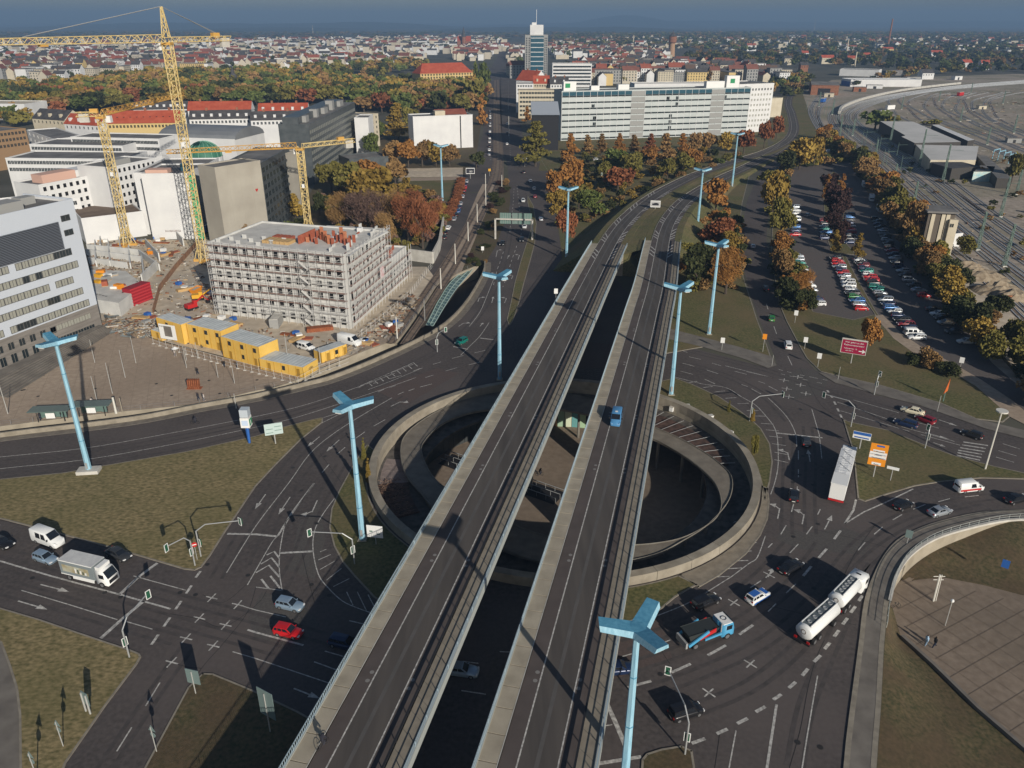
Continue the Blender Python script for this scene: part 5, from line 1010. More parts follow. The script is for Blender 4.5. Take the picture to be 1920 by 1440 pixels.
for f,l,a,b_,s_,z in (((1735,1210),'person in a light blue jacket walking on the sunken square','light_blue',(.35,.5,.65),.2,ZS),((1751,1213),'person in black striding across the sunken square','black',(.02,.02,.02),.4,ZS)):
    person(f,l,fabric(a,b_),fabric('dark',(.02,.03,.06)),s_,.3,z)
for i,(f,l,n_,c_) in enumerate([((76,788),'person in dark clothes waiting left of the first shelter','dark2',(.03,.03,.04)),((115,784),'person sitting area of the first shelter, in black','black',(.02,.02,.02)),((173,760),'person in red and white standing behind the second shelter','white',(.5,.45,.42)),((180,772),'person in a grey coat inside the second shelter','grey',(.2,.2,.2)),((373,750),'person in dark clothes at the plaza rail','dark2',(.03,.03,.04)),((383,752),'person in a pale coat at the plaza rail','white',(.5,.45,.42)),((371,702),'person in black walking over the plaza','black',(.02,.02,.02)),((328,668),'person in white beside the umbrella on the plaza','white',(.5,.45,.42)),((421,688),'person near the yellow container fence','black',(.02,.02,.02)),((445,690),'second person near the yellow container fence, further right','dark2',(.03,.03,.04)),((1037,880-25),'x','x',(0,0,0))][:10]):
    person(f,l,fabric(n_,c_),fabric('dark',(.02,.03,.06)),.2,R.uniform(0,6),.02)
# cyclists
def cyclist(f,d,label,z=0,rider=True):
    t=thing('cyclist' if rider else 'bicycle',label,'cyclist' if rider else 'bicycle',on_ground(f,z),d)
    for x in (-.53,.53):
        m_=MB(); n=14
        for i in range(n):
            a,b_=2*math.pi*i/n,2*math.pi*(i+1)/n; m_.bar((x+.34*math.cos(a),0,.35+.34*math.sin(a)),(x+.34*math.cos(b_),0,.35+.34*math.sin(b_)),.03)
        m_.build('wheel',TYRE,t)
    m_=MB()
    for p,q in (((-.53,0,.35),(-.1,0,.85)),((-.1,0,.85),(.4,0,.85)),((.4,0,.85),(.53,0,.35)),((-.1,0,.85),(0,0,.35)),((0,0,.35),(-.53,0,.35)),((0,0,.35),(.4,0,.8)),((.4,0,.85),(.38,0,1.0)),((.38,-.25,1.),(.38,.25,1.)),((-.12,0,.85),(-.14,0,.98))): m_.bar(p,q,.025)
    m_.build('frame',DARK,t); bx(t,'saddle',DARK,-.25,-.07,.97,0,.07,1.02)
    if rider:
        me=bpy.data.meshes.new('rider'); V=[(-.1,0,1.05),(.02,0,1.3),(.14,0,1.5),(.2,0,1.58),(.24,0,1.7),(.14,.18,1.46),(.3,.22,1.2),(.38,.22,1.02),(.14,-.18,1.46),(.3,-.22,1.2),(.38,-.22,1.02),(-.08,.1,1.0),(.22,.1,.85),(.05,.1,.4),(-.08,-.1,1.0),(.25,-.1,.7),(-.0,-.1,.3)]
        Ed=[(0,1),(1,2),(2,3),(3,4),(2,5),(5,6),(6,7),(2,8),(8,9),(9,10),(0,11),(11,12),(12,13),(0,14),(14,15),(15,16)]; Rr=[.15,.15,.15,.07,.12,.07,.055,.04,.07,.055,.04,.1,.08,.05,.1,.08,.05]
        me.from_pydata(V,Ed,[]); o=bpy.data.objects.new('rider',me); COL.objects.link(o); o.parent=t; o.modifiers.new('s','SKIN')
        for i,r_ in enumerate(Rr): me.skin_vertices[0].data[i].radius=(r_,r_)
        me.materials.append(fabric('dark2',(.03,.03,.04)))
cyclist((366,795),.1,'cyclist in dark clothes riding along the parapet of the curved road')
cyclist((606,1400),1.0,'cyclist in black riding up the walkway of the west viaduct',DZ+.17)
cyclist((1678,1140),.2,'bicycle parked against the wall on the sunken square',ZS,False)
cyclist((1012,892),.2,'bicycle crossing the rotunda floor',PZ,True)
# lit masts on the sunken square
t=thing('sunken_lamp','lamp post with white ball head on the sunken square','street lamp',on_ground((1772,1173),ZS)); b=MB(); b.tube((0,0,0),(0,0,4.2),.06,6); b.build('post',POLE,t); b=MB(); ring(b,[(0,4.75),(.2,4.65),(.26,4.45),(.18,4.25),(0,4.2)],8); b.build('globe',WHT,t)
t=thing('steel_mast','leaning steel mast with cross pieces on the sunken square','mast',on_ground((1750,1127),ZS)); b=MB(); b.tube((0,0,0),(.1,.3,4.6),.14,6); b.tube((.35,0,0),(.4,.3,4.6),.06,6); b.bar((-.8,.3,4.3),(.9,.3,4.3),.06); b.bar((-.7,.3,3.7),(.8,.3,3.7),.06); b.build('trussed_mast',POLEW,t)
t=thing('pavement_railing','steel railing along the top of the curved retaining wall','railing',G3(1750,1013,0)); oo=t.location
Q=[Vector((p[0],p[1],0))-oo for p in dens([G3(*p) for p in smooth(WALLT[2:],4)],1.8)]; m_=MB()
for p,q in zip(Q,Q[1:]):
    for z_ in (1.3,.85): m_.bar(p+Vector((0,0,z_)),q+Vector((0,0,z_)),.035)
    m_.bar(p+Vector((0,0,.3)),p+Vector((0,0,1.3)),.035)
m_.build('rails_and_posts',PARA,t,kind='stuff')
# sculpture on the plaza, rotunda rim planters
t=thing('rust_sculpture','rust red slatted steel sculpture on the brown plaza','sculpture',on_ground((365,728))); RUST=mat('rust',(.2,.06,.025),.9,c2=(.32,.11,.05),sc_=2)
for k in range(6): b=MB(); b.obox((-1.2+k*.45,0,1.1),(.12,0,0),(0,.5,0),(.05,0,1.1)); b.build('slat',RUST,t)
bx(t,'base',RUST,-1.6,-.7,0,1.6,.7,.15)
t=thing('umbrella','white parasol opened on the brown plaza','parasol',on_ground((331,668))); b=MB(); b.tube((0,0,0),(0,0,2.3),.04,6); b.build('pole',POLE,t); b=MB(); ring(b,[(0,2.6),(.9,2.1),(.85,2.05)],10); b.build('canopy',WHT,t)
for i,(x,y) in enumerate([(1287,761),(1331,781),(1368,812),(1260,742+22)]):
    t=thing('white_crate','white crate on the rotunda rim, %s from the left'%ORD[[1,2,3,0][i]],'crate',on_ground((x,y+6),-.6),.3*i,'white crates on the rotunda rim'); bx(t,'side',WHT,-.6,-.4,0,.6,.4,1.0); bx(t,'lid',CONCL,-.65,-.45,1.0,.65,.45,1.08)
# ---------------- buildings ----------------
WALLW=mat('wall_white',(.62,.62,.62),.8,c2=(.7,.7,.69),sc_=.15); WALLB=mat('wall_beige',(.5,.44,.33),.85,c2=(.58,.52,.4),sc_=.2); WALLY=mat('wall_yellow',(.6,.45,.2),.85); WALLP=mat('wall_pink',(.6,.38,.3),.85); WALLG=mat('wall_grey',(.3,.3,.29),.85)
STONE=mat('stone_cladding',(.16,.145,.13),.85,c2=(.24,.22,.2),sc_=.5,stretch=(.3,.3,3)); ROOFG=mat('roof_grey',(.13,.125,.12),.9,c2=(.22,.21,.2),sc_=.15,det=7); ROOFR=mat('roof_red',(.33,.06,.03),.85,c2=(.42,.095,.05),sc_=.3); ROOFD=mat('roof_dark',(.05,.048,.05),.85,c2=(.09,.085,.085),sc_=.3); BRICK=mat('brick',(.22,.09,.05),.9,c2=(.3,.14,.08),sc_=.6)
WGL=mat('window_glass',(.02,.028,.032),.12,spec=.7); WGP=mat('window_blind',(.3,.3,.26),.5); TEALG=mat('teal_glass',(.025,.085,.12),.15,spec=.7); GRNG=mat('pale_green_cladding',(.42,.46,.455),.5,c2=(.5,.53,.525),sc_=.1); SLATG=mat('dark_facade',(.06,.07,.075),.4,c2=(.1,.11,.115),sc_=.3)
WME={}
def win_mesh(w_,h_,gl,fr):
    k=(round(w_,2),round(h_,2),gl.name,fr.name)
    if k not in WME:
        b=MB(); e=.09; d=.1
        b.poly([(-w_/2,-.03,0),(w_/2,-.03,0),(w_/2,-.03,h_),(-w_/2,-.03,h_)],0)
        for x0,z0,x1,z1 in ((-w_/2-e,-e,w_/2+e,0),(-w_/2-e,h_,w_/2+e,h_+e),(-w_/2-e,0,-w_/2,h_),(w_/2,0,w_/2+e,h_)): b.box(x0,-d,z0,x1,0,z1,1)
        if w_>1.1 and gl.name!='dark_opening': b.box(-.04,-.07,0,.04,0,h_,1)
        o=b.build('window',[gl,fr],link=False); WME[k]=o.data; bpy.data.objects.remove(o)
    return WME[k]
def block(name,label,fl,fr,depth,H,wall=WALLW,roof=ROOFG,zr=0,z0=0,cat='building',group=None,parapet=.5,L=None,dirn=None,shear=0,shr=0):
    a=Vector((*G(*fl,zr),0)); b_=Vector((*G(*fr,zr),0)); d=b_-a; LL=L or d.length; rz=math.atan2(d.y,d.x) if dirn is None else dirn
    t=thing(name,label,cat,(a.x,a.y,z0),rz,group)
    m_=MB(); m_.prism([(0,0),(LL,0),(LL-shr,depth),(shear,depth)],0,H-z0,0,1,False); m_.build('walls',[wall,roof],t)
    if parapet and not shear:
        m_=MB()
        for x0,y0,x1,y1 in ((-.05,-.05,LL+.05,.3),(-.05,depth-.3,LL+.05,depth+.05),(-.05,.3,.3,depth-.3),(LL-.3,.3,LL+.05,depth-.3)): m_.box(x0,y0,H-z0-.02,x1,y1,H-z0+parapet)
        m_.build('parapet',wall,t)
    t['_L']=LL; t['_D']=depth; return t
def wins(t,side,x0,x1,n,zs,w_,h_,gl=WGL,fr=WALLW,skip=None,name='window'):
    L,D=t['_L'],t['_D']; me=win_mesh(w_,h_,gl,fr); c=0
    for z in zs:
        for i in range(n):
            if skip and skip(i,z): continue
            x=x0+(x1-x0)*(i+.5)/n
            loc,rz={'f':((x,-.0,z),0),'r':((L,x,z),math.pi/2),'l':((0,D-x,z),-math.pi/2),'b':((L-x,D,z),math.pi)}[side]
            piece(me,name,t,loc,rz); c+=1
def pb(t,nm,m_,x0,y0,z0,x1,y1,z1): b=MB(); b.box(x0,y0,z0,x1,y1,z1); return b.build(nm,m_,t)
def gable(t,L,D,H,rh,m_,over=.4,nm='roof',hip=0,wallm=None,y0=0):
    b=MB(); b.v+=[(-over,y0-over,H),(L+over,y0-over,H),(L+over,y0+D+over,H),(-over,y0+D+over,H),(hip-over*(hip==0),y0+D/2,H+rh),(L-hip+over*(hip==0),y0+D/2,H+rh)]
    b.f+=[(0,1,5,4),(2,3,4,5),(1,2,5),(3,0,4)]; b.m+=[0,0,0 if hip else 1,0 if hip else 1]; return b.build(nm,[m_,wallm or WALLW],t)
# -- white office, left
Hh=GH((190,617),379); 
t=block('white_office','white office block with long ribbon windows and grey louvres, far left',(-260,470),(135,379),17,Hh,WALLW,ROOFG,zr=Hh)
Lq=t['_L']; BL=mat('facade_bluewhite',(.5,.54,.6),.7)
pb(t,'white_facade',BL,-.2,-.35,7.1,Lq+.1,-.02,Hh+.9); pb(t,'stone_base',STONE,-.2,-.3,0,Lq+.15,-.02,7.1); pb(t,'side_facade',BL,Lq+.02,0,7.1,Lq+.3,17,Hh+.9)
FRM=mat('frame_dark',(.1,.1,.1),.5); me_=win_mesh(1.5,1.55,WGL,FRM); meb=win_mesh(1.5,1.55,WGP,FRM)
for r_,(z,e) in enumerate(((7.6,3),(11.1,4),(14.6,6),(18.1,3.6),(21.6,4.6))):
    brk=[(13,),(30,),(3,12),(20,),(9,20)][r_]
    for i in range(26):
        x=Lq-e-i*1.74
        if x<1 or i in brk: continue
        grp_=(i//3+r_*2)%5; piece(me_ if grp_==3 and R.random()<.85 else meb,'window',t,(x,-.36,z))
LOUV=mat('louvre_grey',(.1,.11,.13),.5)
pb(t,'louvre_backing',DARK,Lq-34,-.42,23.4,Lq-5.6,-.36,30.2)
for k in range(19): b=MB(); b.obox((Lq-19.8,-.6,23.6+k*.36),(14.2,0,0),(0,.1,-.06),(0,.03,.1)); b.build('louvre',LOUV,t)
for z in (30.,26.4): piece(win_mesh(2.4,1.3,WGL,FRM),'window',t,(Lq-3.2,-.36,z))
for i in range(12):
    for z,hh in ((.6,2.2),(3.9,1.7)): piece(win_mesh(1.5,hh,WGL,STONE),'window',t,(Lq-14-i*2.9,-.3,z))
for i in range(7): piece(win_mesh(1.6,1.3,WGP,STONE),'window',t,(Lq-3.5-i*1.75,-.3,4.2)); piece(win_mesh(1.6,.8,WGL,STONE),'window',t,(Lq-3-i*1.75,-.3,1.5))
for x,y,w_,d_,h_ in ((Lq-6,9,4,3,1.8),(Lq-14,6,7,5,2.2),(Lq-24,9,5,5,2.8)): pb(t,'roof_plant',WALLG,x-w_/2,y-d_/2,Hh,x+w_/2,y+d_/2,Hh+h_)
# steps in front of the office
t=thing('plaza_steps','broad grey stone steps and ramp below the white office','steps',on_ground((70,720)))
oo=t.location; A=Vector(G3(-60,735)); Bq=Vector(G3(188,620)); d=(Bq-A).normalized(); nn=Vector((d.y,-d.x,0))
for k in range(8):
    b=MB(); h=1.6-k*.2; b.prism([((A+nn*(4+k*.9))-oo)[:2],((Bq+nn*(1+k*.9-k*.6))-oo)[:2],((Bq+nn*(1+(k+1)*.9-k*.6))-oo)[:2],((A+nn*(4+(k+1)*.9))-oo)[:2]],0,h); b.build('step',PAVG,t)
b=MB(); b.prism([(A-oo)[:2],(Bq-oo)[:2],(Bq+nn*1-oo)[:2],(A+nn*4-oo)[:2]],0,1.7); b.build('landing',PAVG,t)
REDF=mat('red_formwork',(.3,.075,.04),.8,c2=(.38,.12,.07),sc_=1)
# -- scaffolded building
Hs=GH((659,617),480); 
t=block('building_shell','grey concrete building shell under construction behind scaffolding',(411,588),(659,617),26,Hs,shr=3.4,wall=mat('raw_concrete',(.5,.5,.48),.9,c2=(.64,.635,.61),sc_=.25,det=8),roof=mat('raw_roof',(.5,.48,.44),.9,c2=(.64,.62,.57),sc_=.3))
Lf=t['_L']; far=G(765,520); o=t.location; Dr=math.hypot(far[0]-G(659,617)[0],far[1]-G(659,617)[1]); RAW=MATS['raw_concrete']
ang=math.atan2(far[1]-G(659,617)[1],far[0]-G(659,617)[0]); 
t['_D']=26
# right wing: a second wing running back along the street
pr=G(659,617); t2=block('building_shell_wing','street side wing of the concrete shell, stepped up at its far end',(659,617),(765,520),18,Hs+.12,RAW,MATS['raw_roof'],dirn=ang,L=math.hypot(G(730,552)[0]-pr[0],G(730,552)[1]-pr[1]),shear=.5+18*math.cos(math.radians(84.3))/math.sin(math.radians(84.3)))
q1=G(730,552); D1=math.hypot(q1[0]-pr[0],q1[1]-pr[1]); H3=GH((765,520),464)
# outer face of wing must face the street: mirror depth to the left of its direction
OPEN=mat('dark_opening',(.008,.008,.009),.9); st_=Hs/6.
zs=[st_*k+1.0 for k in range(6)]
wins(t,'f',.8,Lf-.5,13,zs,1.5,1.8,OPEN,RAW)
t3=block('building_shell_end','lower stepped end of the concrete shell towards the park',(730,552),(765,520),18,H3,RAW,MATS['raw_roof'],dirn=ang,L=Dr-D1)
wins(t2,'f',.8,D1-.5,max(4,int(D1/3.1)),zs,1.35,1.8,OPEN,RAW); wins(t3,'f',.5,Dr-D1-.5,max(2,int((Dr-D1)/3.1)),[z for z in zs if z<H3-2.5],1.35,1.8,OPEN,RAW)
# upper block
for x,y,h_ in ((D1*.35,8,1.6),(D1*.8,5,1.2)): pb(t2,'roof_hatch',WALLW,x,y,Hs+.1,x+1.6,y+1.2,Hs+.1+h_)
for i in range(14): pb(t2,'unfinished_wall',RAW if i%5 else MATS['red_formwork'],.4+i*D1/14,.1+(i*5)%9,Hs+.1,.4+i*D1/14+1.5,.4+(i*5)%9,Hs+.5+(i*7%5)*.35)
for i in range(8): pb(t3,'unfinished_wall',RAW if i%2 else REDF,.4+i*(Dr-D1)/8,.1+(i*5)%9,H3,.4+i*(Dr-D1)/8+1.4,.4+(i*5)%9,H3+.5+(i*7%5)*.4)
tf=thing('formwork','red formwork panels standing on the unfinished top floor','formwork',(t.location.x,t.location.y,Hs),t.rotation_euler.z)
for i in range(16): pb(tf,'panel',REDF,Lf*.56+i*1.0,8+(i*7%5)*1.5,0,Lf*.56+i*1.0+.8,8.3+(i*7%5)*1.5,1.5+(i%4)*.35)
for i in range(10): pb(tf,'brick_wall',mat('fresh_brick',(.42,.14,.07),.9,c2=(.5,.22,.12),sc_=1.5),Lf*.6+i*1.1,9+(i*5)%6,0,Lf*.6+i*1.1+.9,9.4+(i*5)%6,1.6+(i*7%5)*.5)
for i in range(7): pb(tf,'panel',REDF,Lf*.58,6.5+i*1.3,0,Lf*.58+.25,7.6+i*1.3,2.4)
tf=thing('timber_stack','flat wooden formwork deck with red boards on the shell\'s roof','timber',(t.location.x,t.location.y,Hs),t.rotation_euler.z)
TIM=mat('timber',(.5,.33,.15),.85)
for i in range(6): pb(tf,'board',TIM,Lf*.33+i*1.4,5,.02,Lf*.33+i*1.4+1.2,9,.8)
for i in range(5): pb(tf,'red_board',REDF,Lf*.34+i*1.2,9.5,.02,Lf*.34+i*1.2+.9,12,.9)
# stepped sky light walls
for i in range(9): pb(tf,'concrete_upstand',RAW,Lf*.03+i*2.1,2+(i*3)%9,.0,Lf*.03+i*2.1+1.2,2.3+(i*3)%9,1.1)
SCAF=mat('scaffold_steel',(.6,.59,.57),.5,.1); DECK=mat('scaffold_deck',(.3,.2,.17),.8)
def scaffold(label,loc,rz,L,H,stairs=None,net=None):
    s=thing('scaffolding',label,'scaffolding',loc,rz); n=int(L/2.5); zz=[0.2+2.0*k for k in range(1,int(H/2.0)+1)]
    for i in range(n+1):
        x=L*i/n
        for y in (-1.5,-.7): m_=MB(); m_.bar((x,y,0),(x,y,H+1.2),.055); m_.build('standard',SCAF,s)
    for z in zz:
        m_=MB(); m_.box(-.2,-1.45,z-.04,L+.2,-.75,z+.03); m_.build('deck_board',DECK if R.random()<.6 else SCAF,s)
        for dz in (.5,1.0): m_=MB(); m_.bar((0,-1.5,z+dz),(L,-1.5,z+dz),.045); m_.build('guard_rail',SCAF,s)
    m_=MB()
    for k in range(len(zz)-1):
        for i in range(0,n,3): m_.bar((L*i/n,-1.52,zz[k]),(L*(i+1)/n,-1.52,zz[k+1]),.04)
    m_.build('brace',SCAF,s,kind='stuff')
    if stairs:
        for k in range(len(zz)):
            m_=MB(); z=zz[k]-2; m_.obox((stairs+(0 if k%2 else 0),-2.2,z+1.0),(1.3,0,1.0 if k%2 else -1.0),(0,.35,0),(0,0,.05)); m_.build('stair_flight',SCAF,s)
        for x in (stairs-1.6,stairs+1.6):
            for y in (-2.7,-1.8): m_=MB(); m_.bar((x,y,0),(x,y,H+1.5),.06); m_.build('stair_post',SCAF,s)
scaffold('grey steel scaffolding over the broad left front of the shell',tuple(t.location),t.rotation_euler.z,Lf,Hs,Lf*.73)
scaffold('grey steel scaffolding along the street side of the shell',tuple(t2.location),t2.rotation_euler.z,D1,Hs)
scaffold('lower grey scaffolding round the park end of the shell',tuple(t3.location),t3.rotation_euler.z,Dr-D1,H3)
m_=MB(); m_.box(0,-1.6,0,2.6,-1.56,3.2); s_=m_.build('site_banner',mat('banner',(.6,.3,.3),.7,c2=(.7,.65,.65),sc_=1.5)); s_.location=(t2.location.x,t2.location.y,8); s_.rotation_euler=(0,0,ang); s_.location.x+=math.cos(ang)*Dr*.42; s_.location.y+=math.sin(ang)*Dr*.42; tag(s_,'small red and white banner hung on the street side scaffolding','banner')
# -- concrete slab block and dark glass wings
def face2(name,label,bl,br,top,depth,wall,roof=ROOFG,**k):    # foot left, foot right px, top px above right foot
    H=GH(br,top); t=block(name,label,bl,br,depth,H,wall,roof,**k); t['_H']=H; return t
CSL=mat('bare_slab',(.34,.31,.26),.9,c2=(.42,.39,.33),sc_=.12,det=8)
t=face2('concrete_slab_block','windowless beige concrete end wall with a small red heart painted on it',(425,462),(506,442),303,10,CSL); Hc=t['_H']
b=MB(); c=[(0,0),(.8,1.1),(1.1,1.9),(.6,2.4),(0,1.9),(-.6,2.4),(-1.1,1.9),(-.8,1.1)]; b.poly([(t['_L']-3.2+x*.55,-.06,17.2+z*.55) for x,z in c]); b.build('painted_heart',REDP,t)
for k in range(7):
    for i in range(4): pb(t,'slab_panel',CSL,.1+i*t['_L']/4,-.04,k*Hc/7+.05,(i+1)*t['_L']/4-.1,-.005,(k+1)*Hc/7-.05)
def strip_facade(t,L,H,n,glass,frame,zst=3.2,side='f'):
    n_st=int((H-.6)/zst)
    for k in range(n_st): pb(t,'spandrel',frame,.1,-.22,k*zst+.0,L-.1,-.01,k*zst+1.0)
    wins(t,'f',.3,L-.3,n,[k*zst+1.15 for k in range(n_st)],L/n*.72,1.75,glass,frame)
a=G(506,442); bq=G(556,400); t=face2('glass_wing','dark glass office wing between two concrete end walls',(506,442),(556,398),278,14,SLATG); strip_facade(t,t['_L'],t['_H'],9,WGL,SLATG)
t=face2('stair_tower','narrow beige concrete stair tower in front of the long dark office',(548,405),(567,395),283,6,CSL)
t=face2('long_dark_office','long dark grey slab office with striped window bands, receding to the right',(590,346),(672,282),193,15,SLATG); strip_facade(t,t['_L'],t['_H'],30,WGP,SLATG,3.3)
for i,(x,w_,h_) in enumerate(((.1,6,3),(.3,4,4),(.45,8,3),(.62,5,5),(.8,9,3))): pb(t,'roof_plant',WALLG,t['_L']*x,4,t['_H'],t['_L']*x+w_,8,t['_H']+h_)
pb(t,'set_back_storey',SLATG,4,6,t['_H'],t['_L']-12,14,t['_H']+3.2)
# -- hotel group
def simple(name,label,fl,fr,z,depth,wall=WALLW,roof=ROOFG,rows=0,cols=0,w_=1.3,h_=1.5,gl=WGL,z0=0,top=True,**k):
    t=block(name,label,fl,fr,depth,z,wall,roof,zr=z,**k); L=t['_L']
    if rows: wins(t,'f',.8,L-.8,cols,[z-(r_+1)*3.1+.9 for r_ in range(rows)],w_,h_,gl,wall)
    return t
t=simple('white_hotel','white hotel with paired small windows, pink rooftop storey and flat roof',(72,349),(262,314),20,14,rows=6,cols=16,w_=1.3,gl=OPEN)
pb(t,'pink_storey',WALLP,4,3,20,18,9,23); pb(t,'white_storey',WALLW,18,4,20,40,12,22.5)
t=simple('white_hotel_annex','rear white hotel wing with grey flat roof beside the gable block',(205,316),(292,298),24,16,rows=5,cols=9,w_=1.2,gl=OPEN)
pb(t,'roof_plant',WALLG,6,3,24,14,8,26)
t=simple('white_gable_block','plain white windowless block with green scaffold netting on its right edge',(264,328),(352,327),24,22,rows=0)
L=t['_L']; NET=mat('green_net',(.02,.3,.13),.7,c2=(.05,.42,.22),sc_=1)
for k in range(8): pb(t,'green_netting',NET,L+.2,-1.2,k*3.+.3,L+2.4,-.2,k*3.+2.8)
for k in range(8): pb(t,'scaffold_bay',SCAF,L-4.0,-1.0,k*3.+.1,L,-.9,k*3.+.18)
pb(t,'pink_roof_room',WALLP,1,2,24,9,7,25.4); pb(t,'roof_tank',TEALG,L-5,8,24,L-2,11,26.5)
pb(t,'painted_frieze',mat('frieze',(.3,.25,.25),.8,c2=(.6,.6,.58),sc_=1.5),5,-.06,2.8,L-6,-.01,3.6)
t=simple('white_arched_block','white corner building with tall windows between hotel and concrete slab',(362,325),(410,298),23,22,rows=5,cols=4,w_=1.4,h_=2)
t=simple('low_white_hall','low white hall with brown flat roof at the site entrance',(152,412),(268,398),9,24,roof=mat('roof_brown',(.14,.1,.075),.9,c2=(.2,.15,.11),sc_=.3))
t=simple('low_white_annex','low white annex below the hotel at the crane foot',(-60,395),(150,372),13,16,rows=2,cols=14)
t=simple('grey_hall_north','long white hall with dark ribbon windows behind the hotel, lower one',(10,298),(232,300),19,22,rows=2,cols=36,w_=1.5,gl=WGL)
t=simple('grey_hall_north','long white hall with ribbon windows behind the hotel, upper one',(55,272),(230,275),19,22,rows=2,cols=30,w_=1.4)
t=simple('office_with_pilasters','white office with dark window band and pilasters left of the barrel hall',(132,258),(298,262),21,18,rows=2,cols=30,w_=1.5)
t=simple('barrel_hall','hall with grey barrel roof and plain white end wall',(297,258),(440,263),19,30)
L=t['_L']; b=MB(); n=8
for i in range(n+1):
    a=math.pi*i/n; b.v+=[(-.2,15-15*math.cos(a),19.2+5*math.sin(a)),(L+.2,15-15*math.cos(a),19.2+5*math.sin(a))]
for i in range(n): b.f.append((2*i,2*i+1,2*i+3,2*i+2)); b.m.append(0)
b.f.append(tuple(range(0,2*n+2,2))); b.f.append(tuple(range(2*n+1,0,-2))); b.m+=[0,0]; b.build('barrel_roof',mat('zinc_roof',(.2,.21,.22),.5,.2,c2=(.26,.27,.28),sc_=.1),t)
t=thing('green_dome','green copper ribbed dome on a white drum','dome',(*G(384,293,16),0)); m_=MB(); ring(m_,[(8.3,0),(8.3,16)],24); m_.build('drum',WALLW,t)
COP=mat('copper_green',(.03,.13,.08),.6,c2=(.06,.19,.13),sc_=.4); m_=MB(); ring(m_,[(8*math.cos(a),16+7*math.sin(a)) for a in [math.pi/2*i/7 for i in range(8)]],24); m_.build('dome_shell',COP,t,smooth=True)
for k in range(16):
    m_=MB(); P_=[(8.12*math.cos(a)*math.cos(k*math.pi/8),8.12*math.cos(a)*math.sin(k*math.pi/8),16+7.12*math.sin(a)) for a in [math.pi/2*i/6 for i in range(7)]]
    for p,q in zip(P_,P_[1:]): m_.bar(p,q,.14)
    m_.build('rib',mat('rib_green',(.2,.4,.3),.5),t)
# -- rows with pitched roofs west of the park
def rowhouse(label,fl,fr,ze,depth,rh,roof,wall=WALLW,cols=14,dorm=6,name='terrace_row',rows=1):
    t=block(name,label,fl,fr,depth,ze,wall,roof,zr=ze,parapet=0); L=t['_L']; gable(t,L,depth,ze,rh,roof,wallm=wall)
    wins(t,'f',.6,L-.6,cols,[ze-2.6-3.1*k for k in range(rows)],1.2,1.6,WGL,wall)
    if dorm<0: return t
    for i in range(dorm):
        x=L*(i+.5)/dorm; pb(t,'dormer' if dorm<9 else 'roof_window',wall if dorm<9 else WGL,x-(.8 if dorm<9 else .45),1.6 if dorm<9 else 3.0,ze+(1.0 if dorm<9 else rh*.43-.2),x+(.8 if dorm<9 else .45),3.4 if dorm<9 else 3.9,ze+(rh*.55+.4 if dorm<9 else rh*.5+.12))
    for i in range(max(2,int(L/14))): pb(t,'chimney',BRICK,L*(i+.5)/max(2,int(L/14)),depth/2-.4,ze+rh-.6,L*(i+.5)/max(2,int(L/14))+1.4,depth/2+.4,ze+rh+1.5)
    return t
rowhouse('long terrace with bright red tiled roof behind the left crane',(200,232),(336,230),17,14,7,ROOFR,WALLY,20,11)
rowhouse('terrace with dark roof and white dormers right of the big crane',(355,224),(470,222),17,13,5,ROOFD,WALLW,16,7)
rowhouse('second terrace with dark roof further right, white dormers',(470,226),(560,224),17,13,5,ROOFD,WALLW,12,5)
rowhouse('long terrace with red roof at the park edge',(352,208),(470,207),17,12,6,ROOFR,WALLW,18,10)
rowhouse('red roofed terrace beside the long dark office',(484,212),(576,211),17,13,6,ROOFR,WALLW,12,5)
rowhouse('terrace with grey roof along the park edge left',(250,206),(352,204),17,12,5,ROOFD,WALLW,16,8)
rowhouse('grey roofed house left of the left crane head',(60,222),(120,226),14,16,6,ROOFD,WALLB,8,3)
rowhouse('red roofed house row left of the left crane head',(120,232),(186,236),14,14,6,ROOFR,WALLW,8,4)
t=simple('brown_brick_building','brown building with tall window bays at the left edge',(-40,252),(48,242),20,26,wall=mat('brown_wall',(.28,.18,.1),.85),rows=3,cols=12)
simple('small_white_house','white corner house with round turret behind the left halls',(50,245),(100,262),16,16,rows=2,cols=6)
t=simple('beige_flat_hall','pale flat roofed hall at the left edge by the park',(-60,195),(45,196),12,30,roof=WALLB)
# -- middle: small blocks by the park
t=simple('white_party_wall_house','tall white windowless wall of a house with grey roof',(664,222),(690,222),22,18,roof=ROOFG)
t=simple('beige_narrow_house','narrow beige house beside the white party wall',(687,218),(709,214),20,20,wall=WALLB,rows=4,cols=3)
t=simple('glass_pavilion','low dark glass pavilion with flat roof among the trees',(655,300),(728,294),5.5,18,wall=SLATG)
t=simple('white_gable_house','large plain white wall of a house with red mansard roof facing the street',(774,220),(886,216),20,16,rows=0)
L=t['_L']; pb(t,'dark_wall_joint',DARK,L*.78,-.04,0,L*.80,-.01,20); gable(t,L*.5,13,20,3.4,mat('roof_dull_red',(.2,.06,.04),.85,c2=(.27,.09,.06),sc_=.3),y0=0,wallm=WALLB).location=(L*.42,3,0); pb(t,'rear_wing',WALLB,L*.38,2,20,L*.55,8,23); pb(t,'roof_terrace',ROOFG,L*.55,1,20,L*.8,5,20.5)
wins(t,'r',1,15,3,[3,7,11,15],1.6,2.2,WGL,WALLW)
t=simple('yellow_school','yellow school with steep red roof behind the park trees',(788,139),(886,136),19,26,wall=WALLY,rows=4,cols=18,w_=1.8,h_=2); gable(t,t['_L'],26,19,11,ROOFR,hip=8)
pb(t,'link_roof',ROOFR,t['_L']*.3,26,0,t['_L']*.7,60,24)
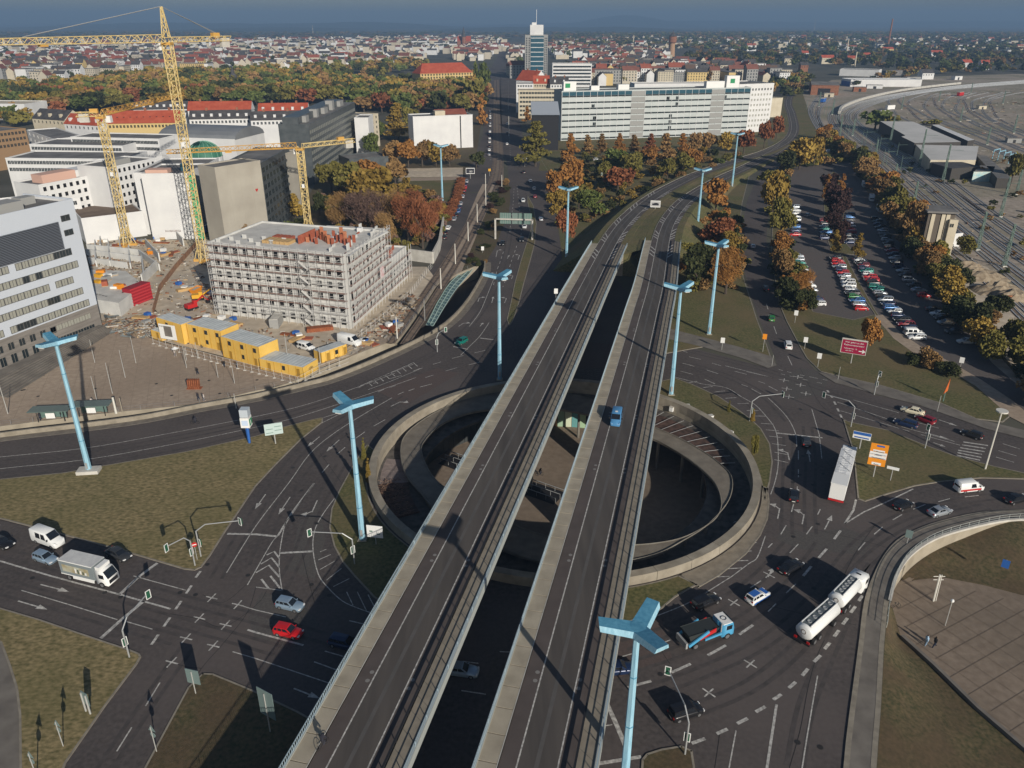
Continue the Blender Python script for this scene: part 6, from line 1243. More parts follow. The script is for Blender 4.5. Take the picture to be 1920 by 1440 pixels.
# -- long green and white office
Hg=GH((1050,264),172); t=block('long_green_office','long pale green glass office with white blinds and dark window bands behind the orange trees',(1051,264),(1398,252),18,Hg,GRNG,ROOFG); L=t['_L']; n_st=7; st_=(Hg-2.)/7.6
for k in range(8):
    z=.4+k*st_
    for i in range(28):
        x0=.3+i*(L-.6)/28
        if i in (10,11,22,23) and True: 
            if i in (10,22): pb(t,'stair_bay_panel',WALLG,x0,-.5,z+.4,x0+(L-.6)/14-.3,-.02,z+st_-.5)
            continue
        pb(t,'blind_panel',GRNG if k<7 else TEALG,x0+.1,-.28,z+1.25,x0+(L-.6)/28-.12,-.02,z+st_-.25)
    if k<8: pb(t,'window_band',WGL,.2,-.14,z+.25,L-.2,-.02,z+1.1)
for i in range(29): pb(t,'mullion',WALLW,.3+i*(L-.6)/28-.1,-.36,0,.3+i*(L-.6)/28+.1,-.02,Hg-.2)
for k in range(12): piece(win_mesh(2.2,2.0,WGL,GRNG),'open_window',t,(L*R.choice([.16,.17,.55,.56,.57,.6,.86,.9]),-.3,.4+R.randrange(1,7)*st_+1.3))
for x,w_,h_ in ((.02,9,6),(.16,6,3),(.3,8,3.5),(.77,14,4.5),(.88,10,8)): pb(t,'roof_box',WHT,L*x,5,Hg,L*x+w_,9,Hg+h_)
pb(t,'green_logo',GRNP,L*.028,4.9,Hg+2,L*.028+3.5,4.98,Hg+4.8); pb(t,'green_logo',GRNP,L*.9,4.9,Hg+3,L*.9+3.5,4.98,Hg+6)
t=block('white_tower_block','white perforated office block at the right end of the green office',(1376,250),(1440,246),30,GH((1440,246),157),WALLW,ROOFG)
wins(t,'f',3,t['_L']-1,10,[4+3.6*k for k in range(7)],1.2,1.5,WGP,WALLW); wins(t,'f',3,t['_L']-1,10,[29.2],1.2,1.5,WGL,WALLW)
Ht=33; t=block('white_upper_wing','long white upper storey wing behind the green office roof',(1190,158),(1378,157),16,Ht,WALLW,ROOFG,zr=Ht); wins(t,'f',2,t['_L']-2,22,[Ht-4],1.2,1.2,WGP,WALLW)
tt=text(t,'debis',3.2,(t['_L']*.5,-.1,Ht-2.4),(math.pi/2,0,0),mat('sign_gold',(.4,.3,.1),.5))
Ha=GH((973,222),170); t=block('beige_grid_office','beige office with gridded balconies left of the green office',(972,222),(1052,222),16,Ha,WALLB,ROOFG); wins(t,'f',1,t['_L']-1,14,[2+3.5*k for k in range(int(Ha/3.6))],2.0,1.6,WGL,WALLB)
t=simple('grey_canopy_hall','hall with pale sloping metal roof and a front coloured black for shade',(998,214),(1048,214),22,20,wall=mat('front_shade',(.015,.015,.018),.6),roof=mat('pale_metal',(.4,.43,.47),.4),rows=0,parapet=0)  # shade on the front is put into the near-black wall colour
b=MB(); b.v+=[(-.5,-1.5,21.6),(t['_L']+.5,-1.5,21.6),(t['_L']+.5,24,27.5),(-.5,24,27.5)]; b.f.append((0,1,2,3)); b.m.append(0); b.prism([(-.4,23.5),(t['_L']+.4,23.5),(t['_L']+.4,24),(-.4,24)],20,27.4); b.build('sloping_roof',MATS['pale_metal'],t)
t=simple('white_corner_office','white office with stepped top at the boulevard corner',(968,158),(1000,158),24,24,rows=3,cols=6)
rowhouse('white gabled building with red roof at the boulevard corner',(968,150),(1002,152),22,20,9,ROOFR,WALLW,5,0)
rowhouse('red and slate roofed row behind the beige grid office',(1000,157),(1030,157),21,14,7,ROOFR,WALLB,6,2); rowhouse('slate roofed row behind the green office sign',(1032,158),(1066,158),21,14,6,ROOFD,WALLW,6,2)
# tower
Ht=GH((1005,150),66); t=block('tower_block','slim high rise with teal glass centre, white crown and antenna',(984,150),(1026,150),22,Ht,WALLG,ROOFG); L=t['_L']
TB=TEALG
pb(t,'glass_centre',TB,L*.25,-.6,0,L*.82,-.02,Ht-1)
for k in range(18): pb(t,'floor_band',WALLW if k%2 else TB,L*.25,-.75,3+k*(Ht-4)/18,L*.82,-.62,3.8+k*(Ht-4)/18)
wins(t,'f',.5,L*.24,2,[3+k*(Ht-5)/18 for k in range(18)],1.6,1.8,WGL,WALLG); wins(t,'f',L*.84,L-.5,2,[3+k*(Ht-5)/18 for k in range(18)],1.2,1.8,WGL,WALLG)
pb(t,'crown',WALLW,L*.22,4,Ht,L*.8,18,Ht+13); pb(t,'crown_top',WALLW,L*.3,6,Ht+13,L*.5,14,Ht+16)
m_=MB(); m_.bar((L*.5,10,Ht+13),(L*.5,10,Ht+32),.35); m_.build('antenna',WALLW,t)
t=simple('banded_white_office','white office with dark horizontal window bands right of the tower',(1036,120),(1110,120),27,20,rows=0)
L=t['_L']
for k in range(6): pb(t,'window_band',WGL,1,-.2,3+k*4,L-1,-.02,4.9+k*4)
# church, water tower, chimneys
def tower_at(f,label,name,cat,parts):
    t=thing(name,label,cat,on_ground(f)); 
    for nm,m_,prof,n in parts: b=MB(); ring(b,prof,n); b.build(nm,m_,t)
    return t
def HT(f,top): return GH(f,top)
f=(870,92); H=HT(f,50); t=tower_at(f,'distant red brick church with pointed spires on the skyline','church','church',[('tower',BRICK,[(6,0),(6,H*.55)],8),('spire',ROOFD,[(6.5,H*.55),(0,H)],8)])
pb(t,'nave',BRICK,-20,6,0,20,45,H*.35); gable(t,40,39,H*.35,14,ROOFR,y0=0,wallm=BRICK).location=(-20,6,0)
f=(1259,106); H=HT(f,56); tower_at(f,'old brick water tower with bulging top and dark cap','water_tower','water tower',[('shaft',mat('brick_pale',(.4,.25,.15),.9),[(7.5,0),(6.2,H*.45),(6.5,H*.5)],16),('tank',BRICK,[(6.5,H*.5),(9,H*.54),(9,H*.74),(8.4,H*.76)],16),('cap',ROOFD,[(9.6,H*.76),(4,H*.87),(1.2,H*.92),(.1,H)],16)])
for f,top,r_,l in (((1664,90),35,3.2,'tall leaning looking brick chimney on the right skyline'),((1587,100),73,2,'pale factory chimney beside the rail depot'),((1602,126),97,1.6,'short grey chimney beside the rail depot'),((1187,86),66,2.4,'pale chimney in the middle distance'),((1526,60),36,1.2,'thin red transmitter mast on the horizon right'),((587,64),48,1.5,'thin transmitter mast on the horizon left')):
    H=HT(f,top); tower_at(f,l,'chimney','chimney',[('stack',BRICK if r_>3 else WALLB,[(r_,0),(r_*.6,H)],12)])
# onion tower at the park edge
f=(441,172); H=HT(f,125); tower_at(f,'small tower with black onion dome at the park edge','onion_tower','tower',[('shaft',WALLB,[(4,0),(4,H*.5)],8),('dome',ROOFD,[(4.4,H*.5),(4.8,H*.62),(2.2,H*.74),(2.4,H*.8),(.2,H)],12)])
# right: depots and warehouses
t=simple('brick_engine_shed','red brick engine shed with dark gate at the road bend',(1522,160),(1574,161),10,40,wall=BRICK,roof=ROOFG); pb(t,'gate',DARK,t['_L']*.25,-.1,0,t['_L']*.7,-.02,7); gable(t,t['_L'],40,10,3,ROOFG,wallm=BRICK)
t=simple('white_train_shed','long white shed with blue gate beside the tracks',(1578,147),(1596,150),8,90,roof=WALLW); pb(t,'gate',BLUP,2,-.1,0,t['_L']-2,-.02,6)
simple('grey_roof_hall','long grey canopy roof behind the rail depot',(1575,130),(1648,132),9,30,roof=ROOFG)
t=simple('beige_box_hall','blank beige box hall beside the white tower block',(1440,186),(1468,184),15,30,wall=WALLB,roof=WALLB)
t=block('flat_warehouse','large flat roofed warehouse with pale grey roof between the tracks',(1715,263),(1650,228),55,7,mat('wh_dark',(.08,.07,.065),.8),mat('roof_pale',(.27,.27,.27),.8,c2=(.36,.36,.36),sc_=.06),zr=7) if 0 else None
def polybuild(name,label,pts,H,wall,roof,cat='building'):
    P_=[G(*p,H) for p in pts]; o=P_[0]; t=thing(name,label,cat,(*o,0)); b=MB(); b.prism([(x-o[0],y-o[1]) for x,y in P_],0,H,0,1,False); b.build('walls',[wall,roof],t); return t
WD=mat('dark_wall',(.06,.055,.05),.8); RP=mat('roof_felt_pale',(.5,.49,.46),.8,c2=(.62,.6,.57),sc_=.06)
polybuild('flat_warehouse','large flat roofed warehouse with pale grey roof between the tracks',[(1650,227),(1712,228),(1802,266),(1715,268),(1690,256),(1698,254)],8,WD,RP)
polybuild('warehouse_annex','lower beige walled annex at the near end of the warehouse',[(1717,271),(1835,274),(1830,300),(1745,300)],7,WALLB,RP)
polybuild('dark_shed','black roofed shed at the near end of the warehouse annex',[(1745,290),(1790,300),(1838,312),(1785,316),(1748,306)],6,WD,ROOFD)
polybuild('platform_roof','long white platform canopy beside the warehouse',[(1747,234),(1760,234),(1827,262),(1815,264)],5,WD,WALLW)
polybuild('mural_shed','small shed with pale blue mural wall among the bushes',[(1826,322),(1862,322),(1866,312),(1838,310)],5,mat('mural',(.3,.55,.6),.7,c2=(.7,.7,.6),sc_=.5),ROOFG)
polybuild('grey_platform_shed','long grey flat shed right of the mural shed',[(1830,290),(1850,292),(1898,335),(1870,334)],5,WD,ROOFG)
t=simple('signal_box','tall derelict signal box with pale vertical strips beside the tracks',(1742,398),(1792,400),15,9,wall=mat('signal_wall',(.12,.1,.08),.8),rows=0); L=t['_L']
for x in (.12,.5,.68): pb(t,'pale_pilaster',WALLB,L*x,-.3,0,L*x+1.2,-.02,14.5)
pb(t,'stair_shaft',WALLB,L*.8,-1.5,0,L+1,4,13); pb(t,'overhanging_roof',ROOFG,-.8,-1.2,15,L+.8,10,15.6); piece(win_mesh(1.2,1.2,WGL,WALLB),'window',t,(L*.9,-1.5,10.5))
t=block('white_hut','low white hut at the foot of the signal box',(1757,466),(1800,462),8,4.5,WALLW,ROOFG)
for k in range(5):
    t=thing('blue_frame','light blue steel portal frame in the rail yard, %s from the left'%ORD[k],'frame',on_ground((1860+k*10,298+k*3)),.3,'blue portal frames'); b=MB(); b.bar((0,0,0),(0,0,5),.25); b.bar((0,0,5),(9,4,5),.3); b.bar((9,4,0),(9,4,5),.25); b.build('frame',MASTB,t)
# far villas right
for i,(f,w_,c_) in enumerate(((((1152+1440-1440)/4*0+1728,149),18,WALLW),((1805,130),16,WALLW),((1838,131),14,WALLW),((1470,122),14,WALLB),((1503,108),16,WALLW),((1540,120),26,WALLB),((1568,112),14,WALLW),((1588,122),14,WALLB),((1618,112),16,WALLG),((1500,136),12,BRICK),((1655,100),30,WALLY),((1745,108),24,WALLW))):
    a=G(*f); t=thing('villa',['small white house at the far side of the rail yard','white house among trees beyond the yard','white hut near the right horizon','narrow yellow house beyond the road bend','white round gabled villa beyond the road bend','villa with broad red roof beyond the depot','white villa right of the broad red roof','beige villa beside the pale chimney','grey villa with pointed gables','small red brick house at the road bend','yellow long house below the tall chimney','white bungalow in the dark trees right'][i],'house',(*a,0),R.uniform(-.2,.2)); h=7+R.random()*5
    b=MB(); b.prism([(0,0),(w_,0),(w_,12),(0,12)],0,h,bottom=False); b.build('walls',c_,t); gable(t,w_,12,h,5,ROOFR if i%3 else ROOFD,wallm=c_); 
    for k in range(int(w_/4)): piece(win_mesh(1.3,1.6,WGL,c_),'window',t,(2+k*4,0,h-3))
# ---------------- construction site ----------------
YC=mat('crane_yellow',(.58,.43,.17),.6,c2=(.68,.54,.27),sc_=.3); YC2=mat('crane_orange',(.58,.33,.08),.6)
def truss(p,q,w_,name,m_,par,n=None,r=.09,tri=False,w2=None):
    p,q=Vector(p),Vector(q); d=(q-p); L=d.length; d.normalize(); up=Vector((0,0,1)) if abs(d.z)<.9 else Vector((1,0,0)); a=d.cross(up).normalized(); e=a.cross(d).normalized(); w2=w2 or w_
    n=n or max(2,int(L/w_)); C=[(-1,-1),(1,-1),(1,1),(-1,1)] if not tri else [(-1,-1),(1,-1),(0,1)]; b=MB()
    pt=lambda i,c:p+d*(L*i/n)+(a*c[0]+e*c[1])*((w_+(w2-w_)*i/n)/2)
    for c in C: b.bar(pt(0,c),pt(n,c),r*1.5)
    for i in range(n):
        for k in range(len(C)): c,c2=C[k],C[(k+1)%len(C)]; b.bar(pt(i,c if i%2 else c2),pt(i+1,c2 if i%2 else c),r); 
        if i%2==0:
            for k in range(len(C)): b.bar(pt(i,C[k]),pt(i,C[(k+1)%len(C)]),r)
    return b.build(name,m_,par,kind='stuff')
def crane(f,label,Hj,ax,jd,jl,cd_,cl,flat=False,tw=2.1):
    o=Vector(on_ground(f)); t=thing('tower_crane',label,'crane',tuple(o)); 
    for z in range(0,int(Hj)-6,6): truss((0,0,z),(0,0,min(z+6,Hj)),tw,'mast_section',YC,t,n=3,r=.11)
    truss((0,0,int(Hj)-6-(int(Hj)-6)%6 if False else max(0,Hj-8)),(0,0,Hj),tw*1.05,'slewing_section',YC,t,n=3,r=.12)
    bx(t,'slewing_ring',YC2,-1.4,-1.4,Hj-1.2,1.4,1.4,Hj-.5); bx(t,'base_cross',YC2,-3.5,-.4,0,3.5,.4,.8); bx(t,'base_cross',YC2,-.4,-3.5,0,.4,3.5,.8)
    for sx,sy in ((1,0),(-1,0),(0,1),(0,-1)): m_=MB(); m_.bar((3.2*sx,3.2*sy,.6),(tw/2*sx,tw/2*sy,6),.18); m_.build('base_strut',YC,t)
    j=Vector((*jd,0)).normalized(); c_=Vector((*cd_,0)).normalized()
    truss(j*1.2+Vector((0,0,Hj+.6)),j*jl+Vector((0,0,Hj+.6)),tw*.95,'jib',YC2 if flat else YC,t,tri=True,r=.085,w2=1.2)
    truss(c_*1.2+Vector((0,0,Hj+.2)),c_*cl+Vector((0,0,Hj+.2)),1.4,'counter_jib',YC,t,r=.08)
    b=MB(); q=c_*(cl-2.5); b.obox((q.x,q.y,Hj-1.0),tuple(c_*1.6),(-c_.y*.6,c_.x*.6,0),(0,0,1.4)); b.build('counterweight',CONCL,t)
    b=MB(); q=c_*(cl-6); b.obox((q.x,q.y,Hj+1.3),tuple(c_*1.3),(-c_.y*.7,c_.x*.7,0),(0,0,.7)); b.build('hoist',YC2,t)
    b=MB(); q=Vector((-j.y,j.x,0))*(-1.9)+j*1.4; b.obox((q.x,q.y,Hj-1.6),tuple(j*.9),(-j.y*.8,j.x*.8,0),(0,0,1.1)); b.build('operator_cabin',WHT,t)
    b=MB(); q=j*jl*.55; b.obox((q.x,q.y,Hj-.5),tuple(j*1.1),(-j.y*.7,j.x*.7,0),(0,0,.3)); b.build('trolley',YC2,t)
    if ax:
        truss((0,0,Hj+.8),(0,0,Hj+ax),1.9,'tower_head',YC,t,n=4,r=.1,w2=.4)
        b=MB(); b.bar((0,0,Hj+ax),tuple(j*jl*.62+Vector((0,0,Hj+1.6))),.12); b.build('jib_tie',STEEL,t)
        for s_ in (-.5,.5): b=MB(); b.bar((0,0,Hj+ax),tuple(c_*(cl-3)+Vector((-c_.y*s_,c_.x*s_,Hj+.8))),.09); b.build('counter_tie',STEEL,t)
    for z,m2 in ((Hj*.55,WHT),): b=MB(); b.box(-.5,-tw/2-.15,z,.5,-tw/2-.05,z+1.4); b.build('number_sign',m2,t)
Hap=GH((383,490),12); Hjb=GH((383,490),76)
crane((383,490),'tallest yellow tower crane, jib leaving the frame at left',Hjb,Hap-Hjb,(-.49,-.87),72,(.49,.87),25,tw=2.3)
a2=Vector(on_ground((240,460))); H2=GH((240,460),215); e2=Vector(G3(345,179,H2)); c2=Vector(G3(142,216,H2))
crane((240,460),'flat topped yellow crane left of the tallest one, jib pointing right',H2,0,(e2-a2)[:2],(Vector((e2-a2)[:2])).length,(c2-a2)[:2],Vector((c2-a2)[:2]).length,True)
a2=Vector(on_ground((580,440))); H2=GH((580,440),275); e2=Vector(G3(312,288,H2)); c2=Vector(G3(664,264,H2))
crane((580,440),'yellow crane behind the scaffolded shell, jib across the concrete block',H2,0,(e2-a2)[:2],Vector((e2-a2)[:2]).length,(c2-a2)[:2],Vector((c2-a2)[:2]).length,True)
# containers
YCON=mat('container_yellow',(.68,.42,.08),.6,c2=(.72,.47,.12),sc_=.5); CROOF=mat('container_roof',(.42,.45,.46),.6,c2=(.55,.58,.58),sc_=.4)
def container(fl,fr,H,dep,label,ribs=6,z=0,grp='yellow site containers',roofz=None):
    t=block('site_container',label,fl,fr,dep,z+H,YCON,CROOF,z0=z,zr=roofz or 0,cat='container',group=grp,parapet=0); L=t['_L']
    for i in range(ribs+1): pb(t,'rib',mat('container_rib',(.5,.27,.03),.6),L*i/ribs-.05,-.06,.1,L*i/ribs+.05,-.005,H-.1)
    for i in range(1,ribs,2):
        pb(t,'door' if i%4==1 else 'window',mat('container_door',(.35,.2,.03),.6) if i%4==1 else WGL,L*i/ribs+.25,-.08,.15 if i%4==1 else 1.0,L*i/ribs+1.1,-.02,2.1)
        if H>4: pb(t,'window',WGL,L*i/ribs+.2,-.08,3.6,L*i/ribs+1.2,-.02,4.7)
    for i in range(int(L/1.1)): pb(t,'roof_sheet',CROOF,.1+i*1.1,.05,H,.1+i*1.1+.95,dep-.05,H+.06)
    return t
t=container((489,692),(570,709),2.7,5.5,'low yellow container unit at the right end with a dark logo',6)
b=MB(); n=16
for i in range(n):
    a,b_=2*math.pi*i/n,2*math.pi*(i+1)/n; b.bar((t['_L']+.02,2.8+.8*math.cos(a),1.5+.3*math.sin(a)),(t['_L']+.02,2.8+.8*math.cos(b_),1.5+.3*math.sin(b_)),.05)
b.build('logo_ring',INK,t); pb(t,'logo_bar',INK,t['_L']+.01,2.3,1.42,t['_L']+.04,3.3,1.58)
container((420,669),(490,690),5.4,6,'two storey yellow container block with a wordy white poster',6)
container((356,644),(419,659),5.4,6,'two storey yellow container block in the middle of the row',6)
container((300,631),(346,646),5.4,4,'two storey yellow container with large site poster at left',3)
container((286,634),(304,640),2.4,2.4,'small yellow container at the left end of the row',2)
container((604,681),(651,664),2.7,3.0,'single yellow container behind the white minibus',6)
t=thing('site_poster','large white building poster on the left container','poster',on_ground((306,640)),-.35); pb(t,'sheet',WHT,.2,-.75,1.2,5.4,-.68,5.2); pb(t,'picture',PAVG,1.8,-.8,2,4.2,-.76,4.8); text(t,'STADT',.5,(1.2,-.8,4.6),(math.pi/2,0,0),INK)
t=thing('site_poster','white poster with black words on the yellow container block','poster',on_ground((425,668)),-.33); pb(t,'sheet',WHT,1.6,-.75,1.0,5.2,-.68,4.8); text(t,'ELLERMANN',.5,(3.4,-.78,4.2),(math.pi/2,0,0),INK); text(t,'mein haus',.5,(3.4,-.78,3.2),(math.pi/2,0,0),INK)
t=block('red_container_stack','stack of two red shipping containers on the building site',(250,575),(287,560),3,5.2,mat('container_red',(.3,.02,.03),.6),MATS['container_red'] if 'container_red' in MATS else REDP,cat='container',parapet=0)
for i in range(6): pb(t,'red_shelf',mat('shelf_red',(.45,.04,.05),.6),-.05,-.07,.2+i*.9,t['_L']+.05,-.01,.6+i*.9)
for i in range(9): pb(t,'rib',TAILL,t['_L']*i/9,-.05,.1,t['_L']*i/9+.08,-.005,5.1)
# basement shell, ramp wall, sheet piles
t=polybuild('basement_shell','grey unfinished basement deck with scattered red material on the site',[(172,560),(222,568),(268,533),(236,508),(170,506)],4,RAW,MATS['raw_roof'])
for i in range(10):
    f=(182+R.random()*60,512+R.random()*40); t=thing('material_pile',['red formwork pile','yellow machine part','grey pallet pile','orange tarp bundle','white column form'][i%5]+' on the basement deck, %s of ten'%ORD[i],'materials',G3(*f,4),R.random()*3); bx(t,'pile',[REDF,YEL,WALLG,ORG,WHT][i%5],-1.2,-.8,0,1.2,.8,.5+R.random()); bx(t,'pallet',TIM,-1.3,-.9,-.02,1.3,.9,.1)
t=thing('sheet_pile_wall','brown sheet pile wall climbing diagonally beside the site ramp','wall',on_ground((290,560))); oo=t.location
P_=dens([Vector(G3(288,590))-oo,Vector(G3(300,545))-oo,Vector(G3(330,505))-oo,Vector(G3(368,462))-oo],1.2); SPM=mat('sheet_pile',(.2,.11,.07),.85,c2=(.3,.17,.1),sc_=.6)
for p,q in zip(P_,P_[1:]):
    b=MB(); p,q=Vector(p),Vector(q); b.obox(tuple((p+q)/2+Vector((0,0,.9))),tuple((q-p)*.42),(.08,.03,0),(0,0,.9)); b.build('pile',SPM,t)
flat('site_ramp',[(300,600),(330,560),(345,515),(370,480),(385,470),(372,455),(350,470),(318,520),(292,570)],DIRT,.05)
for i in range(44):
    f=(198+R.random()*100,594+R.random()*38); t=thing('scaffold_bundle','grey bundle of dismantled scaffold tubes heaped left of the containers','materials',on_ground(f),R.random()*3,'bundles of scaffold tubes')
    b=MB()
    for k in range(5): b.bar((-1.6,k*.16,.15+.1*(k%3)),(1.6,k*.16,.2+.1*(k%2)),.09)
    b.build('tubes',mat('old_steel',(.18,.2,.2),.5,.3,rnd=.4),t,kind='stuff')
for i,(f,c_,l) in enumerate((((360,580),REDP,'red digger working beside the shell'),((372,562),YEL,'yellow dumper on the sandy ground'),((283,475),ORG,'orange skip near the crane foot'),((368,548),ORG,'orange skip beside the sandy heap'),((520,608),WALLG,'grey site cabin in front of the scaffolding'),((600,619),RUST,'rust red stack of steel below the scaffolding'),((350,605),BLUP,'blue box on the site ground'))):
    t=thing('site_item',l,'site equipment',on_ground(f),R.random()*2)
    if i<2:
        bx(t,'track',DARK,-1.6,-1.1,0,1.6,1.1,.7); bx(t,'engine',c_,-1.6,-1,.7,.4,1,1.8); bx(t,'cab',c_,.4,-.9,.7,1.4,.2,2.6); b=MB(); b.obox((2.6,.3,2.2),(1.5,0,.9),(0,.15,0),(0,0,.2)); b.obox((4.6,.3,2.2),(1,0,-.9),(0,.15,0),(0,0,.15)); b.build('boom',c_,t,kind='stuff'); bx(t,'bucket',DARK,5.0,-.2,.6,5.8,.8,1.4)
    elif i in (2,3): b=MB(); b.v+=[(-1.5,-.8,0),(1.5,-.8,0),(1.5,.8,0),(-1.5,.8,0),(-2.3,-1,1.4),(2.3,-1,1.4),(2.3,1,1.4),(-2.3,1,1.4)]; b.f+=[(0,1,5,4),(1,2,6,5),(2,3,7,6),(3,0,4,7),(3,2,1,0)]; b.m+=[0]*5; b.build('tub',c_,t); bx(t,'load',DIRT,-1.9,-.8,.9,1.9,.8,1.2)
    else: w_=3.5 if i!=6 else 1.2; bx(t,'body',c_,-w_,-1.2,0,w_,1.2,[2.5,.7,1.2][i-4]); bx(t,'top',CONCL if i==4 else c_,-w_+.1,-1.1,[2.5,.7,1.2][i-4],w_-.1,1.1,[2.65,1.,1.4][i-4])
t=thing('site_fence','long mesh site fence with white feet along the containers','fence',on_ground((430,690))); oo=t.location
P_=dens([Vector(G3(*p))-oo for p in ((288,645),(350,665),(420,685),(500,705),(560,722),(600,700),(655,680))],2.2)
for p,q in zip(P_,P_[1:]):
    b=MB(); p,q=Vector(p),Vector(q)
    for z in (.2,1.1,2.0): b.bar(p+Vector((0,0,z)),q+Vector((0,0,z)),.03)
    b.bar(p,p+Vector((0,0,2)),.04); b.build('fence_panel',SCAF,t,kind='stuff'); b=MB(); b.box(p.x-.35,p.y-.15,0,p.x+.35,p.y+.15,.18); b.build('foot',CONCL,t)
t=thing('gabion_wall','pale concrete corner wall holding the park bank beside the street','wall',on_ground((815,485))); oo=t.location
P_=[Vector(G3(*p))-oo for p in ((768,488),(812,494),(824,470),(832,425))]; P_=dens(P_,3)
for p,q in zip(P_,P_[1:]): b=MB(); p,q=Vector(p),Vector(q); d=(q-p).normalized(); b.obox(tuple((p+q)/2+Vector((0,0,2))),tuple((q-p)*.495),(-d.y*.3,d.x*.3,0),(0,0,2)); b.build('wall_block',CONCL,t)

# more of the yard: columns, low walls, planks, cabins and cable drums
t=thing('basement_walls','low grey foundation walls and columns around the basement deck','wall',on_ground((240,470)))
oo=t.location
for a,b_,h in (((163,478),(268,492),2.2),((168,494),(240,504),2.2),((205,462),(208,500),2.2),((243,470),(246,505),2.2),((180,460),(182,500),2.2),((268,492),(272,528),2.6),((296,506),(268,533),3.2),((165,470),(262,480),2.4),((262,480),(300,508),2.4),((190,452),(190,470),2.4),((225,455),(228,476),2.4),((275,462),(300,490),3.0),((300,440),(330,445),3.6),((330,445),(345,462),3.0)):
    p,q=Vector(on_ground(a))-oo,Vector(on_ground(b_))-oo; d=(q-p).normalized(); b=MB(); b.obox(tuple((p+q)/2+Vector((0,0,h/2))),tuple((q-p)/2),(-d.y*.2,d.x*.2,0),(0,0,h/2)); b.build('wall_section',RAW,t)
for k in range(9):
    p=Vector(on_ground(lerp((176,574),(222,584),k/8) if k<6 else lerp((222,584),(262,552),(k-5)/3)))-oo; b=MB(); b.box(p.x-.3,p.y-.3,0,p.x+.3,p.y+.3,4); b.build('column',CONCL,t)
IT=[('timber_pile','stack of pale timber planks',TIM,(2.2,.9,.8)),('steel_pile','bundle of rust brown reinforcement steel',RUST,(3.,.7,.45)),('pallet','pallet of grey concrete blocks',WALLG,(.9,.9,1.)),('formwork_pile','red formwork panel lying flat',REDF,(1.6,1.1,.3)),('pallet','pallet wrapped in white foil',WHT,(.8,.8,1.1)),('drum','blue cable drum',BLUP,(.7,.7,1.1))]
SP=[((205,455),'before the low white hall'),((255,448),'beside the left crane foot'),((300,455),'below the white gable block'),((322,475),'at the top of the site ramp'),((345,540),'on the sand beside the ramp'),((392,560),'left of the scaffolding'),((385,600),'behind the yellow containers'),((270,600),'left of the ramp foot'),((430,605),'in front of the shell'),((560,635),'in front of the scaffolding'),((690,640),'at the street end of the site'),((735,610),'along the street side hoarding')]
for i in range(60):
    (x,y),w_=SP[i%12]; nm,l,m_,d=IT[(i*5+i//12)%6]; f=(x+R.uniform(-16,16),y+R.uniform(-8,8)); t=thing(nm,f"{l} {w_}, {ORD[i//12]} one",'materials',on_ground(f),R.uniform(0,3)); bx(t,'load',m_,-d[0],-d[1],.12,d[0],d[1],d[2]); bx(t,'base',TIM,-d[0]*.95,-d[1]*.95,0,d[0]*.95,d[1]*.95,.12)
t=thing('street_hoarding','grey mesh hoarding along the street side of the building site','fence',on_ground((740,600))); oo=t.location
P_=dens([Vector(G3(*p))-oo for p in ((670,640),(720,600),(770,555),(800,515),(812,500))],2.5)
for p,q in zip(P_,P_[1:]):
    b=MB(); p,q=Vector(p),Vector(q)
    for z in (.2,1.,1.9): b.bar(p+Vector((0,0,z)),q+Vector((0,0,z)),.035)
    b.bar(p,p+Vector((0,0,2)),.05); b.build('fence_panel',SCAF,t,kind='stuff')
t=thing('bus_in_shadow','dark blue and white bus in the gap between hotel and concrete slab','bus',on_ground((395,432)),1.35); bx(t,'body',BLUP,-5,-1.3,.4,5,1.3,2.9); bx(t,'roof',WHT,-4.9,-1.2,2.9,4.9,1.2,3.1); bx(t,'windows',CARGL,-4.8,-1.32,1.5,4.8,1.32,2.5)

DEBM=[mat('debris_wood',(.36,.27,.17),.9),mat('debris_rust',(.24,.12,.07),.9),mat('debris_grey',(.3,.28,.25),.9),mat('debris_dark',(.1,.085,.07),.9),mat('debris_pale',(.5,.47,.42),.9),mat('debris_brown',(.2,.15,.1),.9)]
def debris(name,label,P_,n,smax=.9):
    b=MB(); W_=[G(*p) for p in P_]; xs=[p[0] for p in W_]; ys=[p[1] for p in W_]; c=0
    while c<n:
        x,y=R.uniform(min(xs),max(xs)),R.uniform(min(ys),max(ys))
        if not inpoly((x,y),W_): continue
        c+=1; a=R.uniform(0,3.14); L=R.uniform(.15,smax); d=Vector((math.cos(a),math.sin(a),R.uniform(-.1,.1))); w2=R.uniform(.05,.18); b.obox((x,y,R.uniform(.05,.3)),tuple(d*L),(-d.y*w2,d.x*w2,0),(0,0,R.uniform(.04,.25)),R.randrange(6))
    o=b.build(name,DEBM,kind='stuff'); o['label']=label; o['category']='debris'
def inpoly(p,P_):
    c=False; j=len(P_)-1
    for i in range(len(P_)):
        if (P_[i][1]>p[1])!=(P_[j][1]>p[1]) and p[0]<(P_[j][0]-P_[i][0])*(p[1]-P_[i][1])/(P_[j][1]-P_[i][1])+P_[i][0]: c=not c
        j=i
    return c
debris('building_debris','scattered planks, pipes and rubble over the building site',[(165,455),(405,445),(410,600),(650,640),(740,628),(680,660),(560,700),(490,684),(400,660),(300,634),(195,598),(180,575),(270,560),(300,520),(262,470)],650)
debris('pit_debris','heaped reinforcement and boards in the foundation pit',[(165,458),(262,470),(296,505),(262,532),(170,504)],450)
debris('street_side_debris','piles of stone, pipes and boards along the street side of the site',[(670,655),(745,625),(790,560),(760,545),(700,600),(655,640)],260)
debris('bundle_debris','tangle of grey scaffold tubes and frames left of the containers',[(192,600),(290,600),(300,632),(240,628),(196,612)],500,2.4)
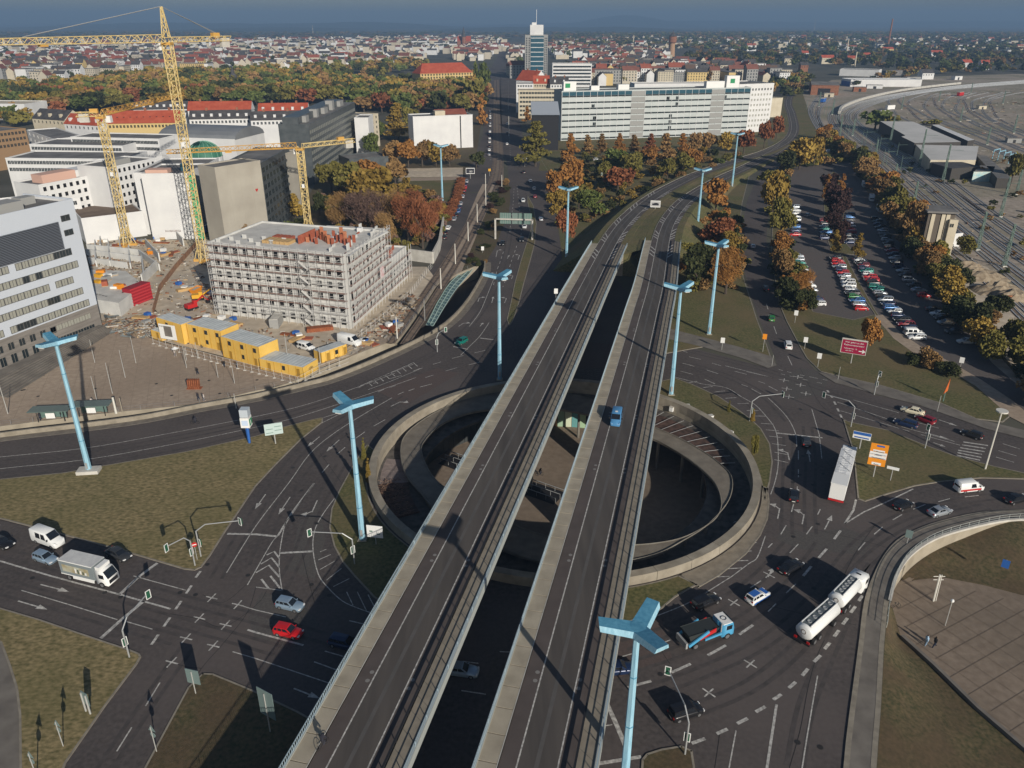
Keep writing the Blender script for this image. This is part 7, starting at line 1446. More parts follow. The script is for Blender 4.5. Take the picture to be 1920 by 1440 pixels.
# thin joints of the plaza and square paving
def joints(name,P_,step,z,ang,m_):
    W_=[G(*p,z) for p in P_]; cx=sum(p[0] for p in W_)/len(W_); cy=sum(p[1] for p in W_)/len(W_); b=MB(); rad=max(math.dist(p,(cx,cy)) for p in W_); c,s_=math.cos(ang),math.sin(ang); n=int(rad/step)
    for k in range(-n,n+1):
        for sw in (0,1):
            u=-rad; run=None
            while u<rad:
                p=lambda uu:(cx+(uu*c-k*step*s_ if sw else k*step*c-uu*s_),cy+(uu*s_+k*step*c if sw else k*step*s_+uu*c))
                if inpoly(p(u+1),W_):
                    run=u if run is None else run
                elif run is not None: stripe(b,[p(run),p(u)],.07,z+(.006 if sw else .01)); run=None
                u+=2
    b.build(name,m_,kind='structure')
JM=mat('paving_joint',(.25,.195,.147),.95)
joints('plaza_joints',[(-100,800),(175,775),(375,754),(537,716),(490,688),(400,666),(300,642),(200,606),(150,642),(0,702)],3.2,.022,.35,JM)
joints('square_joints',[(1712,1095),(1680,1140),(1700,1196),(1760,1252),(1840,1330),(1930,1410),(2100,1500),(2300,1400),(2300,1130),(1925,1125)],3.,ZS,.5,mat('paving_joint_dark',(.175,.135,.1),.95))
flat('park_path',[(748,334),(868,331),(868,337),(746,340)],PAVE,.03); flat('park_path',[(750,316),(868,314),(868,331),(748,333)],DIRT,.028)

debris('yard_clutter','scattered sleepers, boxes and cable troughs over the rail yard',[(1650,290),(1700,300),(1780,352),(1990,520),(1990,300),(1900,340),(1700,225),(1690,180),(1900,165),(1990,170),(1990,700),(1850,560)],900,2.2)
# ---------------- trees ----------------
def leafmat(n,c,c2): 
    m_=mat('leaf_'+n,c,.75,c2=c2,sc_=7.,rnd=.22,spec=.15,det=2); return m_
LM={'green':leafmat('green',(.07,.095,.026),(.13,.15,.04)),'dark':leafmat('dark',(.03,.038,.014),(.065,.07,.025)),'olive':leafmat('olive',(.12,.11,.024),(.2,.17,.045)),'gold':leafmat('gold',(.2,.135,.028),(.33,.22,.05)),'orange':leafmat('orange',(.24,.11,.03),(.37,.18,.05)),'red':leafmat('red',(.18,.065,.028),(.28,.11,.05)),'brown':leafmat('brown',(.19,.115,.045),(.29,.175,.07)),'purple':leafmat('purple',(.028,.015,.014),(.06,.032,.028)),'bare':leafmat('bare',(.12,.075,.06),(.22,.14,.11))}
BARK=mat('bark',(.06,.045,.035),.9,c2=(.1,.08,.06),sc_=3)
def crown_mesh(kind,n,seed,size):
    r=random.Random(seed); b=MB(); bl=[]
    K={'round':13,'cone':10,'column':9,'bush':9,'bare':12}[kind]
    for i in range(K):
        if kind in('round','bare'):
            z=r.uniform(.36,.86); a=r.uniform(0,6.28); rr=r.uniform(.15,.62)*math.sin(math.pi*(min(max((z-.2)/.85,.05),.95)))**.6; bl.append((rr*math.cos(a),rr*math.sin(a),z,r.uniform(.28,.46)))
        elif kind=='cone': z=.2+.75*i/(K-1); a=r.uniform(0,6.28); rr=(1-z)*.55; bl.append((rr*math.cos(a),rr*math.sin(a),z,.16+.6*(1.02-z)))
        elif kind=='column': z=.1+.85*i/(K-1); bl.append((r.uniform(-.25,.25),r.uniform(-.25,.25),z,.75*(1.05-z*.85)))
        else: a=r.uniform(0,6.28); rr=r.uniform(0,.65); bl.append((rr*math.cos(a),rr*math.sin(a),r.uniform(.3,.7),r.uniform(.35,.5)))
    for i in range(n):
        x,y,z,R_=bl[r.randrange(K)]; u=r.uniform(-.75,1); t=r.uniform(0,6.28); q=math.sqrt(max(0,1-u*u)); rad=R_*r.uniform(.55,1.08) if kind!='bare' else R_*r.random()**.5*1.1; zs_=.42 if kind in('round','bare') else (.12 if kind!='bush' else .5)
        p=Vector((x+rad*q*math.cos(t),y+rad*q*math.sin(t),z+rad*u*zs_*(1.2 if kind=='bush' else 1)))
        d=Vector((r.uniform(-1,1),r.uniform(-1,1),r.uniform(-.7,.9))).normalized(); a=d.orthogonal().normalized(); e=d.cross(a)
        s1=size*r.uniform(.6,1.4); s2=s1*(.8 if kind!='bare' else .14); a=a*s1; e=e*s2; sz=.55 if kind in('round','bare','bush') else .35
        b.poly([(v.x,v.y,max(.01,v.z)) for v in (Vector((p.x+w1*a.x+w2*e.x,p.y+w1*a.y+w2*e.y,p.z+(w1*a.z+w2*e.z)*sz)) for w1,w2 in ((-1,-.6),(.7,-1),(1,.5),(-.5,1)))])
    return b
def trunk_mesh(bare=False,seed=1):
    r=random.Random(seed); b=MB(); b.tube((0,0,0),(0,0,.4),.06,6,r2=.045); b.tube((0,0,.4),(.03,0,.8),.045,5,r2=.015)
    for i in range(9 if bare else 5):
        a=r.uniform(0,6.28); z=r.uniform(.25,.55); L=r.uniform(.3,.6); b.tube((0,0,z),(L*math.cos(a),L*math.sin(a),z+r.uniform(.15,.35)),.025,4,r2=.007,cap=False)
    return b
CM={}
def crown(kind,tier,var):
    k=(kind,tier,var)
    if k not in CM:
        n,s_={'near':(3400,.06),'mid':(1300,.09),'far':(380,.15)}[tier]
        if kind=='bare': n=int(n*1.3)
        o=crown_mesh(kind,n,hash((kind,var))%999 if False else len(CM)*7+3,s_).build('crown',LM['green'],link=False); CM[k]=o.data; bpy.data.objects.remove(o)
    return CM[k]
TM={}
def tree(f,top,wpx,kind,colr,label,group=None,px=True,cat='tree',name='tree'):
    if px: x,y=G(*f); h=GH(f,top); dep=y*_c+CH*_s; r_=wpx/2*dep/FX
    else: x,y=f; h=top; r_=wpx
    r_*=1.35 if kind=='cone' else 1.18
    d=math.hypot(x,y); tier='near' if d<330 else 'mid' if d<650 else 'far'
    t=thing(name,label,cat,(x,y,-.05),R.uniform(0,6.28),group); t.scale=(r_,r_,h)
    c=bpy.data.objects.new('crown',crown(kind,tier,R.randrange(3))); COL.objects.link(c); c.parent=t
    c.material_slots[0].link='OBJECT'; c.material_slots[0].material=LM[colr]
    if kind not in ('bush','column'):
        bk=kind=='bare'
        if bk not in TM: o=trunk_mesh(bk).build('trunk',BARK,link=False); TM[bk]=o.data; bpy.data.objects.remove(o)
        c=bpy.data.objects.new('trunk',TM[bk]); COL.objects.link(c); c.parent=t
    return t
CN={'green':'green','dark':'dark green','olive':'olive green','gold':'golden','orange':'bright orange','red':'rusty red','brown':'brown','purple':'dark purple','bare':'nearly leafless'}
TL=[
# park edge left of the boulevard
((702,396),312,88,'round','gold','big golden tree at the edge of the park lawn'),((660,372),302,62,'round','olive','olive tree behind the big golden tree'),((622,362),302,52,'round','olive','olive tree beside the long dark office'),((742,352),296,46,'round','brown','purple brown tree right of the big golden tree'),((690,345),298,60,'round','orange','orange topped tree between lawn and glass pavilion'),
((793,466),368,62,'bare','red','tall thin reddish tree nearest the concrete corner wall'),((765,452),362,56,'bare','red','second thin reddish tree left of the corner wall tree'),((738,440),350,50,'bare','brown','bare brown tree above the scaffolding\'s right end'),((708,442),352,64,'bare','bare','leafless purple grey tree behind the shell'),((672,440),355,66,'bare','bare','leafless grey tree behind the red formwork'),((640,432),358,60,'bare','brown','bare brown tree left of the leafless grey tree'),((812,430),372,44,'bare','red','thin reddish tree nearest the west street'),((725,470),392,50,'bare','brown','low bare brown tree by the shell\'s rear corner'),((772,400),352,50,'bare','red','reddish tree at the lower lawn corner'),
((554,408),362,30,'cone','gold','yellow conical tree beside the glass wing'),((545,438),412,34,'bush','green','bright green bush left of the third crane'),((563,432),408,24,'bush','dark','dark bush behind the third crane'),((600,405),360,34,'round','dark','dark tree between third crane and brown trees'),((455,452),415,26,'bush','brown','scrubby brown bush at the concrete slab\'s foot'),
((747,262),192,44,'cone','gold','golden pointed tree standing clear above the glass pavilion'),((740,312),266,44,'round','brown','brown tree in the clump below the white gable building, first from left'),((766,314),262,46,'round','orange','orange tree in the clump below the white gable building'),((792,312),264,46,'round','brown','third tree in the clump below the white gable building'),((818,312),266,46,'round','gold','golden tree in the clump below the white gable building'),((843,312),270,40,'round','brown','rightmost tree of the clump below the white gable building'),((796,270),236,38,'bare','bare','weeping leafless tree in front of the white gable wall'),((893,316),284,34,'round','dark','dark tree beside the street at the white gable building'),((700,296),248,36,'round','green','green tree right of the white party wall'),((716,262),225,26,'round','green','small green tree behind the beige narrow house'),((770,250),200,34,'round','olive','olive tree right of the golden pointed tree'),((905,235),176,22,'column','orange','slender orange tree at the boulevard pavement'),((905,190),118,28,'round','green','tall green tree at the boulevard beside the school'),((890,206),146,40,'round','olive','olive street tree below the school'),
# right of boulevard
((1004,312),226,54,'cone','olive','large olive and gold tree right of the boulevard crossing'),((988,232),200,14,'cone','orange','small orange tree in front of the beige grid office'),((1069,306),250,30,'cone','orange','bright orange tree at the left end of the green office'),((1100,292),252,24,'cone','brown','brown cone tree, second along the green office'),((1127,292),250,24,'cone','brown','rust tree, third along the green office'),((1160,290),249,22,'cone','orange','orange tree, fourth along the green office'),((1187,290),252,24,'cone','brown','brown tree, fifth along the green office'),((1219,288),250,24,'cone','red','red tree, sixth along the green office'),((1246,305),249,34,'cone','brown','tall brown tree, seventh along the green office'),((1278,290),249,22,'cone','orange','orange tree, eighth along the green office'),((1303,290),247,28,'round','brown','brown tree, ninth along the green office'),((1330,288),250,34,'round','brown','wide brown tree, tenth along the green office'),((1360,290),246,32,'round','gold','gold tree below the right end of the green office'),((1394,288),242,38,'round','red','red tree below the white perforated block'),((1432,278),226,30,'round','red','red tree at the right of the white perforated block'),((1455,262),216,24,'round','red','rusty tree beside the bend of the viaduct road'),
((1152,328),278,52,'round','green','green tree in the front clump, left'),((1184,334),284,44,'round','olive','olive tree in the front clump beside the green tree'),((1215,308),274,36,'round','orange','orange tree in the middle of the clump'),((1251,336),296,38,'round','olive','olive tree low in the clump near the viaduct road'),((1299,318),278,32,'round','orange','orange tree closest to the farthest blue mast'),((1280,326),288,40,'round','olive','dark olive tree left of the rightmost orange tree'),((1158,362),312,58,'round','red','large red orange tree standing alone before the clump'),((1132,342),304,32,'round','olive','olive tree behind the large red orange tree'),((1068,366),298,54,'round','orange','orange tree beside the traffic crossing'),((1038,372),318,40,'round','orange','orange tree at the slip road crossing, left'),((1048,418),358,42,'round','gold','golden tree left of the blue mast on the slope'),((1110,412),358,62,'round','green','green and gold tree right of the blue mast on the slope'),((1085,392),345,40,'round','olive','olive tree behind the blue mast on the slope'),((1060,470),392,38,'round','red','rusty red tree around the stickered blue mast'),((1348,308),295,22,'bush','green','small green bush above the viaduct road'),((1192,382),362,18,'bush','gold','small golden bush beside the viaduct ramp'),((1167,392),372,14,'bush','olive','small olive bush beside the viaduct ramp'),((1080,325),300,26,'round','orange','small orange tree by the yellow car'),
((1341,402),332,56,'round','orange','bright orange tree right of the viaduct ramps'),((1345,465),408,70,'round','red','broad rusty tree below the bright orange tree'),((1368,478),432,48,'round','gold','golden tree right of the broad rusty tree'),((1308,545),455,74,'round','dark','large dark olive tree touching the east viaduct'),((1290,500),458,48,'round','olive','olive tree against the viaduct railing'),((1360,552),462,74,'bare','orange','wide thinly leaved orange tree behind the blue mast on the lawn'),((1345,520),455,50,'round','brown','brown tree behind the thinly leaved orange tree'),
((1447,408),324,52,'round','gold','large golden tree left of the car park top'),((1462,450),370,50,'round','olive','olive tree between side road and car park'),((1462,480),434,44,'round','orange','orange tree between side road and car park'),((1465,525),466,46,'round','brown','brown tree left of the lower car park row'),((1496,560),505,54,'bare','orange','thin orange tree over the lowest left parked cars'),((1508,588),540,40,'bush','dark','dark bush at the corner of the car park'),((1475,575),520,50,'round','dark','dark tree at the side road below the car park'),((1498,318),258,54,'round','gold','golden tree above the top of the car park'),((1525,312),254,34,'round','gold','yellow tree at the top of the car park'),((1470,326),282,40,'round','dark','dark green tree left of the top golden tree'),((1440,350),318,40,'round','olive','olive tree beside the upper side road'),
((1563,474),430,22,'cone','gold','small golden tree at the middle of the car park, left one'),((1606,487),436,22,'cone','gold','small golden tree at the middle of the car park, right one'),((1630,654),594,40,'bush','orange','orange bush on the lawn beside the red billboard'),((1742,690),652,42,'bush','brown','brown orange bush beside the parking path'),((1708,684),662,34,'bush','dark','dark low bush left of the brown orange bush'),((1775,705),680,44,'bush','dark','dark low bush right of the brown orange bush'),
((1548,372),325,16,'column','orange','orange column tree at the divider\'s left side'),((1574,365),325,20,'column','orange','orange column tree at the divider\'s right side'),
((1640,244),206,50,'round','green','green tree at the head of the warehouse'),((1665,246),212,30,'bush','olive','olive bush at the warehouse corner'),((1745,236),222,30,'bush','olive','olive bush behind the platform canopy'),((1895,345),285,40,'round','olive','olive tree at the right frame edge by the mural shed'),((1838,335),312,24,'bush','brown','brown bush in front of the mural shed'),((1812,480),440,40,'bush','olive','scrub beside the white hut'),((1700,470),375,50,'round','brown','reddish tree left of the signal box'),
((1410,790),766,12,'column','gold','small golden columnar shrub on the east roundabout lawn'),((1366,772),750,8,'column','olive','smaller columnar shrub on the east roundabout lawn'),((1412,860),812,14,'bush','olive','thin shrub near the rotunda rim'),((683,862),820,12,'column','olive','columnar shrub left of the rotunda, top one'),((668,900),846,14,'column','dark','columnar shrub left of the rotunda, lower one'),((692,905),858,14,'column','gold','golden shrub behind the west blue mast')]
for f,tp,w_,k_,c_,l in TL: tree(f,tp,w_,k_,c_,l)
for i,(x,y) in enumerate([(1553,352),(1560,372),(1557,392),(1565,408),(1560,428),(1572,440),(1568,456),(1580,400),(1575,380)]): tree((x,y+10),y-28,34,'round','purple','dark purple tree in the divider strip of the car park, %s of nine'%ORD[i],'dark purple divider trees')
hp=dens([G(*p) for p in ((1535,262),(1560,285),(1598,305),(1632,350),(1664,400),(1700,455),(1740,520),(1785,585),(1850,655),(1920,720),(2000,790))],9.2); hc=['gold','brown','olive','olive','orange','dark','olive','brown','dark','brown']
HL=['behind the top of the car park','above the parked coach','beside the parked motorhome','across from the warehouse annex','beside the signal box','beside the white hut','opposite the rubble heaps','above the short parking row','at the right frame edge']
for i,p in enumerate(hp):
    for k in range(2):
        c_=R.choice(hc) if p[1]>190 else R.choice(['olive','olive','brown','gold','dark']); tree((p[0]+R.uniform(-3,4)+k*4.2,p[1]+R.uniform(-3,3)),R.uniform(6.5,10.5),R.uniform(3.6,5.2),R.choice(['round','round','bush']),c_,f'{CN[c_]} hedge tree {HL[min(8,i*9//len(hp))]}, {["car park","railway"][k]} side','trees of the railway hedge',px=False)
for i,p in enumerate(dens([G(*q) for q in ((866,340),(858,370),(846,400),(838,415))],3)): tree((p[0],p[1]),2.5,2.4,'bush','red','rusty red hedge bush beside the parked cars of the west street','rusty hedge bushes',px=False,cat='bush',name='hedge_bush')
for i in range(26):
    t=R.random(); f=lerp((948,345),(900,500),t); tree((f[0]+R.uniform(-22,8)*(.5+t),f[1]),f[1]-R.uniform(6,14),R.uniform(10,20),'bush',R.choice(['dark','purple','brown','dark']),'dark low shrub on the slope between tram track and road','shrubs on the tram slope',cat='bush',name='slope_shrub')
def inpoly(p,P_):
    c=False; j=len(P_)-1
    for i in range(len(P_)):
        if (P_[i][1]>p[1])!=(P_[j][1]>p[1]) and p[0]<(P_[j][0]-P_[i][0])*(p[1]-P_[i][1])/(P_[j][1]-P_[i][1])+P_[i][0]: c=not c
        j=i
    return c
def scatter(P_,sp,jit=.5):       # jittered ground grid inside a px polygon
    W_=[G(*p) for p in P_]; xs=[p[0] for p in W_]; ys=[p[1] for p in W_]; o=[]; y=min(ys)
    while y<max(ys):
        x=min(xs)
        while x<max(xs):
            q=(x+R.uniform(-jit,jit)*sp,y+R.uniform(-jit,jit)*sp)
            if inpoly(q,W_): o.append(q)
            x+=sp
        y+=sp
    return o
PARK=[(60,212),(95,172),(200,158),(330,150),(430,150),(520,150),(600,160),(690,160),(780,165),(860,160),(912,150),(914,215),(900,212),(770,216),(712,212),(672,212),(640,196),(580,198),(480,200),(350,202),(250,204),(120,222)]
pts=scatter(PARK,17); R.shuffle(pts)
def placex(p):
    X=960+FX*p[0]/(p[1]*_c+CH*_s); return next(n for lim,n in ((130,'at the left frame edge'),(240,'above the left crane head'),(330,'just left of the tallest crane'),(400,'just right of the tallest crane'),(480,'behind the dark roofed terraces'),(570,'behind the red roofed terrace'),(650,'behind the long dark office'),(720,'behind the white party wall house'),(800,'left of the white gable house'),(870,'behind the white gable house'),(9999,'beside the boulevard')) if X<lim)
PC=['green','olive','olive','brown','dark','olive','brown','green','dark','red','gold']
pts.sort(key=lambda p:p[1])
for i,p in enumerate(pts[:150]):
    c_=R.choice(PC); tree(p,R.uniform(13,19),R.uniform(8,11.5),'round',c_,f'{CN[c_]} tree in the park belt, {placex(p)}','trees of the park belt',px=False)
def mass(name,label,pts_,cols,hr,rr,nl=150,cat='trees',ls=.22):
    b=MB(); r=random.Random(5); ms=[LM[c] for c in cols]
    base=[crown_mesh('round' if nl!=420 else 'bush',nl,s_,ls) for s_ in (1,2,3)]
    for p in pts_:
        h=r.uniform(*hr); q=r.uniform(*rr); src=r.choice(base); m_=r.randrange(len(ms)); n=len(b.v); a=r.uniform(0,6.28); c,s_=math.cos(a)*q,math.sin(a)*q
        b.v+=[(p[0]+x*c-y*s_,p[1]+x*s_+y*c,z*h) for x,y,z in src.v]; b.f+=[tuple(n+i for i in f) for f in src.f]; b.m+=[m_]*len(src.f)
    o=b.build(name,ms,kind='stuff'); o['label']=label; o['category']=cat; return o
mass('park_woodland','mixed green and brown woodland at the back of the park belt',pts[150:]+scatter([(60,175),(200,150),(420,140),(620,132),(800,120),(800,134),(620,160),(420,152),(200,160)],30),['green','olive','brown','dark','gold'],(12,17),(8,11),150)
# ---------------- town ----------------
HW=[WALLW,WALLB,WALLY,mat('wall_cream',(.5,.45,.36),.85),WALLG]; HR=[mat('roof_tile_red',(.24,.065,.04),.85,c2=(.3,.095,.06),sc_=.2),mat('roof_old_red',(.15,.06,.045),.85,c2=(.22,.09,.065),sc_=.2),ROOFD,mat('roof_brown2',(.12,.08,.06),.85)]
HMESH={}
def house_mesh(L,D,H,rh,flat_=False):
    k=(L,D,H,rh)
    if k not in HMESH:
        b=MB(); b.prism([(-L/2,-D/2),(L/2,-D/2),(L/2,D/2),(-L/2,D/2)],0,H,0,1 if flat_ else 0,False)
        b.poly([(-L/2,-D/2,H),(-L/2,D/2,H),(-L/2,0,H+rh)]) if rh else 0; b.poly([(L/2,D/2,H),(L/2,-D/2,H),(L/2,0,H+rh)]) if rh else 0; o=b.build('wall',[WALLW,ROOFG],link=False); ws=o.data; bpy.data.objects.remove(o)
        b=MB()
        if rh: b.v+=[(-L/2-.4,-D/2-.5,H),(L/2+.4,-D/2-.5,H),(L/2+.4,D/2+.5,H),(-L/2-.4,D/2+.5,H),(-L/2-.4,0,H+rh),(L/2+.4,0,H+rh)]; b.f+=[(0,1,5,4),(2,3,4,5)]; b.m+=[0]*2; b.box(-L*.2,-.5,H+rh-1,-L*.2+1.2,.5,H+rh+1.6)
        else: b.box(-L/2-.2,-D/2-.2,H,L/2+.2,D/2+.2,H+.7)
        o=b.build('roof',ROOFR,link=False); rs=o.data; bpy.data.objects.remove(o)
        b=MB(); n=int(L/3.2)
        for z in [H-2.6-3.1*q for q in range(int(H/3.1))]:
            for i in range(n):
                x=-L/2+(i+.5)*L/n; b.poly([(x-.6,-D/2-.05,z),(x+.6,-D/2-.05,z),(x+.6,-D/2-.05,z+1.6),(x-.6,-D/2-.05,z+1.6)])
        o=b.build('windows',WGL,link=False); gs=o.data; bpy.data.objects.remove(o); HMESH[k]=(ws,rs,gs)
    return HMESH[k]
HK=[(18,10,15,5,False),(24,10,14,4.5,False),(13,10,16,5,False),(34,10,13,4,False),(22,14,16,0,True),(12,10,12,5,False),(36,12,14,0,True),(15,11,17,0,True)]
RN=['red','old dark red','slate grey','brown']; WN=['white','beige','yellow','cream','grey']
def place(p):
    d=p[1]*_c+CH*_s; X=960+FX*p[0]/d; Y=720-FX*(p[1]*_s-CH*_c)/d
    a=next(n for lim,n in ((180,'far left'),(320,'left of the tallest crane'),(470,'right of the tallest crane'),(620,'above the long dark office'),(780,'left of the yellow school'),(925,'beside the yellow school'),(1035,'around the high rise'),(1115,'behind the banded office'),(1200,'behind the office logo'),(1290,'behind the office middle'),(1370,'behind the office right end'),(9999,'by the road bend')) if X<lim)
    b=next(n for lim,n in ((103,'farthest rows'),(112,'far rows'),(122,'middle rows'),(134,'near rows'),(146,'second nearest row'),(9999,'nearest row')) if Y<lim)
    return a+', '+b
def house(p,rz,label=None,group=None):
    k=R.choice(HK); L,D,H,rh,fl_=k; ws,rs,gs=house_mesh(L,D,H,rh); wi=R.choice([0,0,1,3,3,2,4,1]); ri=R.choice([0,1,1,2,2,3])
    t=thing('town_house',label or f'{"long" if L>28 else "small"} {WN[wi]} house with {"flat grey" if not rh else RN[ri]} roof, {place(p)}','house',(*p,0),rz,group[0])
    s_=R.uniform(.85,1.2); t.scale=(s_,1,s_)
    for me,nm,m_ in ((ws,'wall',HW[wi]),(rs,'roof',HR[ri] if rh else ROOFG),(gs,'windows',WGL)):
        o=bpy.data.objects.new(nm,me); COL.objects.link(o); o.parent=t; o.material_slots[0].link='OBJECT'; o.material_slots[0].material=m_
        if nm=='windows': o['kind']='stuff'
Z1=[(1070,160),(1070,128),(1112,128),(1112,108),(1250,106),(1250,122),(1330,125),(1470,150),(1470,163),(1380,158),(1185,157),(1100,162)]
Z2=[(0,150),(0,112),(120,104),(300,104),(470,106),(540,112),(700,112),(790,108),(790,120),(620,128),(430,135),(330,140),(190,148),(90,165)]
Z3=[(968,140),(960,108),(978,100),(984,128),(984,150),(970,152)]
Z4=[(1035,112),(1035,96),(1250,92),(1250,104),(1110,107)]
Z0=[(60,250),(120,236),(190,240),(190,256),(60,262)]
Z5=[(856,114),(916,114),(934,92),(856,92)]; Z6=[(957,114),(978,114),(978,100),(1030,98),(1035,90),(948,90)]
hs=[]
for z_,g_,sp in ((Z1,('houses behind the green office','right of the tower'),21),(Z4,('houses in the middle distance','behind the banded white office'),30),(Z3,('houses along the boulevard','beside the boulevard'),28),(Z5,('houses north of the school','between school and church'),26),(Z6,('houses round the tower','behind the tower block'),26),(Z2,('houses of the old town','left beyond the park'),27)):
    q=scatter(z_,sp,.3); hs+=[(p,g_) for p in q]
R.shuffle(hs); cnt=0; rest=[]
hs.sort(key=lambda h:h[0][1])
for p,g_ in hs:
    a=.12*math.sin(p[0]*.004)+.1*R.uniform(-1,1)+(math.pi/2 if R.random()<.3 else 0)
    if cnt<290: house(p,a,group=g_); cnt+=1
    else: rest.append(p)
def town(name,label,pts_):
    b=MB(); ms=[WALLW,WALLB,MATS['wall_cream'],HR[0],HR[1],ROOFD,ROOFG]; r=random.Random(9)
    for p in pts_:
        L,D,H,rh=r.uniform(10,30),r.uniform(9,13),r.uniform(7,15),r.choice([0,0,4,5,6]); a=r.uniform(-.3,.3)+(math.pi/2 if r.random()<.4 else 0); c,s_=math.cos(a),math.sin(a); w_=r.choice([0,0,1,2,2]); ro=r.choice([3,4,4,5,5,5]) if rh else 6; n=len(b.v)
        V=[(-L/2,-D/2,0),(L/2,-D/2,0),(L/2,D/2,0),(-L/2,D/2,0),(-L/2,-D/2,H),(L/2,-D/2,H),(L/2,D/2,H),(-L/2,D/2,H),(-L/2,0,H+rh),(L/2,0,H+rh)]
        b.v+=[(p[0]+x*c-y*s_,p[1]+x*s_+y*c,z) for x,y,z in V]
        F_=[(0,1,5,4),(1,2,6,5),(2,3,7,6),(3,0,4,7)]+([(4,5,9,8),(6,7,8,9),(5,6,9),(7,4,8)] if rh else [(4,5,6,7)])
        b.f+=[tuple(n+i for i in f) for f in F_]; b.m+=[w_]*4+([ro,ro,w_,w_] if rh else [ro])
    o=b.build(name,ms,kind='stuff'); o['label']=label; o['category']='town'
far=[(-100,104),(-100,80),(400,78),(900,70),(950,74),(950,100),(790,106),(540,108),(300,102)]
far2=[(1035,92),(1035,74),(1500,72),(2000,78),(2000,100),(1700,96),(1480,100),(1250,90)]
fp=scatter(far,50,.5)+scatter(far2,88,.5); fpx=[p for p in fp if R.random()<.72]
town('distant_town','mass of distant red and white roofs reaching to the horizon',rest+fpx)
# trees through the town and beyond
mass('town_trees','small trees scattered between the town roofs',[p for z_ in (Z1,Z2,Z4,Z3) for p in scatter(z_,36,.5)],['green','olive','brown','dark'],(9,17),(5,9),60)
mass('distant_woods','distant dark woods and tree lines towards the horizon',[p for p in scatter([(-150,100),(-150,62),(2070,62),(2070,100),(1300,92),(960,80),(900,98),(500,105)],105,.5) if R.random()<.75]+scatter([(1035,74),(1500,72),(2000,78),(2000,66),(1035,66)],120),['dark','green','brown','olive'],(9,16),(16,34),26)
mass('northern_woods','dark woods and gardens between the far town and the horizon',[p for p in scatter([(1035,90),(1035,66),(1500,62),(2050,66),(2050,104),(1700,100),(1480,104),(1250,94)],62,.5)],['dark','dark','green','brown','olive'],(12,19),(10,17),60)
mass('eastern_woods','dark trees behind the villas right of the railway',scatter([(1450,128),(1600,126),(1700,140),(1960,140),(1960,104),(1700,102),(1500,104),(1290,104),(1280,116),(1330,125)],34,.5),['dark','dark','green','brown','olive'],(10,16),(7,11),90)
mass('yard_scrub','low scrub scattered between the rail tracks',[p for p in scatter([(1640,260),(1700,232),(1990,330),(1990,680),(1900,600),(1780,450),(1690,330)],14,.5) if R.random()<.4],['olive','brown','dark'],(1.2,3.2),(1.2,3),60,'bushes')
mass('depot_trees','dark scrub and trees round the rail depot',scatter([(1470,186),(1512,178),(1520,150),(1500,140),(1470,150)],16,.5)+scatter([(1585,175),(1640,160),(1750,140),(1900,134),(1960,140),(1960,128),(1700,132),(1640,138)],30,.5),['dark','olive','brown','gold'],(5,10),(5,8),110)
mass('garden_trees','brown and dark trees between the green office and the road bend',scatter([(1440,185),(1470,184),(1500,160),(1470,150),(1440,152)],20,.5)+scatter([(0,262),(60,240),(60,215),(0,205)],16,.5)+scatter([(0,200),(60,205),(110,168),(60,160),(0,165)],22,.5),['dark','olive','green','gold','brown'],(9,13),(6,8),110)
for nm,l,P_,cols,sp in (('park_undergrowth','brown undergrowth between the thin trees behind the building shell',[(640,442),(690,470),(770,482),(826,440),(845,385),(770,345),(600,372)],['brown','olive','bare','gold'],6),('crossing_shrubbery','olive and brown shrubs under the trees right of the boulevard',[(1030,385),(1062,440),(1115,415),(1180,372),(1300,335),(1395,296),(1290,285),(1060,296)],['olive','brown','dark','gold'],9),('upper_shrubbery','gold and dark shrubs round the top of the car park',[(1436,410),(1478,440),(1482,318),(1545,312),(1600,300),(1530,262),(1475,290)],['gold','olive','dark','brown'],5.5),('side_road_thicket','dark and orange thicket between side road and car park',[(1440,450),(1484,470),(1520,585),(1478,592),(1452,520)],['dark','orange','brown','olive'],4),('viaduct_thicket','olive and brown thicket against the east viaduct',[(1272,500),(1300,548),(1385,560),(1392,470),(1380,410),(1320,400),(1285,440)],['olive','brown','orange','dark'],5.5),('hedge_undergrowth','dark olive undergrowth of the railway hedge',[(1550,262),(1600,292),(1655,350),(1700,425),(1760,510),(1850,630),(1990,760),(1990,790),(1920,735),(1830,650),(1760,565),(1700,480),(1640,370),(1590,300)],['dark','olive','brown','green'],5)):
    mass(nm,l,scatter(P_,sp,.5),cols,(2.2,5.5),(2.2,3.6),420,'bushes',.14)
# hills on the horizon
HILL=mat('hill_forest',(.03,.04,.03),.95,c2=(.06,.065,.045),sc_=.002)
def hill(name,x0,x1,dist,hmax,seed,prof=None):
    b=MB(); r=random.Random(seed); n=60; k=3
    for i in range(n+1):
        t=i/n; x=(x0+(x1-x0)*t); h=hmax*(prof(t) if prof else (.35+.35*math.sin(t*7+seed)+.2*math.sin(t*17+seed*2)+.1*r.random()))*min(1,8*t,8*(1-t)); X=(x-960)/FX*dist
        b.v+=[(X,dist-1500,-1),(X,dist-400,h*.7),(X,dist,h),(X,dist+2500,-1)]
    for i in range(n):
        for q in range(3): a=i*4+q; b.f.append((a,a+4,a+5,a+1)); b.m.append(0)
    b.build(name,HILL,kind='structure')
hill('hill_range',-600,900,11000,95,2); hill('hill_range',700,2600,14500,110,5); hill('round_hill',990,1330,13500,215,3,lambda t:math.exp(-((t-.48)*4.2)**2)*.7+.05)
hill('hill_range',400,1250,8500,42,8)
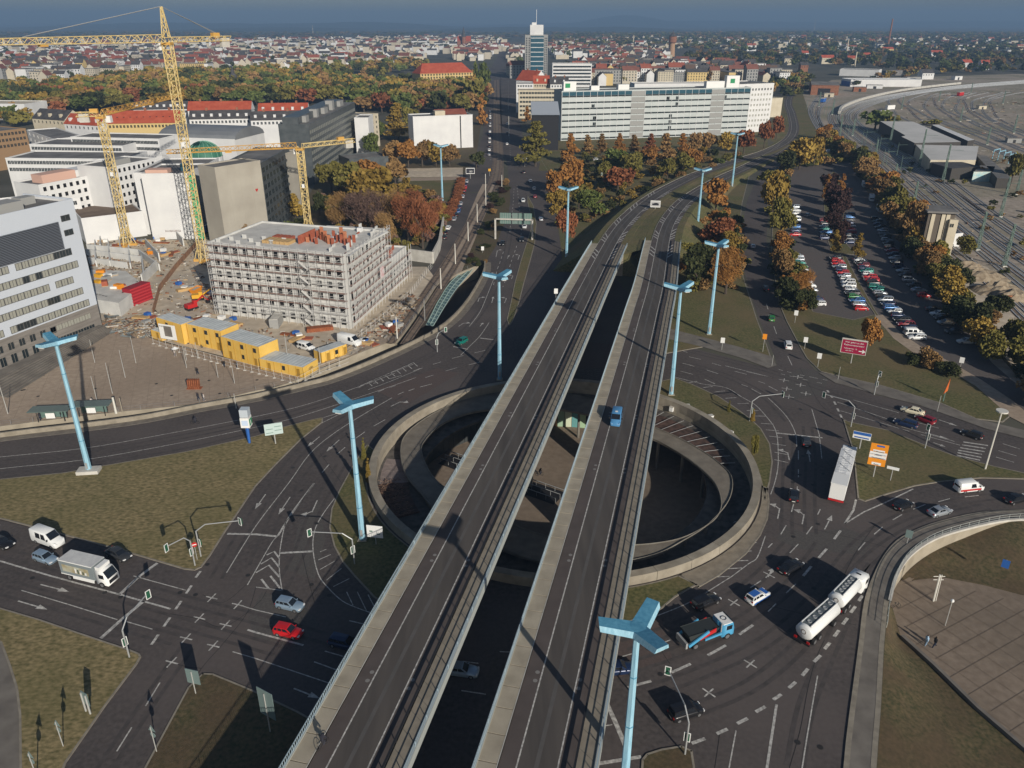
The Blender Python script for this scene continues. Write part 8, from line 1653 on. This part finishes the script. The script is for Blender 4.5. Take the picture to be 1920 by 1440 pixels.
# ---------------- railway ----------------
RAIL=mat('rail_steel',(.5,.52,.54),.4,.0); SLP=mat('track_bed',(.15,.13,.11),.95,c2=(.26,.23,.195),sc_=.8,det=8)
ri=[(1990,600),(1920,545),(1840,480),(1780,430),(1700,362),(1640,305),(1592,268),(1563,240),(1556,218),(1572,202),(1620,187),(1700,173),(1800,160),(1925,150)]
ro=[(2060,510),(1925,438),(1850,388),(1780,336),(1700,288),(1645,254),(1618,236),(1606,220),(1618,206),(1655,191),(1722,176),(1800,166),(1925,156)]
SLP2=mat('track_bed_rusty',(.13,.095,.07),.95,c2=(.24,.18,.135),sc_=.6,det=8)
def resamp(P_,n):
    D=smooth([G(*p) for p in P_],10); cum=[0]
    for a,b in zip(D,D[1:]): cum.append(cum[-1]+math.dist(a,b))
    o=[];k=0
    for i in range(n):
        s_=cum[-1]*i/(n-1)
        while k<len(cum)-2 and cum[k+1]<s_: k+=1
        o.append(lerp(D[k],D[k+1],(s_-cum[k])/max(1e-6,cum[k+1]-cum[k])))
    return o
def tracks(a,b,n,N=70):
    A,B=resamp(a,N),resamp(b,N)
    for i in range(n):
        t=i/(n-1) if n>1 else 0; P_=[lerp(p,q,min(1.03,max(-.03,t+.3/n*math.sin(k*.13+i*2.3)+.12/n*math.sin(k*.31+i)))) for k,(p,q) in enumerate(zip(A,B))]
        m_=MB(); stripe(m_,[(p[0],p[1],0) for p in P_],2.7,.045,m=1); NN=normals2(P_)
        for s_ in (-.75,.75):
            sweep(m_,[(p[0]+n_[0]*s_,p[1]+n_[1]*s_,.05) for p,n_ in zip(P_,NN)],[(-.1,0),(-.1,.16),(.1,.16),(.1,0)],0)
        m_.build('railway_track',[RAIL,(SLP,SLP2)[i%3==1]],kind='structure')
tracks(ri,ro,9)
tracks([(2000,330),(1920,308),(1840,274),(1760,246),(1700,222),(1672,202),(1664,186),(1690,176)],[(2000,262),(1925,246),(1878,226),(1862,212),(1856,198),(1872,184),(1925,172)],11)
tracks([(1560,258),(1543,235),(1536,215),(1545,195),(1566,180)],[(1535,245),(1522,222),(1518,205),(1526,188),(1540,176)],4,40)
tracks([(1990,640),(1930,585),(1850,512),(1790,462),(1735,415)],[(1980,655),(1920,600),(1845,530),(1785,480),(1730,432)],2,30)
TP=resamp([(745,645),(775,603),(812,545),(846,494),(876,440),(905,385),(926,345),(933,315),(934,285),(932,240),(931,190),(931,150)],60); NT=normals2(TP)
for o_ in (-1.9,1.9):
    m_=MB(); stripe(m_,[(p[0]+n_[0]*o_,p[1]+n_[1]*o_,0) for p,n_ in zip(TP,NT)],2.5,.055,m=1)
    for s_ in (-.72,.72): sweep(m_,[(p[0]+n_[0]*(o_+s_),p[1]+n_[1]*(o_+s_),.06) for p,n_ in zip(TP,NT)],[(-.07,0),(-.07,.05),(.07,.05),(.07,0)],0)
    m_.build('tram_track',[DARK,SLP2],kind='structure')
t=thing('yard_barrier','long pale grey barrier curving through the rail yard','barrier',on_ground((1575,205))); oo=t.location; P_=resamp([(1573,216),(1582,203),(1625,187),(1700,171),(1800,159)],34)
for p,q in zip(P_,P_[1:]):
    b=MB(); p,q=Vector((*p,2.2))-oo,Vector((*q,2.2))-oo; d=(q-p).normalized(); b.obox(tuple((p+q)/2),tuple((q-p)*.485),(-d.y*1.1,d.x*1.1,0),(0,0,1.2)); b.build('wagon',CONCL if (len(KIDC)%1==0) else WHT,t)  # short sections of a pale wall like a noise barrier
for f,c_,l in (((1800,180),REDP,'red wagon standing alone in the rail yard'),((1668,206),WHT,'white van parked in the rail yard'),((1543,192),BLUP,'dark blue locomotive on the station track'),((1760,131),WHT,'white lorry beyond the rail yard')):
    t=thing('rail_vehicle',l,'vehicle',on_ground(f),R.uniform(.3,1)); bx(t,'body',c_,-5,-1.5,.6,5,1.5,4); bx(t,'chassis',DARK,-4.8,-1.2,0,4.8,1.2,.6); bx(t,'roof',CONCL,-4.9,-1.3,4,4.9,1.3,4.3)
MASTG=mat('catenary_green',(.13,.19,.16),.6)
for i in range(20):
    f=lerp((1512,205),(1660,330),i/19); f=(f[0]+((i*7)%5)*9,f[1]-((i*3)%4)*7); t=thing('signal_mast','thin overhead mast along the bend of the tracks, %s counting from the brick shed'%ORD[i],'mast',on_ground(f),0,'thin masts of the track bend'); b=MB(); b.tube((0,0,0),(0,0,9),.16,5,r2=.1); b.bar((0,0,7.5),(5,-1,7.8),.07); b.build('shaft',MASTG,t)

for i,(f,tp) in enumerate([((1667,277),217),((1722,316),242),((1767,342),270),((1674,350),307),((1875,407),332),((1832,469),397),((1882,500),420),((1710,395),340),((1640,300),262),((1598,255),222),((1573,262),218),((1610,320),285),((1905,365),318),((1850,272),238),((1800,228),200),((1900,250),215),((1560,215),186),((1535,200),172),((1690,205),182),((1760,190),170),((1820,175),155),((1880,195),170)]):
    h=GH(f,tp); t=thing('catenary_mast','green lattice overhead line mast in the rail yard, %s'%(['above the warehouse end','before the annex','at the warehouse corner','by the hedge','above the signal box right','beside the white hut','lowest at the right edge','left of the signal box','behind the upper hedge','by the road bend','left of the bend tracks','over the hedge top','at the right edge, middle','between the far fans','on the far yard','at the right edge, upper','near the brick shed','at the station track','by the parked van','in the far curve','at the far right bend','among the fan tracks'][i]),'mast',on_ground(f),0,'overhead line masts')
    truss((0,0,0),(0,0,h),1.0,'lattice',MASTG,t,n=6,r=.07,w2=.4); b=MB(); b.bar((0,0,h*.85),(6,-2,h*.85),.07); b.build('cantilever',MASTG,t); bx(t,'footing',CONCL,-.7,-.7,0,.7,.7,.4)
RUB=mat('rubble',(.2,.15,.1),.95,c2=(.34,.28,.2),sc_=.8)
for i,(f,s_) in enumerate((((1835,520),9),((1870,545),8),((1812,505),6),((1895,560),6))):
    t=thing('rubble_heap','brown heap of rubble beside the rail tracks, %s from the left'%ORD[[1,2,0,3][i]],'rubble',on_ground(f)); b=MB(); n=9; r=random.Random(i)
    for yy in range(n):
        for xx in range(n): u,v=xx/(n-1)*2-1,yy/(n-1)*2-1; b.v.append((u*s_,v*s_*.6,max(0,(1-u*u)*(1-v*v))*(1.6+r.random()*1.6)))
    for yy in range(n-1):
        for xx in range(n-1): a=yy*n+xx; b.f.append((a,a+1,a+n+1,a+n)); b.m.append(0)
    b.build('heap',RUB,t)
t=thing('brick_rubble_crate','orange brown brick stacks on the far rubble ground','bricks',on_ground((1893,562)),.3); bx(t,'stack',mat('brick_stack',(.35,.15,.07),.9),-3,-1,0,0,1,1.6); bx(t,'stack',MATS['brick_stack'],.3,-1.4,0,3,.8,1.2)
# pavement edge details on the rotunda: poles of tram overhead on boulevard already built

for i,(f,w_,d_,h_,m_,l) in enumerate(((( 1600,172),14,8,5,BRICK,'small brick shed below the engine depot'),((1625,166),18,7,4,WALLW,'long white cabin at the bend of the tracks'),((1545,182),10,6,4,WALLB,'beige hut beside the station track'),((1700,152),22,9,5,WALLG,'grey shed behind the pale barrier'),((1660,142),30,12,7,ROOFG,'dark engine shed under the tall chimney'),((1790,150),12,8,5,WALLW,'white hut beyond the far fan of tracks'),((1650,215),9,5,3.5,WALLW,'white container beside the green tree'),((1835,205),8,4,3,WALLB,'small cabin between the fan tracks'),((1888,268),9,4,3,WALLG,'grey cabin at the right frame edge tracks'))):
    a=G(*f); t=thing('rail_shed',l,'shed',(*a,0),R.uniform(-.3,.4)); bx(t,'walls',m_,0,0,0,w_,d_,h_); bx(t,'roof',ROOFG,-.3,-.3,h_,w_+.3,d_+.3,h_+.3); bx(t,'door',DARK,w_*.4,-.05,0,w_*.6,-.01,h_*.7)

# ---------------- haze ----------------
hz=MB(); hz.box(-14000,-120,-9,14000,16500,235); ho=hz.build('haze',mat('x_haze',(1,1,1)),kind='stuff'); ho['label']='thin blue autumn haze over the whole city'; ho['category']='haze'
hm=MATS['x_haze']; hm.name='haze_air'; n=hm.node_tree.nodes; n.remove(n['Principled BSDF']); v=n.new('ShaderNodeVolumePrincipled')
v.inputs['Density'].default_value=1.75e-4; v.inputs['Color'].default_value=(.26,.42,.66,1); v.inputs['Anisotropy'].default_value=.0
hm.node_tree.links.new(v.outputs[0],n['Material Output'].inputs['Volume'])
for m_ in (hm,): m_.volume_intersection_method if hasattr(m_,'volume_intersection_method') else None
